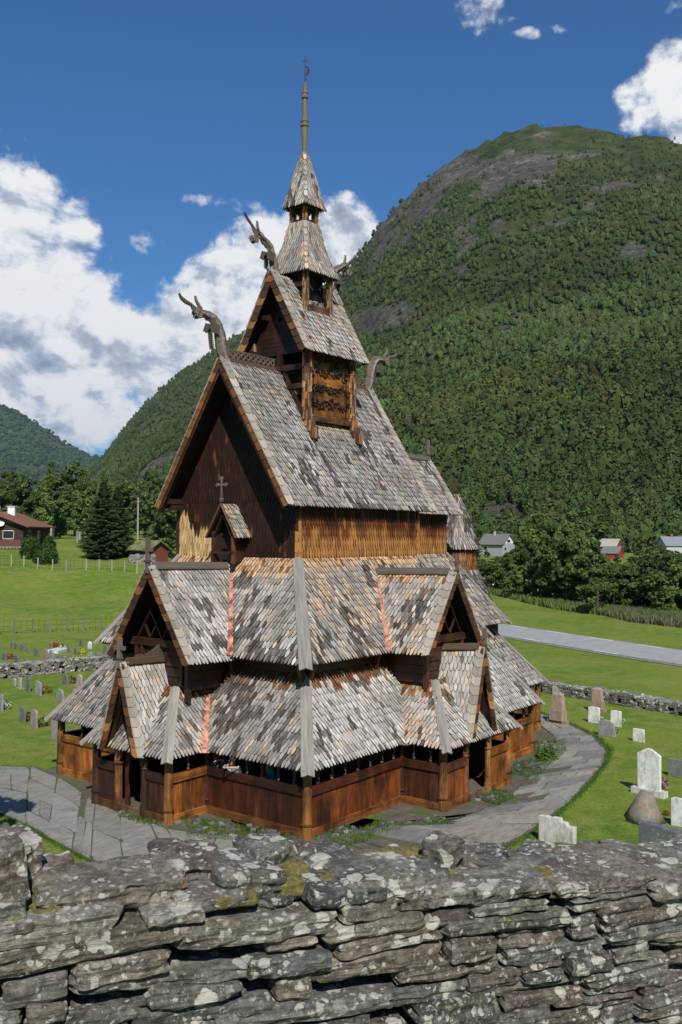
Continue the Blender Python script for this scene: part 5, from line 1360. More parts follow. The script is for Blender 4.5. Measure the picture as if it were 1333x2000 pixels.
# ================================================================ gravestones
def mk_stone(name,lich,lcol,rough=.8):
    m=NT(name); ob=m.coord('Object'); n=m.noise(ob,6,6,.7); l=m.noise(ob,9,5,.75); v=m.vor(ob,16)
    c=m.mix(1.0,m.attr(),m.ramp(n,[(.3,.70),(.7,1.22)]),'MULTIPLY'); c=m.mix(m.ramp(l,[(.60-lich,0.0),(.64-lich*.6,.8)]),c,lcol); c=m.mix(m.ramp(m.noise(m.mapped(ob,(5,5,1.2)),1.5,4,.6),[(.5,0.0),(.68,.5)]),c,(.12,.115,.10))
    m.base(c); m.rough(rough); m.bump(n,.4,.02); return m.mat
M_ST=mk_stone('weathered_stone',.02,(.30,.30,.27)); M_STO=mk_stone('orange_lichened_stone',.05,(.42,.18,.05)); M_STW=mk_stone('white_marble',-.05,(.30,.30,.28),.6)
def grave(px,py,hpx,wpx,style,col,label,mat=None,plinth=False,rot=None,group=None,t=None):
    p=on_ground(px,py); d=(p-CAM).dot(FW); w=wpx*d/FPX; h=hpx*d/FPX*1.04; t=t or max(.09,w*.2)
    e=empty('gravestone',p); rot=(math.radians(-100)+ru(-.08,.08)) if rot is None else rot; e.rotation_euler=(0,0,rot)
    w=w/abs(math.cos(rot-(YAW-PI/2)))*.97 if abs(math.cos(rot-(YAW-PI/2)))>.3 else w
    tag(e,label,'gravestone',group); mat=mat or M_ST; z0=0
    if plinth:
        mb=MB(); ph=h*.13; mb.beam((-w*.72,0,ph/2),(w*.72,0,ph/2),t*2.6,ph,None,mul(col,.75),); mb.build('plinth',mat,e); z0=ph-.01
        for o in e.children: o.location=(0,0,0); o.matrix_parent_inverse=Matrix()
    H=h-z0
    if style=='round': pts=[(-.5,0),(.5,0)]+[(.5*math.cos(a),.80+.20*math.sin(a)) for a in np.linspace(0,PI,9)]
    elif style=='point': pts=[(-.5,0),(.5,0),(.5,.86),(.08,1),(-.08,1),(-.5,.86)]
    elif style=='flat': pts=[(-.5,0),(.5,0),(.5,.97),(.3,1),(-.35,1),(-.5,.96)]
    elif style=='slant': pts=[(-.5,0),(.5,0),(.5,.86),(-.1,.98),(-.5,1)]
    elif style=='rough': pts=[(-.48,0),(.5,0),(.47,.5),(.40,.82),(.12,.98),(-.15,1),(-.42,.9),(-.5,.45)]
    elif style=='shoulder': pts=[(-.5,0),(.5,0),(.5,.80),(.36,.80),(.28,.95),(.1,1),(-.1,1),(-.28,.95),(-.36,.80),(-.5,.80)]
    elif style=='trio': pts=[(-.5,0),(.5,0),(.5,.80),(.32,.78),(.28,.90),(.12,.88),(.1,1),(-.12,.98),(-.15,.93),(-.3,.96),(-.5,.93)]
    mb=MB()
    if style=='cone':
        mb.tube([(0,0,0),(0,0,H*.3),(0,0,H*.62),(.02,0,H*.9),(.03,0,H)],[w*.56,w*.46,w*.33,w*.17,w*.05],12,col)
        mb.v=[tuple(V(q)*(1+nz(q,5,3)*.16)) for q in mb.v]; mb.build('stone',mat,e,smooth=True)
    elif style=='obelisk':
        mb.beam((0,0,z0),(0,0,z0+H*.36),w*.98,w*.6,(0,1,0),col); mb.beam((0,0,z0+H*.36),(0,0,z0+H*.92),w*.86,w*.5,(0,1,0),col,w1=w*.68,t1=w*.4); mb.beam((0,0,z0+H*.92),(0,0,z0+H),w*.68,w*.4,(0,1,0),col,w1=w*.25,t1=w*.2); mb.build('stone',mat,e)
    else:
        P=[V((a*w*(1+ru(-.02,.02)),-t/2,z0+b*H)) for a,b in pts]; mb.plate(P,(0,-1,0),t,col,udir=(1,0,0)); ob=mb.build('stone',mat,e)
        bv=ob.modifiers.new('b','BEVEL'); bv.width=min(.02,t*.15); bv.segments=2
    for o in e.children: o.matrix_parent_inverse=Matrix(); o.location=(0,0,0)
    return e
GD=(.13,.13,.125); GL=(.30,.30,.28); PK=(.30,.215,.18); WH_=(.72,.71,.68); BG=(.26,.30,.31)
# left yard : (crop x, top, base, width) surveyed at 3.2265 px per unit from (0,940)
def L(cx,top,base,w): k=3.2265; return cx/k,940+base/k,(base-top)/k,w/k
LG=[
((77,1012,1048,26),'round',GD,'small dark stone, leftmost end of the far row in the left graveyard'),
((103,1016,1058,28),'round',GD,'small dark stone, second from the left in the far row of the left graveyard'),
((140,1027,1070,26),'flat',GD,'small grey stone, third from the left in the far row of the left graveyard'),
((175,1040,1083,24),'rough',GD,'small dark rough stone, fourth from the left in the far row of the left graveyard'),
((228,1053,1103,36),'slant',GD,'mid grey slanted stone just left of the pink rounded one in the far row'),
((285,1057,1117,38),'round',PK,'pinkish rounded stone touching the pale blue-grey one in the far row'),
((325,1065,1137,42),'shoulder',BG,'pale blue-grey tall stone, largest of the far row in the left graveyard'),
((371,1103,1152,32),'slant',GD,'dark small stone right of the tall pale blue-grey one'),
((322,1010,1052,24),'rough',(.22,.17,.13),'small brown stone with red flowers, behind the far row'),
((512,998,1038,26),'flat',GD,'dark grey stone left of the white rounded one at the back'),
((567,1012,1056,26),'round',WH_,'small white rounded stone, the only white one at the back of the left graveyard'),
((434,1040,1080,24),'flat',GD,'small dark stone left of the one with yellow flowers'),
((480,1048,1092,28),'rough',GD,'small dark stone with yellow flowers at its foot'),
((662,1038,1081,26),'flat',GD,'dark upright stone nearest to the church roof edge at the back of the left graveyard'),
((569,1078,1128,32),'flat',GL,'grey stone left of the reddish one, white flowers at its foot'),
((619,1085,1145,42),'flat',(.26,.17,.15),'reddish broad stone right of the white flowers'),
((29,1080,1125,42),'slant',GD,'grey slanted stone at the left frame edge, above the dry stone wall'),
((104,1098,1156,42),'round',GD,'broad dark rounded stone on the row just behind the dry stone wall'),
((163,1120,1170,36),'rough',GD,'dark rough stone just behind the dry stone wall, right of the broad one'),
((196,1140,1172,30),'round',GL,'low pale stone peeping over the dry stone wall beside a dark one'),
((241,1139,1172,28),'flat',GD,'low dark square stone peeping over the dry stone wall'),
((455,1130,1165,32),'flat',GL,'low grey stone by itself just behind the right part of the dry stone wall'),
((93,1243,1290,26),'rough',(.36,.34,.30),'small pale rough stone, first on the left in front of the dry stone wall'),
((127,1240,1308,26),'flat',(.40,.37,.33),'narrow pale stone on a wide plinth in front of the dry stone wall'),
((179,1225,1325,38),'rough',GD,'tall dark lichened stone right against the dry stone wall'),
((245,1262,1348,50),'slant',BG,'blue-grey smooth slab with slanted top in front of the dry stone wall'),
((413,1218,1281,50),'rough',GD,'broad dark rough stone touching the dry stone wall'),
((502,1220,1305,46),'point',(.42,.34,.29),'pale pinkish pointed stone on a plinth near the gallery roof'),
((381,1312,1387,68),'rough',(.25,.25,.22),'wide lichen-spotted squat stone in the middle of the left lawn'),
((472,1310,1360,40),'rough',(.27,.27,.24),'lichened squat stone half hidden by the gallery roof edge'),
((10,1348,1447,26),'flat',(.26,.25,.23),'tall grey stone cut by the left frame edge with white flowers'),
((144,1425,1520,50),'slant',GD,'dark leaning slanted stone, left of the near pair on the left lawn'),
((217,1442,1553,56),'round',(.34,.25,.21),'pink-grey rounded stone, right of the near pair on the left lawn'),
((362,1505,1635,94),'flat',(.33,.26,.23),'large broad pink-grey slab beside the gallery corner post'),
]
random.seed(77)
for q,st,c,lb in LG:
    a=L(*q); grave(*a,st,jit(c,.1),lb,mat=M_STW if c is WH_ else M_ST,plinth='plinth' in lb)
def Rr(cx,top,base,w): k=2.778; return 860+cx/k,980+base/k,(base-top)/k,w/k
RG=[
((640,1040,1205,58),'obelisk',(.36,.28,.22),'tall tapering stone spotted with orange lichen beside the end of the paved path',M_STO,True),
((855,1012,1140,48),'obelisk',(.36,.25,.19),'tapering stone covered in orange lichen close to the right boundary wall',M_STO,True),
((836,1117,1200,50),'flat',WH_,'small white upright slab in front of the orange lichened obelisk',M_STW,False),
((955,1137,1220,47),'flat',WH_,'small white upright slab with white flowers, right of its twin by the obelisk',M_STW,False),
((905,1186,1273,78),'rough',(.24,.24,.22),'broad grey lichened stone below the two small white slabs',M_ST,False),
((1078,1235,1303,48),'flat',WH_,'small white square slab alone on the right lawn',M_STW,False),
((625,1005,1048,24),'flat',(.36,.32,.27),'small pale post-like stone against the right boundary wall behind the tall obelisk',M_ST,False),
((714,1018,1050,12),'flat',WH_,'thin white marker stone by the right boundary wall',M_STW,False),
((820,1030,1057,13),'flat',(.3,.3,.28),'thin grey marker just left of the orange obelisk near the boundary wall',M_ST,False),
((925,1050,1070,12),'flat',(.4,.4,.37),'tiny pale marker right of the orange obelisk along the boundary wall',M_ST,False),
((1052,1072,1088,11),'flat',(.4,.4,.37),'tiny pale marker in the middle of the low right boundary wall',M_ST,False),
((1178,1094,1106,10),'flat',(.4,.4,.37),'tiniest pale marker by the low boundary wall, second from the right edge',M_ST,False),
((1290,1112,1127,11),'flat',(.4,.4,.37),'tiny pale marker by the boundary wall at the right frame edge',M_ST,False),
((1135,1350,1590,96),'point',WH_,'tall white pointed gravestone on a grey plinth, pink flowers at its side',M_STW,True),
((1112,1575,1730,150),'cone',(.20,.19,.16),'rough conical lichened boulder stone in front of the tall white gravestone',M_STO,False),
((1292,1402,1495,84),'flat',(.17,.18,.18),'grey slab cut by the right frame edge behind the pink flowers',M_ST,False),
((1312,1617,1765,90),'flat',(.62,.64,.64),'pale smooth slab cut by the right frame edge beside the conical stone',M_STW,False),
((637,1717,1862,160),'trio',(.60,.58,.54),'low white stepped marble slab with orange lichen on top, nearest the front wall',M_STW,False),
((1240,1770,1960,252),'slant',(.10,.11,.115),'broad dark grey granite slab rising behind the front wall at the right',M_ST,False),
]
for q,st,c,lb,mt,pl in RG: grave(*Rr(*q),st,jit(c,.06),lb,mat=mt,plinth=pl,rot=math.radians(-95)+ru(-.06,.06))
def flowers(px,py,r,h,cols,label,n=60):
    p=on_ground(px,py); rg=np.random.default_rng(int(px*7)); cen=np.array([[0,0,h*.5]]); v,f,c=leaf_cloud(cen,np.array([[r,r,h*.5]]),n*2,np.full(1,r*.16),rg,col=np.array([[.05,.10,.015]])); 
    cc=c.copy(); idx=rg.random(len(cc))<.55; base=np.array(cols)[rg.integers(0,len(cols),len(cc))]; cc[idx]=base[idx]
    o=np_mesh('flowers',v,f,cc,M_LEAF); o.location=p; tag(o,label,'flowers')
flowers(1296,1540,.16,.30,[(.65,.12,.35),(.6,.25,.5)],'bright pink flowers beside the tall white gravestone'); flowers(1302,1592,.10,.12,[(.5,.02,.02)],'small red flowers on the lawn right of the conical stone')
flowers(1175,1405,.10,.18,[(.7,.7,.65)],'white flowers between the two small white slabs'); flowers(1217,1412,.12,.16,[(.7,.7,.65)],'white flowers right of the second small white slab'); flowers(1203,1432,.13,.2,[(.7,.7,.65),(.1,.2,.05)],'pale flowers behind the broad grey stone')
for cx_,cy_,cl,lb in ((345,1048,[(.6,.05,.02)],'red flowers by the small brown stone'),(510,1090,[(.7,.5,.03)],'yellow flowers by the small dark stone'),(550,1142,[(.7,.7,.7)],'white flowers left of the reddish stone'),(590,1150,[(.7,.7,.7)],'white flowers at the foot of the reddish stone'),(652,1140,[(.7,.7,.7)],'white flowers right of the reddish stone'),(60,1120,[(.6,.03,.03)],'red flowers right of the slanted stone at the left frame edge'),(400,1062,[(.7,.6,.65)],'pale flowers on the white flat grave slab'),(450,1272,[(.4,.05,.04),(.08,.12,.02)],'dark red flowers right of the broad dark stone by the wall'),(35,1435,[(.7,.7,.7)],'white flowers by the tall stone at the left frame edge'),(180,1508,[(.35,.1,.06),(.05,.1,.02)],'reddish flowers between the near pair of stones'),(268,1545,[(.25,.10,.05),(.05,.1,.02)],'brownish shrub of flowers right of the pink-grey rounded stone'),(295,1335,[(.4,.1,.05)],'small red flowers right of the blue-grey slab')):
    flowers(cx_/3.2265,940+cy_/3.2265,.28,.34,cl,lb,40)
p=on_ground(365/3.2265,940+1074/3.2265); mb=MB(); mb.beam((-.9,0,.08),(.9,0,.08),.9,.16,None,(.6,.6,.58)); o=mb.build('grave_slab',M_STW); o.location=p; o.rotation_euler=(0,0,.5); tag(o,'flat white grave slab lying in the grass with pale flowers','grave slab')

# ================================================================ dry stone walls
def stone(mb,c,ax,ay,az,L,D,H,seed,col,res=(9,4,4),wed=0.0,amp=.10,rot=0.0,pw=.42):
    """rounded irregular block; axes ax (length) ay (depth) az (height)"""
    nx,ny,nz_=res; P={}; vs=[];fs=[]; so=(seed*3.7)%97
    cr,sr=math.cos(rot),math.sin(rot); wl=.5+ru(-.12,.12)
    def vid(i,j,k):
        key=(i,j,k)
        if key in P: return P[key]
        a=2*i/nx-1;b=2*j/ny-1;g=2*k/nz_-1
        # superellipsoid-like rounding
        m=max(abs(a),abs(b),abs(g)); l=(abs(a)**14+abs(b)**9+abs(g)**14)**(1/12.0); s=m/l if l>0 else 1
        x=a*s;y=b*s;z=g*s
        hh=1+wed*x
        q=V((x*L*2.2,y*D*2.2,z*H*3.0))
        n1=noise.noise(q*3.1+V((so,so*.3,0))); n2=noise.noise(q*8.5+V((so,0,so))); n3=noise.noise(V((x*L*1.2,0,z*H*26+so)))
        dsp=1+amp*n1*1.1+amp*.45*n2
        yy=y*(1+.10*n3)*dsp; zz=z*hh*(1+amp*.9*noise.noise(V((x*3+so,y*2,so)))); xx=x*(1+.10*noise.noise(V((z*1.5,so,y*2)))+.05*n2)
        px_=xx*L*.5; pz_=zz*H*.5*(.94+.12*n1)
        px_,pz_=px_*cr-pz_*sr,px_*sr+pz_*cr
        P[key]=len(vs); vs.append(V(c)+ax*px_+ay*(yy*D*.5)+az*pz_); return P[key]
    for i in range(nx):
        for k in range(nz_):
            fs.append([vid(i,0,k),vid(i+1,0,k),vid(i+1,0,k+1),vid(i,0,k+1)]); fs.append([vid(i,ny,k),vid(i,ny,k+1),vid(i+1,ny,k+1),vid(i+1,ny,k)])
        for j in range(ny):
            fs.append([vid(i,j,0),vid(i,j+1,0),vid(i+1,j+1,0),vid(i+1,j,0)]); fs.append([vid(i,j,nz_),vid(i+1,j,nz_),vid(i+1,j+1,nz_),vid(i,j+1,nz_)])
    for j in range(ny):
        for k in range(nz_):
            fs.append([vid(0,j,k),vid(0,j,k+1),vid(0,j+1,k+1),vid(0,j+1,k)]); fs.append([vid(nx,j,k),vid(nx,j+1,k),vid(nx,j+1,k+1),vid(nx,j,k+1)])
    mb.add(vs,fs,col)
def mk_wallstone(name,lich=1.0,scale=1.0):
    m=NT(name); ob=m.mapped(m.coord('Object'),(scale,)*3)
    wp=m.new('ShaderNodeVectorMath',operation='ADD'); m.link(ob,wp.inputs[0]); nn=m.new('ShaderNodeTexNoise'); nn.inputs['Scale'].default_value=26; nn.inputs['Detail'].default_value=6; m.link(ob,nn.inputs['Vector']); sc=m.new('ShaderNodeVectorMath',operation='SCALE'); m.link(nn.outputs['Color'],sc.inputs[0]); sc.inputs['Scale'].default_value=.055; m.link(sc.outputs[0],wp.inputs[1]); W=wp.outputs[0]
    strata=m.noise(m.mapped(ob,(3,3,45)),1.0,6,.65,.4); rough=m.noise(ob,30,8,.75); mid=m.noise(ob,7,6,.7)
    c=m.mix(1.0,m.attr(),m.ramp(strata,[(.3,.42),(.5,.95),(.7,1.75)]),'MULTIPLY'); c=m.mix(.85,c,m.mix(1.0,c,m.ramp(rough,[(.32,.3),(.5,.9),(.68,1.9)]),'MULTIPLY'))
    c=m.mix(m.ramp(mid,[(.50,0.0),(.62,.55)]),c,(.085,.066,.050))
    c=m.mix(m.ramp(m.noise(ob,16,7,.8),[(.53,0.0),(.60,.75)]),c,(.24,.235,.215))  # grey crust
    def spots(sc_,r0,r1,thr_mask,ms,col,inv=1.0):
        nonlocal c
        v=m.new('ShaderNodeTexVoronoi',feature='F1'); v.inputs['Scale'].default_value=sc_; v.inputs['Randomness'].default_value=1.0; m.link(W,v.inputs['Vector'])
        sp=m.new('ShaderNodeSeparateColor'); m.link(v.outputs['Color'],sp.inputs[0])
        rad=m.math('ADD',m.math('MULTIPLY',sp.outputs[0],r1-r0),r0)
        mask=m.ramp(m.noise(ob,ms,3,.6),[(thr_mask,0.0),(thr_mask+.05,1.0)])
        e=m.math('SUBTRACT',rad,v.outputs['Distance']); f=m.math('MULTIPLY',m.math('MULTIPLY',e,22,True),m.math('MULTIPLY',mask,inv),True)
        cc=m.mix(1.0,col,m.ramp(rough,[(.3,.72),(.7,1.15)]),'MULTIPLY'); c=m.mix(f,c,cc); return f
    spots(34,-.25,.42,.46,4.0,(.20,.185,.15),.7*lich)
    a=spots(14,-.20,.62,.44,1.9,(.62,.60,.52),lich); b=spots(34,-.18,.52,.42,3,(.58,.56,.49),lich); spots(75,-.2,.46,.42,6,(.42,.41,.37),.8*lich)
    spots(60,-.3,.40,.56,3.1,(.34,.37,.07),.8*lich); spots(26,-.4,.34,.66,2.1,(.50,.17,.035),.8*lich); spots(30,-.2,.38,.60,3.7,(.035,.022,.02),.7*lich)
    m.base(c); m.rough(.92); m.b.inputs['Specular IOR Level'].default_value=.2
    h=m.math('ADD',m.math('MULTIPLY',strata,.7),m.math('ADD',m.math('MULTIPLY',rough,.9),m.math('MULTIPLY',a,.12))); m.bump(h,1.0,.030/scale if scale>=1 else .04); return m.mat
M_WALL=mk_wallstone('lichened_slate'); M_WALL2=mk_wallstone('far_lichened_slate',.8,.5)
def mk_moss():
    m=NT('moss'); ob=m.coord('Object'); n=m.noise(ob,40,5,.8); m.base(m.ramp(n,[(.3,(.07,.055,.015)),(.5,(.18,.155,.04)),(.7,(.32,.29,.09))])); m.rough(1); m.bump(n,1,.02); return m.mat
M_MOSS=mk_moss()
# front wall in its own frame: s along the wall, n towards the church, z up
WALL_D=3.2; wall=empty('dry_stone_wall',(CAM.x+WNX*WALL_D,CAM.y+WNY*WALL_D,0)); wall.rotation_euler=(0,0,WH); tag(wall,'thick dry stone wall of lichen-covered slates running across the foreground','stone wall')
def ztop(s): return 6.13-.04*s-.012*s*s if s>0 else 6.13-.02*s
S0,S1=-2.2,6.2; X_,Y_,Z_=V((1,0,0)),V((0,1,0)),V((0,0,1))
def fin(o): o.matrix_parent_inverse=Matrix(); o.location=(0,0,0); return o
SC_=[(.21,.195,.16),(.15,.147,.128),(.26,.24,.20),(.17,.145,.115),(.22,.195,.15),(.13,.137,.125),(.18,.185,.16)]
random.seed(91)
mb=MB(); z=4.6; sd_=0
yy=0
while z<6.4:
    h=ru(.045,.115); s=S0-rnd()*.4
    while s<S1:
        Ln=random.choice([ru(.12,.24),ru(.26,.46),ru(.40,.70)]); hh=h*ru(.97,1.08); cs=s+Ln/2; w_=.022*math.sin(cs*1.9+z*3)+.014*math.sin(cs*4.3+z*7)+.05*(cs-1.2)
        zc=z+h/2+w_+(.045*(cs-1.2)*0)
        if zc+hh*.4<ztop(cs):
            dv=ru(-.02,.02); fine=-.3<cs<4.2 and zc>5.2
            if rnd()<.22 and Ln<.45:   # split course: two thin slates instead of one
                for q in (-.25,.25):
                    sd_+=1; stone(mb,(cs+ru(-.02,.02),.14+dv+ru(-.015,.015),zc+q*hh),X_,Y_,Z_,Ln*1.02,.30,hh*.47,sd_,jit(random.choice(SC_),.15),res=(12,4,3) if fine else (5,2,2),wed=ru(-.2,.2),rot=ru(-.04,.04))
            else:
                sd_+=1; stone(mb,(cs,.14+dv,zc),X_,Y_,Z_,Ln,.30,hh*1.0,sd_,jit(random.choice(SC_),.32),res=(16,5,6) if fine else (6,3,3),wed=ru(-.30,.30),rot=ru(-.07,.07))
            if rnd()<.25: # chinking stones
                sd_+=1; stone(mb,(s,.10,zc+ru(-.3,.3)*h),X_,Y_,Z_,ru(.05,.1),.16,ru(.02,.05),sd_,jit(random.choice(SC_),.2),res=(5,3,3),rot=ru(-.3,.3))
        s+=Ln+.010
    z+=h*.985
fin(mb.build('stonework',M_WALL,wall,smooth=False))
mb=MB()
for i in range(42):
    s=S0+i*.2; mb.beam((s,.38,4.7),(s,.38,ztop(s)-.12),.205,.14,Y_,(.03,.028,.025))
fin(mb.build('wall_core',M_WALL,wall))
# back face courses so the wall is real from the church side
mb=MB(); z=4.3
while z<6.2:
    h=ru(.09,.16); s=S0
    while s<S1:
        Ln=ru(.2,.55); 
        if z+h<ztop(s)-.02: sd_+=1; stone(mb,(s+Ln/2,.44,z+h/2),X_,Y_,Z_,Ln,.18,h,sd_,jit(random.choice(SC_),.15),res=(5,2,2),wed=ru(-.2,.2))
        s+=Ln
    z+=h
fin(mb.build('stonework',M_WALL,wall))
# cap stones: the large ones one can tell apart are parts
def cap(s,n,zb,L,D,H,rot=0.0,yaw=0.0,tilt=0.0,col=None,res=(18,9,6),amp=.2):
    global sd_
    sd_+=1; mb=MB(); c,si=math.cos(yaw),math.sin(yaw); ax=V((c,si,0)); ay=V((-si*math.cos(tilt),c*math.cos(tilt),math.sin(tilt))); az=ax.cross(ay)
    stone(mb,(s,n,zb+H/2),ax,ay,az,L,D,H,sd_,jit(col or random.choice(SC_),.12),res=res,rot=rot,amp=amp,wed=ru(-.25,.25)); fin(mb.build('cap_stone',M_WALL,wall))
def s_of(px): return WALL_D*math.tan(PXA(px)+math.radians(20.0))
for px_,n_,dz,L_,D_,H_,rt,yw,tl in (
 (-10,.16,.05,.20,.26,.19,.1,.2,0),(30,.33,.05,.17,.2,.15,0,.4,0),(20,.08,.0,.14,.14,.07,0,0,0),(115,.30,-.02,.20,.26,.10,.05,.1,.1),(235,.20,.0,.50,.26,.085,-.02,.05,.05),(60,.10,-.045,.40,.22,.06,0,0,0),
 (400,.30,.00,.26,.26,.12,.06,-.1,.1),(425,.12,-.01,.26,.22,.06,.02,0,0),(345,.06,-.03,.20,.2,.045,0,.1,0),(300,.34,.0,.30,.2,.06,0,0,0),(505,.20,.0,.26,.28,.10,-.08,.1,.05),(570,.33,.02,.18,.2,.11,.1,.3,0),
 (640,.30,.0,.10,.12,.10,.2,.5,0),(690,.33,.0,.20,.18,.08,0,.3,0),(760,.14,.0,.34,.26,.075,.0,.05,.04),(690,.10,-.01,.30,.24,.06,-.02,.0,.03),(860,.20,.0,.22,.22,.05,0,.2,.05),(928,.26,.03,.13,.13,.11,.1,.5,0),
 (985,.34,.0,.14,.12,.06,0,.4,0),(1020,.30,.0,.12,.12,.05,.1,.1,0),(1060,.22,.01,.19,.10,.035,.0,.1,0),(900,.10,-.03,.30,.22,.05,.0,0,.06),(1000,.09,-.02,.36,.24,.06,0,.05,.06),(1120,.30,.0,.18,.18,.05,0,.2,0),(1180,.16,-.01,.52,.34,.06,-.02,.05,.08),(1240,.34,.0,.24,.2,.05,0,.3,0),(1310,.28,.01,.22,.2,.06,0,.2,0),(1360,.10,-.02,.5,.3,.07,-.02,0,.06),(1420,.3,0,.3,.25,.08,0,.2,0),(1150,.4,.0,.16,.14,.05,0,.7,0)):
    s=s_of(px_); cap(s,n_,ztop(s)-.025+dz,L_,D_,H_,rt,yw,tl,col=(.30,.29,.24) if px_==1060 else None)
mb=MB() # small rubble on the top
for i in range(330):
    s=ru(S0,S1); n_=ru(.1,.48); sz=ru(.04,.12); sd_+=1
    a=rnd()*3.1; stone(mb,(s,n_,ztop(s)-.03+ru(-.01,.03)),V((math.cos(a),math.sin(a),ru(-.1,.1))),V((-math.sin(a),math.cos(a),0)),Z_,sz*1.5,sz,sz*ru(.25,.5),sd_,jit(random.choice(SC_),.25),res=(5,3,3),rot=ru(-.2,.2),amp=.25)
fin(mb.build('rubble_top',M_WALL,wall))
mb=MB()
def mossclump(px_,n_,L_,D_,H_,dz=.0):
    global sd_
    s=s_of(px_); sd_+=1; stone(mb,(s,n_,ztop(s)+.0+dz),X_,Y_,Z_,L_*1.2,D_,H_,sd_,(.3,.3,.1),res=(12,8,4),amp=.3)
for q in ((70,.14,.10,.12,.05,-.01),(105,.07,.09,.08,.045,-.02),(380,.4,.18,.1,.05,0),(470,.05,.14,.07,.04,-.01),(612,.24,.09,.12,.09,.0),(660,.14,.12,.1,.05,0),(820,.34,.16,.14,.06,0),(880,.38,.12,.1,.06,0),(905,.16,.07,.07,.03,0),(1080,.12,.10,.07,.04,0),(1160,.28,.12,.1,.05,.0),(1190,.40,.14,.08,.05,0),(1270,.22,.12,.07,.04,0),(1310,.40,.16,.08,.05,0),(15,.05,.12,.08,.04,-.02),(590,.12,.08,.09,.06,0)): mossclump(*q)
fin(mb.build('moss',M_MOSS,wall,smooth=True))
# far boundary wall round the churchyard
def farwall(P,h,w,label,px_scale=1.0):
    global sd_
    mb=MB(); R=resample(P,int(sum((V((*b,0))-V((*a,0))).length for a,b in zip(P[:-1],P[1:]))/.42))
    for k in range(len(R)-1):
        a,b=R[k],R[k+1]; d=(b-a).normalized(); n=V((-d.y,d.x,0)); z=0
        while z<h:
            hh=ru(.09,.19); 
            for sg in (-1,1):
                sd_+=1; L_=.42*ru(.8,1.25); stone(mb,a+d*ru(0,.3)+n*(sg*w*.3)+V((0,0,z+hh/2+gz(a.x,a.y))),d,n,Z_,L_,w*.6,hh,sd_,jit(random.choice([(.15,.15,.14),(.11,.11,.10),(.22,.21,.19),(.13,.12,.09)]),.25),res=(3,2,2),rot=ru(-.12,.12))
            z+=hh*.95
        if rnd()<.9:
            sd_+=1; a2=rnd()*.5; stone(mb,a+n*ru(-.15,.15)+V((0,0,h+.03)),(d+n*a2).normalized(),(n-d*a2).normalized(),Z_,ru(.3,.6),w*ru(.5,.9),ru(.07,.16),sd_,jit((.24,.235,.20),.25),res=(4,3,2),rot=ru(-.1,.1))
    o=mb.build('boundary_wall',M_WALL2); tag(o,label,'stone wall')
farwall([(-9,26),(3.7,23.4),(9.5,22.3),(16,20.8)],.62,.7,'low dry stone wall crossing the left graveyard between two rows of graves')
farwall([(17.2,15),(18.6,8),(18.3,.6),(16.8,-6.3),(14.6,-13)],.42,.7,'low crumbling dry stone wall edging the right lawn')
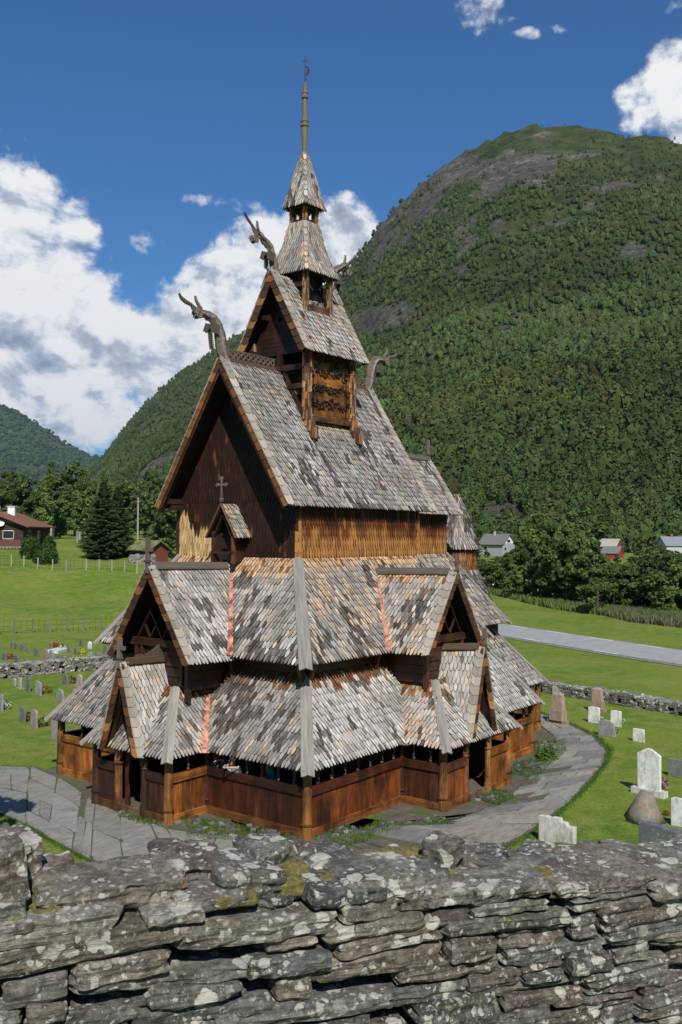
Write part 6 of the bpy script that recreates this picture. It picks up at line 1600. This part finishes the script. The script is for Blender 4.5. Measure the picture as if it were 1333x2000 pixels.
# ================================================================ buildings, fences, poles, car
random.seed(55)
M_PAINTW=attr_mat('painted_boards',.7,.18,6); M_ROOFT=attr_mat('roof_cover',.75,.25,3,.2)
def reg(mb,name,mat,parent): o=mb.build(name,mat,parent); o.matrix_parent_inverse=Matrix(); o.location=(0,0,0); return o
def house(x,y,rot,L,W,h,rh,wall,roof,label,name='house',over=.5,chim=None,wins=(),door=None,gablecol=None,roofmat=None,cat='house',z=None):
    """ridge along local x; local -y is one eave side"""
    e=empty(name,(x,y,(gz(x,y) if z is None else z)-.1)); e.rotation_euler=(0,0,rot); tag(e,label,cat)
    mb=MB(); hx,hy=L/2,W/2
    for P,n in (([(-hx,-hy,-1),(hx,-hy,-1),(hx,-hy,h),(-hx,-hy,h)],(0,-1,0)),([(hx,hy,-1),(-hx,hy,-1),(-hx,hy,h),(hx,hy,h)],(0,1,0))): mb.plate(P,n,.15,wall)
    for s in (-1,1):
        P=[(s*hx,-hy+.15,-1),(s*hx,hy-.15,-1),(s*hx,hy-.15,h),(s*hx,-hy+.15,h)]; mb.plate(P if s>0 else P[::-1],(s,0,0),.15,wall)
    reg(mb,'wall',M_PAINTW,e)
    for s in (-1,1):
        mb=MB(); P=[(s*hx,-hy,h),(s*hx,hy,h),(s*hx,0,h+rh)]; mb.plate(P if s>0 else P[::-1],(s,0,0),.15,gablecol or wall); reg(mb,'gable',M_PAINTW,e)
    mb=MB(); k=rh/hy; oh=over
    for s in (-1,1):
        a=[(-hx-oh,s*(hy+oh),h-oh*k+.02),(hx+oh,s*(hy+oh),h-oh*k+.02),(hx+oh,0,h+rh+.12),(-hx-oh,0,h+rh+.12)]; n=V((0,s*k,1)).normalized()
        if (V(a[1])-V(a[0])).cross(V(a[2])-V(a[0])).z<0: a=a[::-1]
        mb.plate(a,n,.12,roof)
    R=reg(mb,'roof',roofmat or M_ROOFT,e)
    if chim:
        cx_,cy_,cw,chh,cc=chim; mb=MB(); mb.beam((cx_,cy_,h+rh*.5),(cx_,cy_,h+rh+chh),cw,cw,(1,0,0),cc); mb.beam((cx_,cy_,h+rh+chh),(cx_,cy_,h+rh+chh+.12),cw*1.2,cw*1.2,(1,0,0),mul(cc,.7)); c=mb.build('chimney',M_PAINTW,R); c.matrix_parent_inverse=Matrix(); c.location=(0,0,0)
    for (sd,u,z0_,w_,h_) in wins:
        # sd: 'F' front -y, '+','-' gables
        if sd=='F': c=V((u,-hy-.02,z0_+h_/2)); ax=V((1,0,0)); n=V((0,-1,0))
        else: s=1 if sd=='+' else -1; c=V((s*(hx+.02),u,z0_+h_/2)); ax=V((0,1,0)); n=V((s,0,0))
        mb=MB()
        for a,b in ((-1,0),(1,0)): mb.beam(c+ax*a*w_/2-V((0,0,h_/2)),c+ax*a*w_/2+V((0,0,h_/2)),.09,.06,n,(.4,.38,.35))
        for a in (-1,1): mb.beam(c-ax*(w_/2-.045)+V((0,0,a*h_/2)),c+ax*(w_/2-.045)+V((0,0,a*h_/2)),.06,.09,None,(.6,.58,.55))
        f=reg(mb,'window',M_PAINTW,e); mb=MB(); mb.beam(c-ax*w_*.46,c+ax*w_*.46,.03,h_*.94,None,(.02,.02,.025)); g=mb.build('pane',M_GLASS,f); g.matrix_parent_inverse=Matrix(); g.location=(0,0,0)
    return e
FWH=YAW # heading of view axis
def hd(deg): return YAW-math.radians(deg)      # heading that many degrees to the right of the axis
# brown chalet on the bank, left edge
x,y=at_r(8,130); 
e=house(x,y,hd(-4),13,8.4,2.7,1.55,(.042,.024,.018),(.21,.092,.055),'dark brown wooden chalet with reddish tiled roof and a white chimney at the left edge','chalet',over=.8,
   chim=(.5,-.9,.9,.75,(.78,.77,.74)),wins=(('-',2.0,.9,1.2,1.0),('-',-2.4,.9,1.3,1.0),('F',-3.5,.9,1.2,1.0),('F',1.0,.9,1.4,1.0)),gablecol=(.13,.11,.10))
mb=MB(); mb.tube([(-6.66,-1.6,2.75),(-6.78,-1.6,2.78),(-6.82,-1.6,2.80)],[.06,.38,.40],14,(.75,.75,.73)); mb.beam((-6.5,-1.6,2.5),(-6.7,-1.6,2.78),.05,.05,None,(.4,.4,.4)); reg(mb,'satellite_dish',M_PAINTW,e)
mb=MB(); mb.beam((-7.6,-4.2,.35),(-7.6,4.4,.35),.12,.9,None,(.13,.05,.035)); mb.beam((-7.1,0,.0),(-7.1,0,.1),1.0,8.6,(0,1,0),(.2,.12,.08)); reg(mb,'terrace',M_PAINTW,e)
mb=MB(); mb.beam((7.6,-4.6,-.8),(7.6,-4.6,2.3),.9,.06,(0,-1,0),(.30,.38,.42)); reg(mb,'door',M_PAINTW,e)
mb=MB(); 
for i in range(26): 
    a=V((-8.4,-5+.5*i*.8,-.2)); mb.beam(a,a+V((.1,.35,.1)),.3,.25,None,jit((.2,.19,.17),.3))
reg(mb,'stone_footing',M_FND,e)
# turf roofed log hut
M_TURF=flat_mat('turf_roof',(.15,.155,.06),.95,.5,2.0,bump=.8)
x,y=at_r(292,112); house(x,y,hd(-50),3.5,2.8,1.7,.8,(.16,.045,.028),(.15,.15,.06),'small red-brown log hut with a grassy turf roof behind the church','hut',over=.45,wins=(('F',0,.7,.7,.6),),roofmat=M_TURF)
p=(x,y)
# rock outcrop under the hut
x,y=at_r(280,107); mb=MB(); sd_+=1; stone(mb,(0,0,.2),V((1,0,0)),V((0,1,0)),V((0,0,1)),2.9,1.6,1.6,sd_,(.20,.19,.175),res=(12,8,6),amp=.4); o=mb.build('rock_outcrop',M_FND,smooth=False); o.location=(x,y,gz(x,y)); o.rotation_euler=(0,0,hd(80)); tag(o,'bare grey rock outcrop at the foot of the turf roofed hut','rock')
# white gabled house, right
x,y=at_r(972,290); house(x,y,hd(134),8.2,6.8,3.0,2.7,(.30,.34,.34),(.155,.145,.140),'grey-roofed house with white gable end standing among trees, left of the red barn',over=.6,chim=(-.6,-.5,.5,.8,(.5,.48,.42)),gablecol=(.72,.72,.70),wins=(('+',0,3.2,1.6,.9),('+',-1.8,.8,1.0,1.0),('F',-2,.9,1.4,1.1)),z=gz(x,y)+.9)
# red barn: tall block with a lower wing
x,y=at_r(1190,285); bz=gz(x,y)+.2
house(x,y,hd(128),6.0,5.0,3.3,1.9,(.30,.030,.028),(.36,.335,.29),'red barn under a pale roof, the taller block at the back','barn',over=.35,cat='barn',z=bz)
x,y=at_r(1197,277); house(x,y,hd(128),4.8,4.2,3.0,1.7,(.34,.032,.030),(.155,.155,.155),'lower red barn wing with dark grey roof in front of the taller red block','barn',over=.3,cat='barn',z=bz-1.6,wins=(('+',.6,.6,.8,.9),))
x,y=at_r(1322,285); house(x,y,hd(85),9,7,3.0,2.3,(.45,.45,.43),(.20,.22,.24),'house with slate grey roof and brick chimney at the right frame edge',over=.4,chim=(-1.6,0,.7,.8,(.26,.10,.07)),z=gz(x,y)+.9)
# poles
def pole(px_,r_,h_,label,tr=0,H=False,col=(.32,.31,.29)):
    x,y=at_r(px_,r_); e=empty('utility_pole',(x,y,gz(x,y)-.2)); tag(e,label,'utility pole'); A=RT.copy(); A.z=0; A.normalize()
    if H:
        for s in (-1,1): mb=MB(); mb.tube([A*s*H,A*s*H+V((0,0,h_))],[.22,.16],8,col); reg(mb,'post',M_GREY,e)
        mb=MB(); mb.beam(A*-H*1.5+V((0,0,h_-.6)),A*H*1.5+V((0,0,h_-.6)),.22,.22,None,col); reg(mb,'crossarm',M_GREY,e)
    else:
        mb=MB(); mb.tube([(0,0,0),(0,0,h_)],[.15,.10],8,col); reg(mb,'post',M_GREY,e)
        mb=MB(); mb.beam(A*-.5+V((0,0,h_-.5)),A*.5+V((0,0,h_-.5)),.1,.1,None,(.3,.1,.08)); reg(mb,'crossarm',M_GREY,e)
pole(270,128,6.6,'tall grey pole rising right of the dark spruces'); _p=on_ground(961,943); _r=math.hypot(_p.x-CAM.x,_p.y-CAM.y); pole(961,_r,19/FPX*_r,'double pole with crossarm high in the forest above the white gabled house',H=6/FPX*_r,col=(.4,.4,.38)); _x,_y=at_r(1113,262); pole(1113,262,12.1-gz(_x,_y),'thin pale pole sticking out of the trees between house and red barn',col=(.45,.44,.41))
# fences
def fence(pts,label,ph,pr,col,wires=3,net=False,poly=None):
    e=empty('wire_fence',pts[0]); tag(e,label,'fence'); o0=V(pts[0])
    for p in pts:
        mb=MB(); q=V(p)-o0; mb.beam(q+V((0,0,-.2)),q+V((ru(-.03,.03),ru(-.03,.03),ph)),pr,pr,(1,0,0),jit(col,.15)); reg(mb,'post',M_GREY,e)
    mb=MB()
    for a,b in zip(pts[:-1],pts[1:]):
        a=V(a)-o0;b=V(b)-o0
        for k in range(wires): z=ph*(k+.6)/wires*.97; mb.beam(a+V((0,0,z)),b+V((0,0,z)),.012,.012,None,(.25,.25,.24))
        if net:
            n=int((b-a).length/.35)
            for k in range(n): c=a+(b-a)*(k/n); mb.beam(c,c+V((0,0,ph*.95)),.010,.010,(1,0,0),(.25,.25,.24))
    reg(mb,'wire_mesh',M_IRON,e)
F1=[on_ground(px_,py_) for px_,py_ in ((-40,1240),(-3,1239),(29,1238),(64.5,1236),(99,1235),(132.5,1233.5),(164.5,1231.5),(197,1230),(228,1229),(262,1227))]
fence(F1,'grey post and wire fence between the left graveyard and the meadow',1.05,.11,(.20,.19,.17),net=True)
F2=[on_ground(px_,py_) for px_,py_ in ((-6,1105),(22.6,1106),(47,1107),(74,1111),(103,1114),(130,1115),(169,1113.5),(194,1114),(219,1114.5),(244,1116),(268,1120))]
fence(F2,'upper wire fence with pale posts running below the chalet and the spruces',1.15,.09,(.40,.40,.37),wires=4,net=True)
# parked white car far behind the church
p=on_ground(949,1148); e=empty('car',p); e.rotation_euler=(0,0,hd(70)); tag(e,'distant white car parked by the trees at the far end of the field','car')
M_CARP=flat_mat('car_paint',(.75,.76,.78),.3,.03,2); M_TYRE=flat_mat('tyre_rubber',(.02,.02,.02),.9,.2,5)
mb=MB(); mb.plate([(-2.1,-.85,.35),(2.1,-.85,.35),(2.15,-.85,.75),(1.2,-.85,.92),(.7,-.85,1.4),(-1.3,-.85,1.45),(-2.0,-.85,.95),(-2.15,-.85,.8)],(0,-1,0),1.7,(.7,.7,.7)); reg(mb,'body',M_CARP,e)
for s in (-1,1):
    mb=MB(); P=[(-1.6,s*.87,.98),(.95,s*.87,.96),(.6,s*.87,1.33),(-1.2,s*.87,1.36)]; mb.plate(P if s<0 else P[::-1],(0,s,0),.02); reg(mb,'side_window',M_GLASS,e)
    for xx in (-1.35,1.35): mb=MB(); mb.tube([(xx,s*.70,.32),(xx,s*.90,.32)],[.32,.32],14); reg(mb,'wheel',M_TYRE,e)

# ================================================================ people leaning on the gallery rail
M_SKIN=flat_mat('skin',(.50,.27,.18),.55,.08,12); M_HAIRG=flat_mat('grey_hair',(.45,.42,.36),.8,.3,40); M_HAIRB=flat_mat('brown_hair',(.12,.05,.025),.7,.3,40)
def skinmesh(name,joints,edges,mat,parent,sub=2,root=0):
    me=bpy.data.meshes.new(name); me.from_pydata([j[0] for j in joints],edges,[]); me.materials.append(mat); o=bpy.data.objects.new(name,me); COL.objects.link(o); o.parent=parent
    sk=o.modifiers.new('skin','SKIN'); sk.use_smooth_shade=True
    for i,j in enumerate(joints):
        d=me.skin_vertices[0].data[i]; r=j[1]; d.radius=(r,r) if not hasattr(r,'__len__') else r; d.use_root=(i==root)
    s=o.modifiers.new('sub','SUBSURF'); s.levels=sub; s.render_levels=sub; return o
def person(loc,rot,label,shirt,trousers,hair,lean=.35,arms='rail',glasses=True,hairlen=0,H=1.0,headturn=0.0,rail=1.16):
    """local frame: +x forward (towards the rail). hips at origin column"""
    e=empty('person',loc); e.rotation_euler=(0,0,rot); e.scale=(H,H,H); tag(e,label,'person')
    def P(x,y,z): return (x,y,z)
    hip=.92; sh=(hip+.50*math.cos(lean)); sx_=.50*math.sin(lean); nk=(sx_+.10*math.sin(lean),0,sh+.09); hx=nk[0]+.06; hz=nk[2]+.13
    J=[(P(0,0,hip),(.15,.11)),(P(sx_*.5,0,hip+.25),(.135,.10)),(P(sx_,0,sh-.02),(.15,.10)),(P(*nk),(.055,.055)),(P(hx-.01,0,hz-.03),(.075,.085)),(P(hx,0,hz+.03),(.082,.095)),(P(hx-.01,0,hz+.10),(.06,.07))]
    Ed=[(0,1),(1,2),(2,3),(3,4),(4,5),(5,6)]
    def add(chain,frm):
        k=frm
        for c in chain: J.append(c); Ed.append((k,len(J)-1)); k=len(J)-1
        return k
    hands=[]
    for s in (-1,1):
        add([(P(.0,s*.10,hip-.08),.085),(P(.03,s*.11,hip-.45),.062),(P(-.02,s*.11,hip-.62),.052),(P(-.03,s*.11,.10),.040),(P(.10,s*.12,.04),.035)],0)
        if arms=='rail': el=P(sx_+.12,s*.24,rail/H+.05); hd_=P(sx_+.34,s*.07,rail/H+.07)
        elif arms=='one' and s>0: el=P(sx_+.10,s*.25,rail/H+.07); hd_=P(sx_+.28,s*.16,rail/H+.06)
        else: el=P(sx_-.02,s*.27,sh-.30); hd_=P(sx_+.05,s*.26,sh-.54)
        k=add([(P(sx_,s*.19,sh-.03),.058),(el,.040),((tuple((el[i]*.25+hd_[i]*.75) for i in range(3))),.028),(hd_,(.034,.020))],2)
        d=(V(hd_)-V(el)).normalized(); sd=V((0,-s,0)) if abs(d.x)>.5 else V((0,-s,0)); up=d.cross(sd).normalized()
        for f,(o_,l_) in enumerate(((-.024,.068),(-.008,.078),(.008,.074),(.024,.058))):
            b=V(hd_)+sd*0+up.cross(d)*0+V((0,1,0))*0; lat=d.cross(V((0,0,1))).normalized() if abs(d.z)<.9 else V((0,1,0))
            q0=V(hd_)+d*.035+lat*o_; q1=q0+d*l_*.5+V((0,0,-.004)); q2=q1+d*l_*.4+V((0,0,-.022)); add([(tuple(q0),.009),(tuple(q1),.0085),(tuple(q2),.007)],k)
        lat=d.cross(V((0,0,1))).normalized() if abs(d.z)<.9 else V((0,1,0)); q0=V(hd_)-lat*s*.03; add([(tuple(q0+d*.01-lat*s*.012),.010),(tuple(q0+d*.05-lat*s*.014),.008)],k)
    J.append((P(hx+.088,0,hz+.005),(.016,.018))); Ed.append((5,len(J)-1))   # nose
    skinmesh('body',J,Ed,M_SKIN,e)
    # clothes
    sh_m=flat_mat('shirt_cloth',shirt,.85,.15,14); tr_m=flat_mat('trouser_cloth',trousers,.9,.2,16)
    JJ=[(P(0,0,hip+.02),(.175,.135)),(P(sx_*.5,0,hip+.25),(.165,.13)),(P(sx_,0,sh-.03),(.175,.125)),(P(nk[0]-.01,0,nk[2]-.035),(.075,.07))]; EE=[(0,1),(1,2),(2,3)]
    for s in (-1,1):
        i0=len(J); el=[j for j in J]  # sleeve to the elbow
        if arms=='rail': elb=P(sx_+.09,s*.235,rail/H+.09)
        elif arms=='one' and s>0: elb=P(sx_+.08,s*.245,rail/H+.10)
        else: elb=P(sx_-.015,s*.265,sh-.24)
        JJ.append((P(sx_,s*.195,sh-.03),.078)); EE.append((2,len(JJ)-1)); JJ.append((elb,.062)); EE.append((len(JJ)-2,len(JJ)-1))
    skinmesh('shirt',JJ,EE,sh_m,e)
    JT=[(P(0,0,hip),(.165,.125))]; ET=[]
    for s in (-1,1):
        k=0
        for q in ((P(.0,s*.10,hip-.10),.102),(P(.03,s*.11,hip-.45),.078),(P(-.02,s*.11,hip-.64),.070),(P(-.03,s*.11,.12),.065)): JT.append(q); ET.append((k,len(JT)-1)); k=len(JT)-1
    skinmesh('trousers',JT,ET,tr_m,e)
    mb=MB(); 
    cen=V((hx-.02,0,hz+.065)); n,m=12,8
    vs=[];fs=[]
    for i in range(m+1):
        a=PI*.62*i/m
        for k in range(n):
            b=2*PI*k/n; r=.112*(1+.06*math.sin(k*5+i)); x_=math.sin(a)*math.cos(b)*r*1.02; 
            if x_>0: x_*=max(.55,1-.5*(i/m))
            vs.append(cen+V((x_-.012,math.sin(a)*math.sin(b)*r*.92,math.cos(a)*r*1.0-(hairlen if (i>m-3 and x_<.03) else 0)*(i-m+3)/3)))
    for i in range(m):
        for k in range(n): fs.append([i*n+k,(i+1)*n+k,(i+1)*n+(k+1)%n,i*n+(k+1)%n])
    mb.add(vs,fs,(.5,.5,.5)); o=mb.build('hair',hair,None,smooth=True); o.parent=e
    for s in (-1,1):
        mb=MB(); mb.tube([(hx+.01,s*.088,hz-.02),(hx+.0,s*.098,hz+.0),(hx+.01,s*.090,hz+.03)],[.012,.018,.012],6); o=mb.build('ear',M_SKIN,None,smooth=True); o.parent=e
    mb=MB(); mb.beam((hx+.083,-.028,hz-.045),(hx+.083,.028,hz-.045),.008,.012,None); o=mb.build('mouth',flat_mat('lips',(.35,.10,.08),.6,.1,5),None); o.parent=e
    gm=flat_mat('dark_lens' if glasses else 'eye',(.01,.01,.012),.15,.1,5)
    mb=MB()
    for s in (-1,1): mb.tube([(hx+.080,s*.036,hz+.022),(hx+.092,s*.036,hz+.022)],[.027 if glasses else .011]*2,10)
    if glasses: mb.beam((hx+.09,-.06,hz+.032),(hx+.09,.06,hz+.032),.006,.008,None)
    o=mb.build('sunglasses' if glasses else 'eyes',gm,None); o.parent=e
    return e
def on_x(px,py,x0):
    d=ray(px,py); return CAM+d*((x0-CAM.x)/d.x)
ye=on_x(463,1490,-5.42).y; person((-5.25,ye,.10),PI,'grey-haired person in a pale blue shirt and sunglasses leaning both arms on the gallery rail',(.34,.62,.74),(.05,.06,.10),M_HAIRG,lean=.60,arms='rail',H=.90,rail=1.24)
ye=on_x(430,1484,-5.25).y; person((-5.17,ye,.10),PI+.15,'brown-haired woman in sunglasses and blue top, left of the person leaning on the rail',(.04,.16,.42),(.04,.05,.09),M_HAIRB,lean=.42,arms='one',H=.86,hairlen=.16,rail=1.28)
ye=on_x(535,1520,-5.0).y; person((-5.0,ye,.10),PI-.5,'person in teal shirt and blue jeans half hidden under the eave',(.02,.22,.24),(.04,.10,.30),M_HAIRB,lean=.25,arms='down',glasses=False,H=.92)
# ================================================================ light
SUN_HEAD=math.radians(-133); SUN_EL=math.radians(44)
sd=V((math.cos(SUN_HEAD)*math.cos(SUN_EL),math.sin(SUN_HEAD)*math.cos(SUN_EL),math.sin(SUN_EL)))
sl=bpy.data.lights.new('sun','SUN'); sl.energy=5.0; sl.angle=math.radians(.53); sl.color=(1,.955,.88)
so=bpy.data.objects.new('sun',sl); COL.objects.link(so); so.rotation_euler=sd.to_track_quat('Z','Y').to_euler(); so.location=(0,0,60)
w=bpy.data.worlds.new('World'); SC.world=w; w.use_nodes=True; nt=w.node_tree; N=nt.nodes; L=nt.links
bg=N['Background']; sky=N.new('ShaderNodeTexSky'); sky.sky_type='NISHITA'; sky.sun_disc=False; sky.sun_elevation=SUN_EL; sky.sun_rotation=PI/2-SUN_HEAD
sky.air_density=1.0; sky.dust_density=.3; sky.ozone_density=3.0; sky.altitude=300

# clear-air tint and drifting cumulus, laid out by compass bearing and height above the horizon
def nd(t,**k):
    n=N.new(t)
    for a,b in k.items(): setattr(n,a,b)
    return n
def lk(s,n,i):
    if isinstance(s,(int,float)): n.inputs[i].default_value=s
    elif isinstance(s,tuple): n.inputs[i].default_value=s
    else: L.new(s,n.inputs[i])
def M(op,a,b=0.0,c=0.0,cl=False):
    n=nd('ShaderNodeMath',operation=op); n.use_clamp=cl; lk(a,n,0); lk(b,n,1); lk(c,n,2); return n.outputs[0]
def MX(f,a,b,mode='MIX'):
    n=nd('ShaderNodeMix',data_type='RGBA',blend_type=mode); lk(f,n,0); lk(a,n,6); lk(b,n,7); return n.outputs[2]
tc=nd('ShaderNodeTexCoord'); sep=nd('ShaderNodeSeparateXYZ'); L.new(tc.outputs['Generated'],sep.inputs[0])
X,Y,Z=sep.outputs
cyw,syw=math.cos(YAW),math.sin(YAW)
fwd=M('ADD',M('MULTIPLY',X,cyw),M('MULTIPLY',Y,syw)); rgt=M('SUBTRACT',M('MULTIPLY',X,syw),M('MULTIPLY',Y,cyw))
az=M('ARCTAN2',rgt,fwd); el=M('ARCSINE',Z)
comb=nd('ShaderNodeCombineXYZ'); L.new(az,comb.inputs[0]); L.new(el,comb.inputs[1]); P0=comb.outputs[0]
def noi(src,scale,det,rg,sx=1,sy=1,off=(0,0,0),dist=0):
    mp=nd('ShaderNodeMapping'); mp.inputs['Scale'].default_value=(sx,sy,1); mp.inputs['Location'].default_value=off; L.new(src,mp.inputs[0])
    n=nd('ShaderNodeTexNoise'); n.inputs['Scale'].default_value=scale; n.inputs['Detail'].default_value=det; n.inputs['Roughness'].default_value=rg; n.inputs['Distortion'].default_value=dist; L.new(mp.outputs[0],n.inputs['Vector']); return n.outputs['Fac']
def cpos(px,py):
    d=ray(px,py); return -(math.atan2(d.y,d.x)-YAW), math.asin(d.z)
def field(src):
    s=nd('ShaderNodeSeparateXYZ'); L.new(src,s.inputs[0]); A,B=s.outputs[0],s.outputs[1]; tot=None
    for (px,py,rx,ry,k) in CL:
        a,b=cpos(px,py); u=M('MULTIPLY',M('SUBTRACT',A,a),FPX/rx); v=M('MULTIPLY',M('SUBTRACT',B,b),FPX/ry)
        d=M('ADD',M('MULTIPLY',M('SUBTRACT',1.0,M('ADD',M('MULTIPLY',u,u),M('MULTIPLY',v,v))),2.0),k-2.0); d=M('MAXIMUM',d,-2.2)
        tot=d if tot is None else M('MAXIMUM',tot,d)
    return tot
CL=[(-60,640,230,330,2),(80,620,160,210,2),(30,400,105,100,1.6),(140,470,75,90,1.4),(230,690,150,120,2),(150,800,230,100,1.6),(330,650,110,100,1.6),(440,610,110,120,1.8),(560,520,150,112,2),(640,480,105,88,2),(-250,500,200,260,2),
    (285,478,72,50,.6),(400,700,160,90,2),(500,405,110,36,.30),(420,390,120,30,.18),(672,290,44,44,.20),(920,20,200,60,.28),(1240,205,60,72,.9),(1320,170,90,110,1.3),(1300,20,80,44,.4),(1500,250,200,200,2),(90,350,50,34,.5),(1060,62,120,24,.0),(700,690,200,120,1.6)]
n1=noi(P0,11.0,8,.60,1,1.25,(3.1,1.7,0),.25); n2=noi(P0,34,5,.65,1,1.1,(1.1,4.7,0),.2)
nsum=M('ADD',M('MULTIPLY',M('SUBTRACT',n1,.5),4.6),M('MULTIPLY',M('SUBTRACT',n2,.5),2.2))
F=M('ADD',field(P0),nsum)
mask=nd('ShaderNodeMapRange',interpolation_type='SMOOTHSTEP'); L.new(F,mask.inputs[0]); mask.inputs[1].default_value=-.05; mask.inputs[2].default_value=.95; mk=mask.outputs[0]
# billow relief: difference towards the sun side (upper right)
sh=nd('ShaderNodeVectorMath',operation='ADD'); L.new(P0,sh.inputs[0]); sh.inputs[1].default_value=(.010,.014,0)
n1b=noi(sh.outputs[0],11.0,8,.60,1,1.25,(3.1,1.7,0),.25)
rel=M('MULTIPLY',M('SUBTRACT',n1,n1b),4.2)
thick=nd('ShaderNodeMapRange'); L.new(F,thick.inputs[0]); thick.inputs[1].default_value=.25; thick.inputs[2].default_value=3.2
big=noi(P0,5.0,3,.5,1,1.8,(7.3,2.2,0),.1)
lum=M('ADD',M('SUBTRACT',M('ADD',.98,rel),M('MULTIPLY',thick.outputs[0],.32)),M('MULTIPLY',M('SUBTRACT',big,.5),-.8))
lr=nd('ShaderNodeValToRGB'); e_=lr.color_ramp.elements; e_[0].position=.15; e_[0].color=(.30,.36,.46,1); e_[1].position=.95; e_[1].color=(1.0,1.0,1.0,1); q=e_.new(.55); q.color=(.55,.61,.71,1); q=e_.new(.75); q.color=(.84,.88,.93,1); L.new(lum,lr.inputs[0])
tint=MX(1.0,sky.outputs[0],(.34,.72,1.05,1),'MULTIPLY')
haz=nd('ShaderNodeMapRange'); L.new(el,haz.inputs[0]); haz.inputs[1].default_value=.05; haz.inputs[2].default_value=.42
CB=9.8
cl=MX(1.0,lr.outputs[0],(CB,CB,CB,1),'MULTIPLY')
fin_=MX(mk,tint,cl)
L.new(fin_,bg.inputs[0]); bg.inputs[1].default_value=.09
SC.view_settings.view_transform='Standard'; SC.view_settings.look='None'; SC.view_settings.exposure=0.10; SC.view_settings.gamma=1

# ---- valley air
hb=MB(); x0,x1,y0,y1,z0,z1=-9500,9500,-9500,9500,-700,1150
hv=[(x0,y0,z0),(x1,y0,z0),(x1,y1,z0),(x0,y1,z0),(x0,y0,z1),(x1,y0,z1),(x1,y1,z1),(x0,y1,z1)]
hb.add(hv,[[0,3,2,1],[4,5,6,7],[0,1,5,4],[1,2,6,5],[2,3,7,6],[3,0,4,7]])
hm=bpy.data.materials.new('valley_air'); hm.use_nodes=True; t_=hm.node_tree
for n_ in list(t_.nodes):
    if n_.type=='BSDF_PRINCIPLED': t_.nodes.remove(n_)
pv=t_.nodes.new('ShaderNodeVolumePrincipled'); pv.inputs['Color'].default_value=(.55,.75,1.0,1); pv.inputs['Density'].default_value=.000045; pv.inputs['Anisotropy'].default_value=.2
t_.links.new(pv.outputs[0],[n_ for n_ in t_.nodes if n_.type=='OUTPUT_MATERIAL'][0].inputs['Volume'])
hz_=hb.build('haze',hm); tag(hz_,kind='stuff')
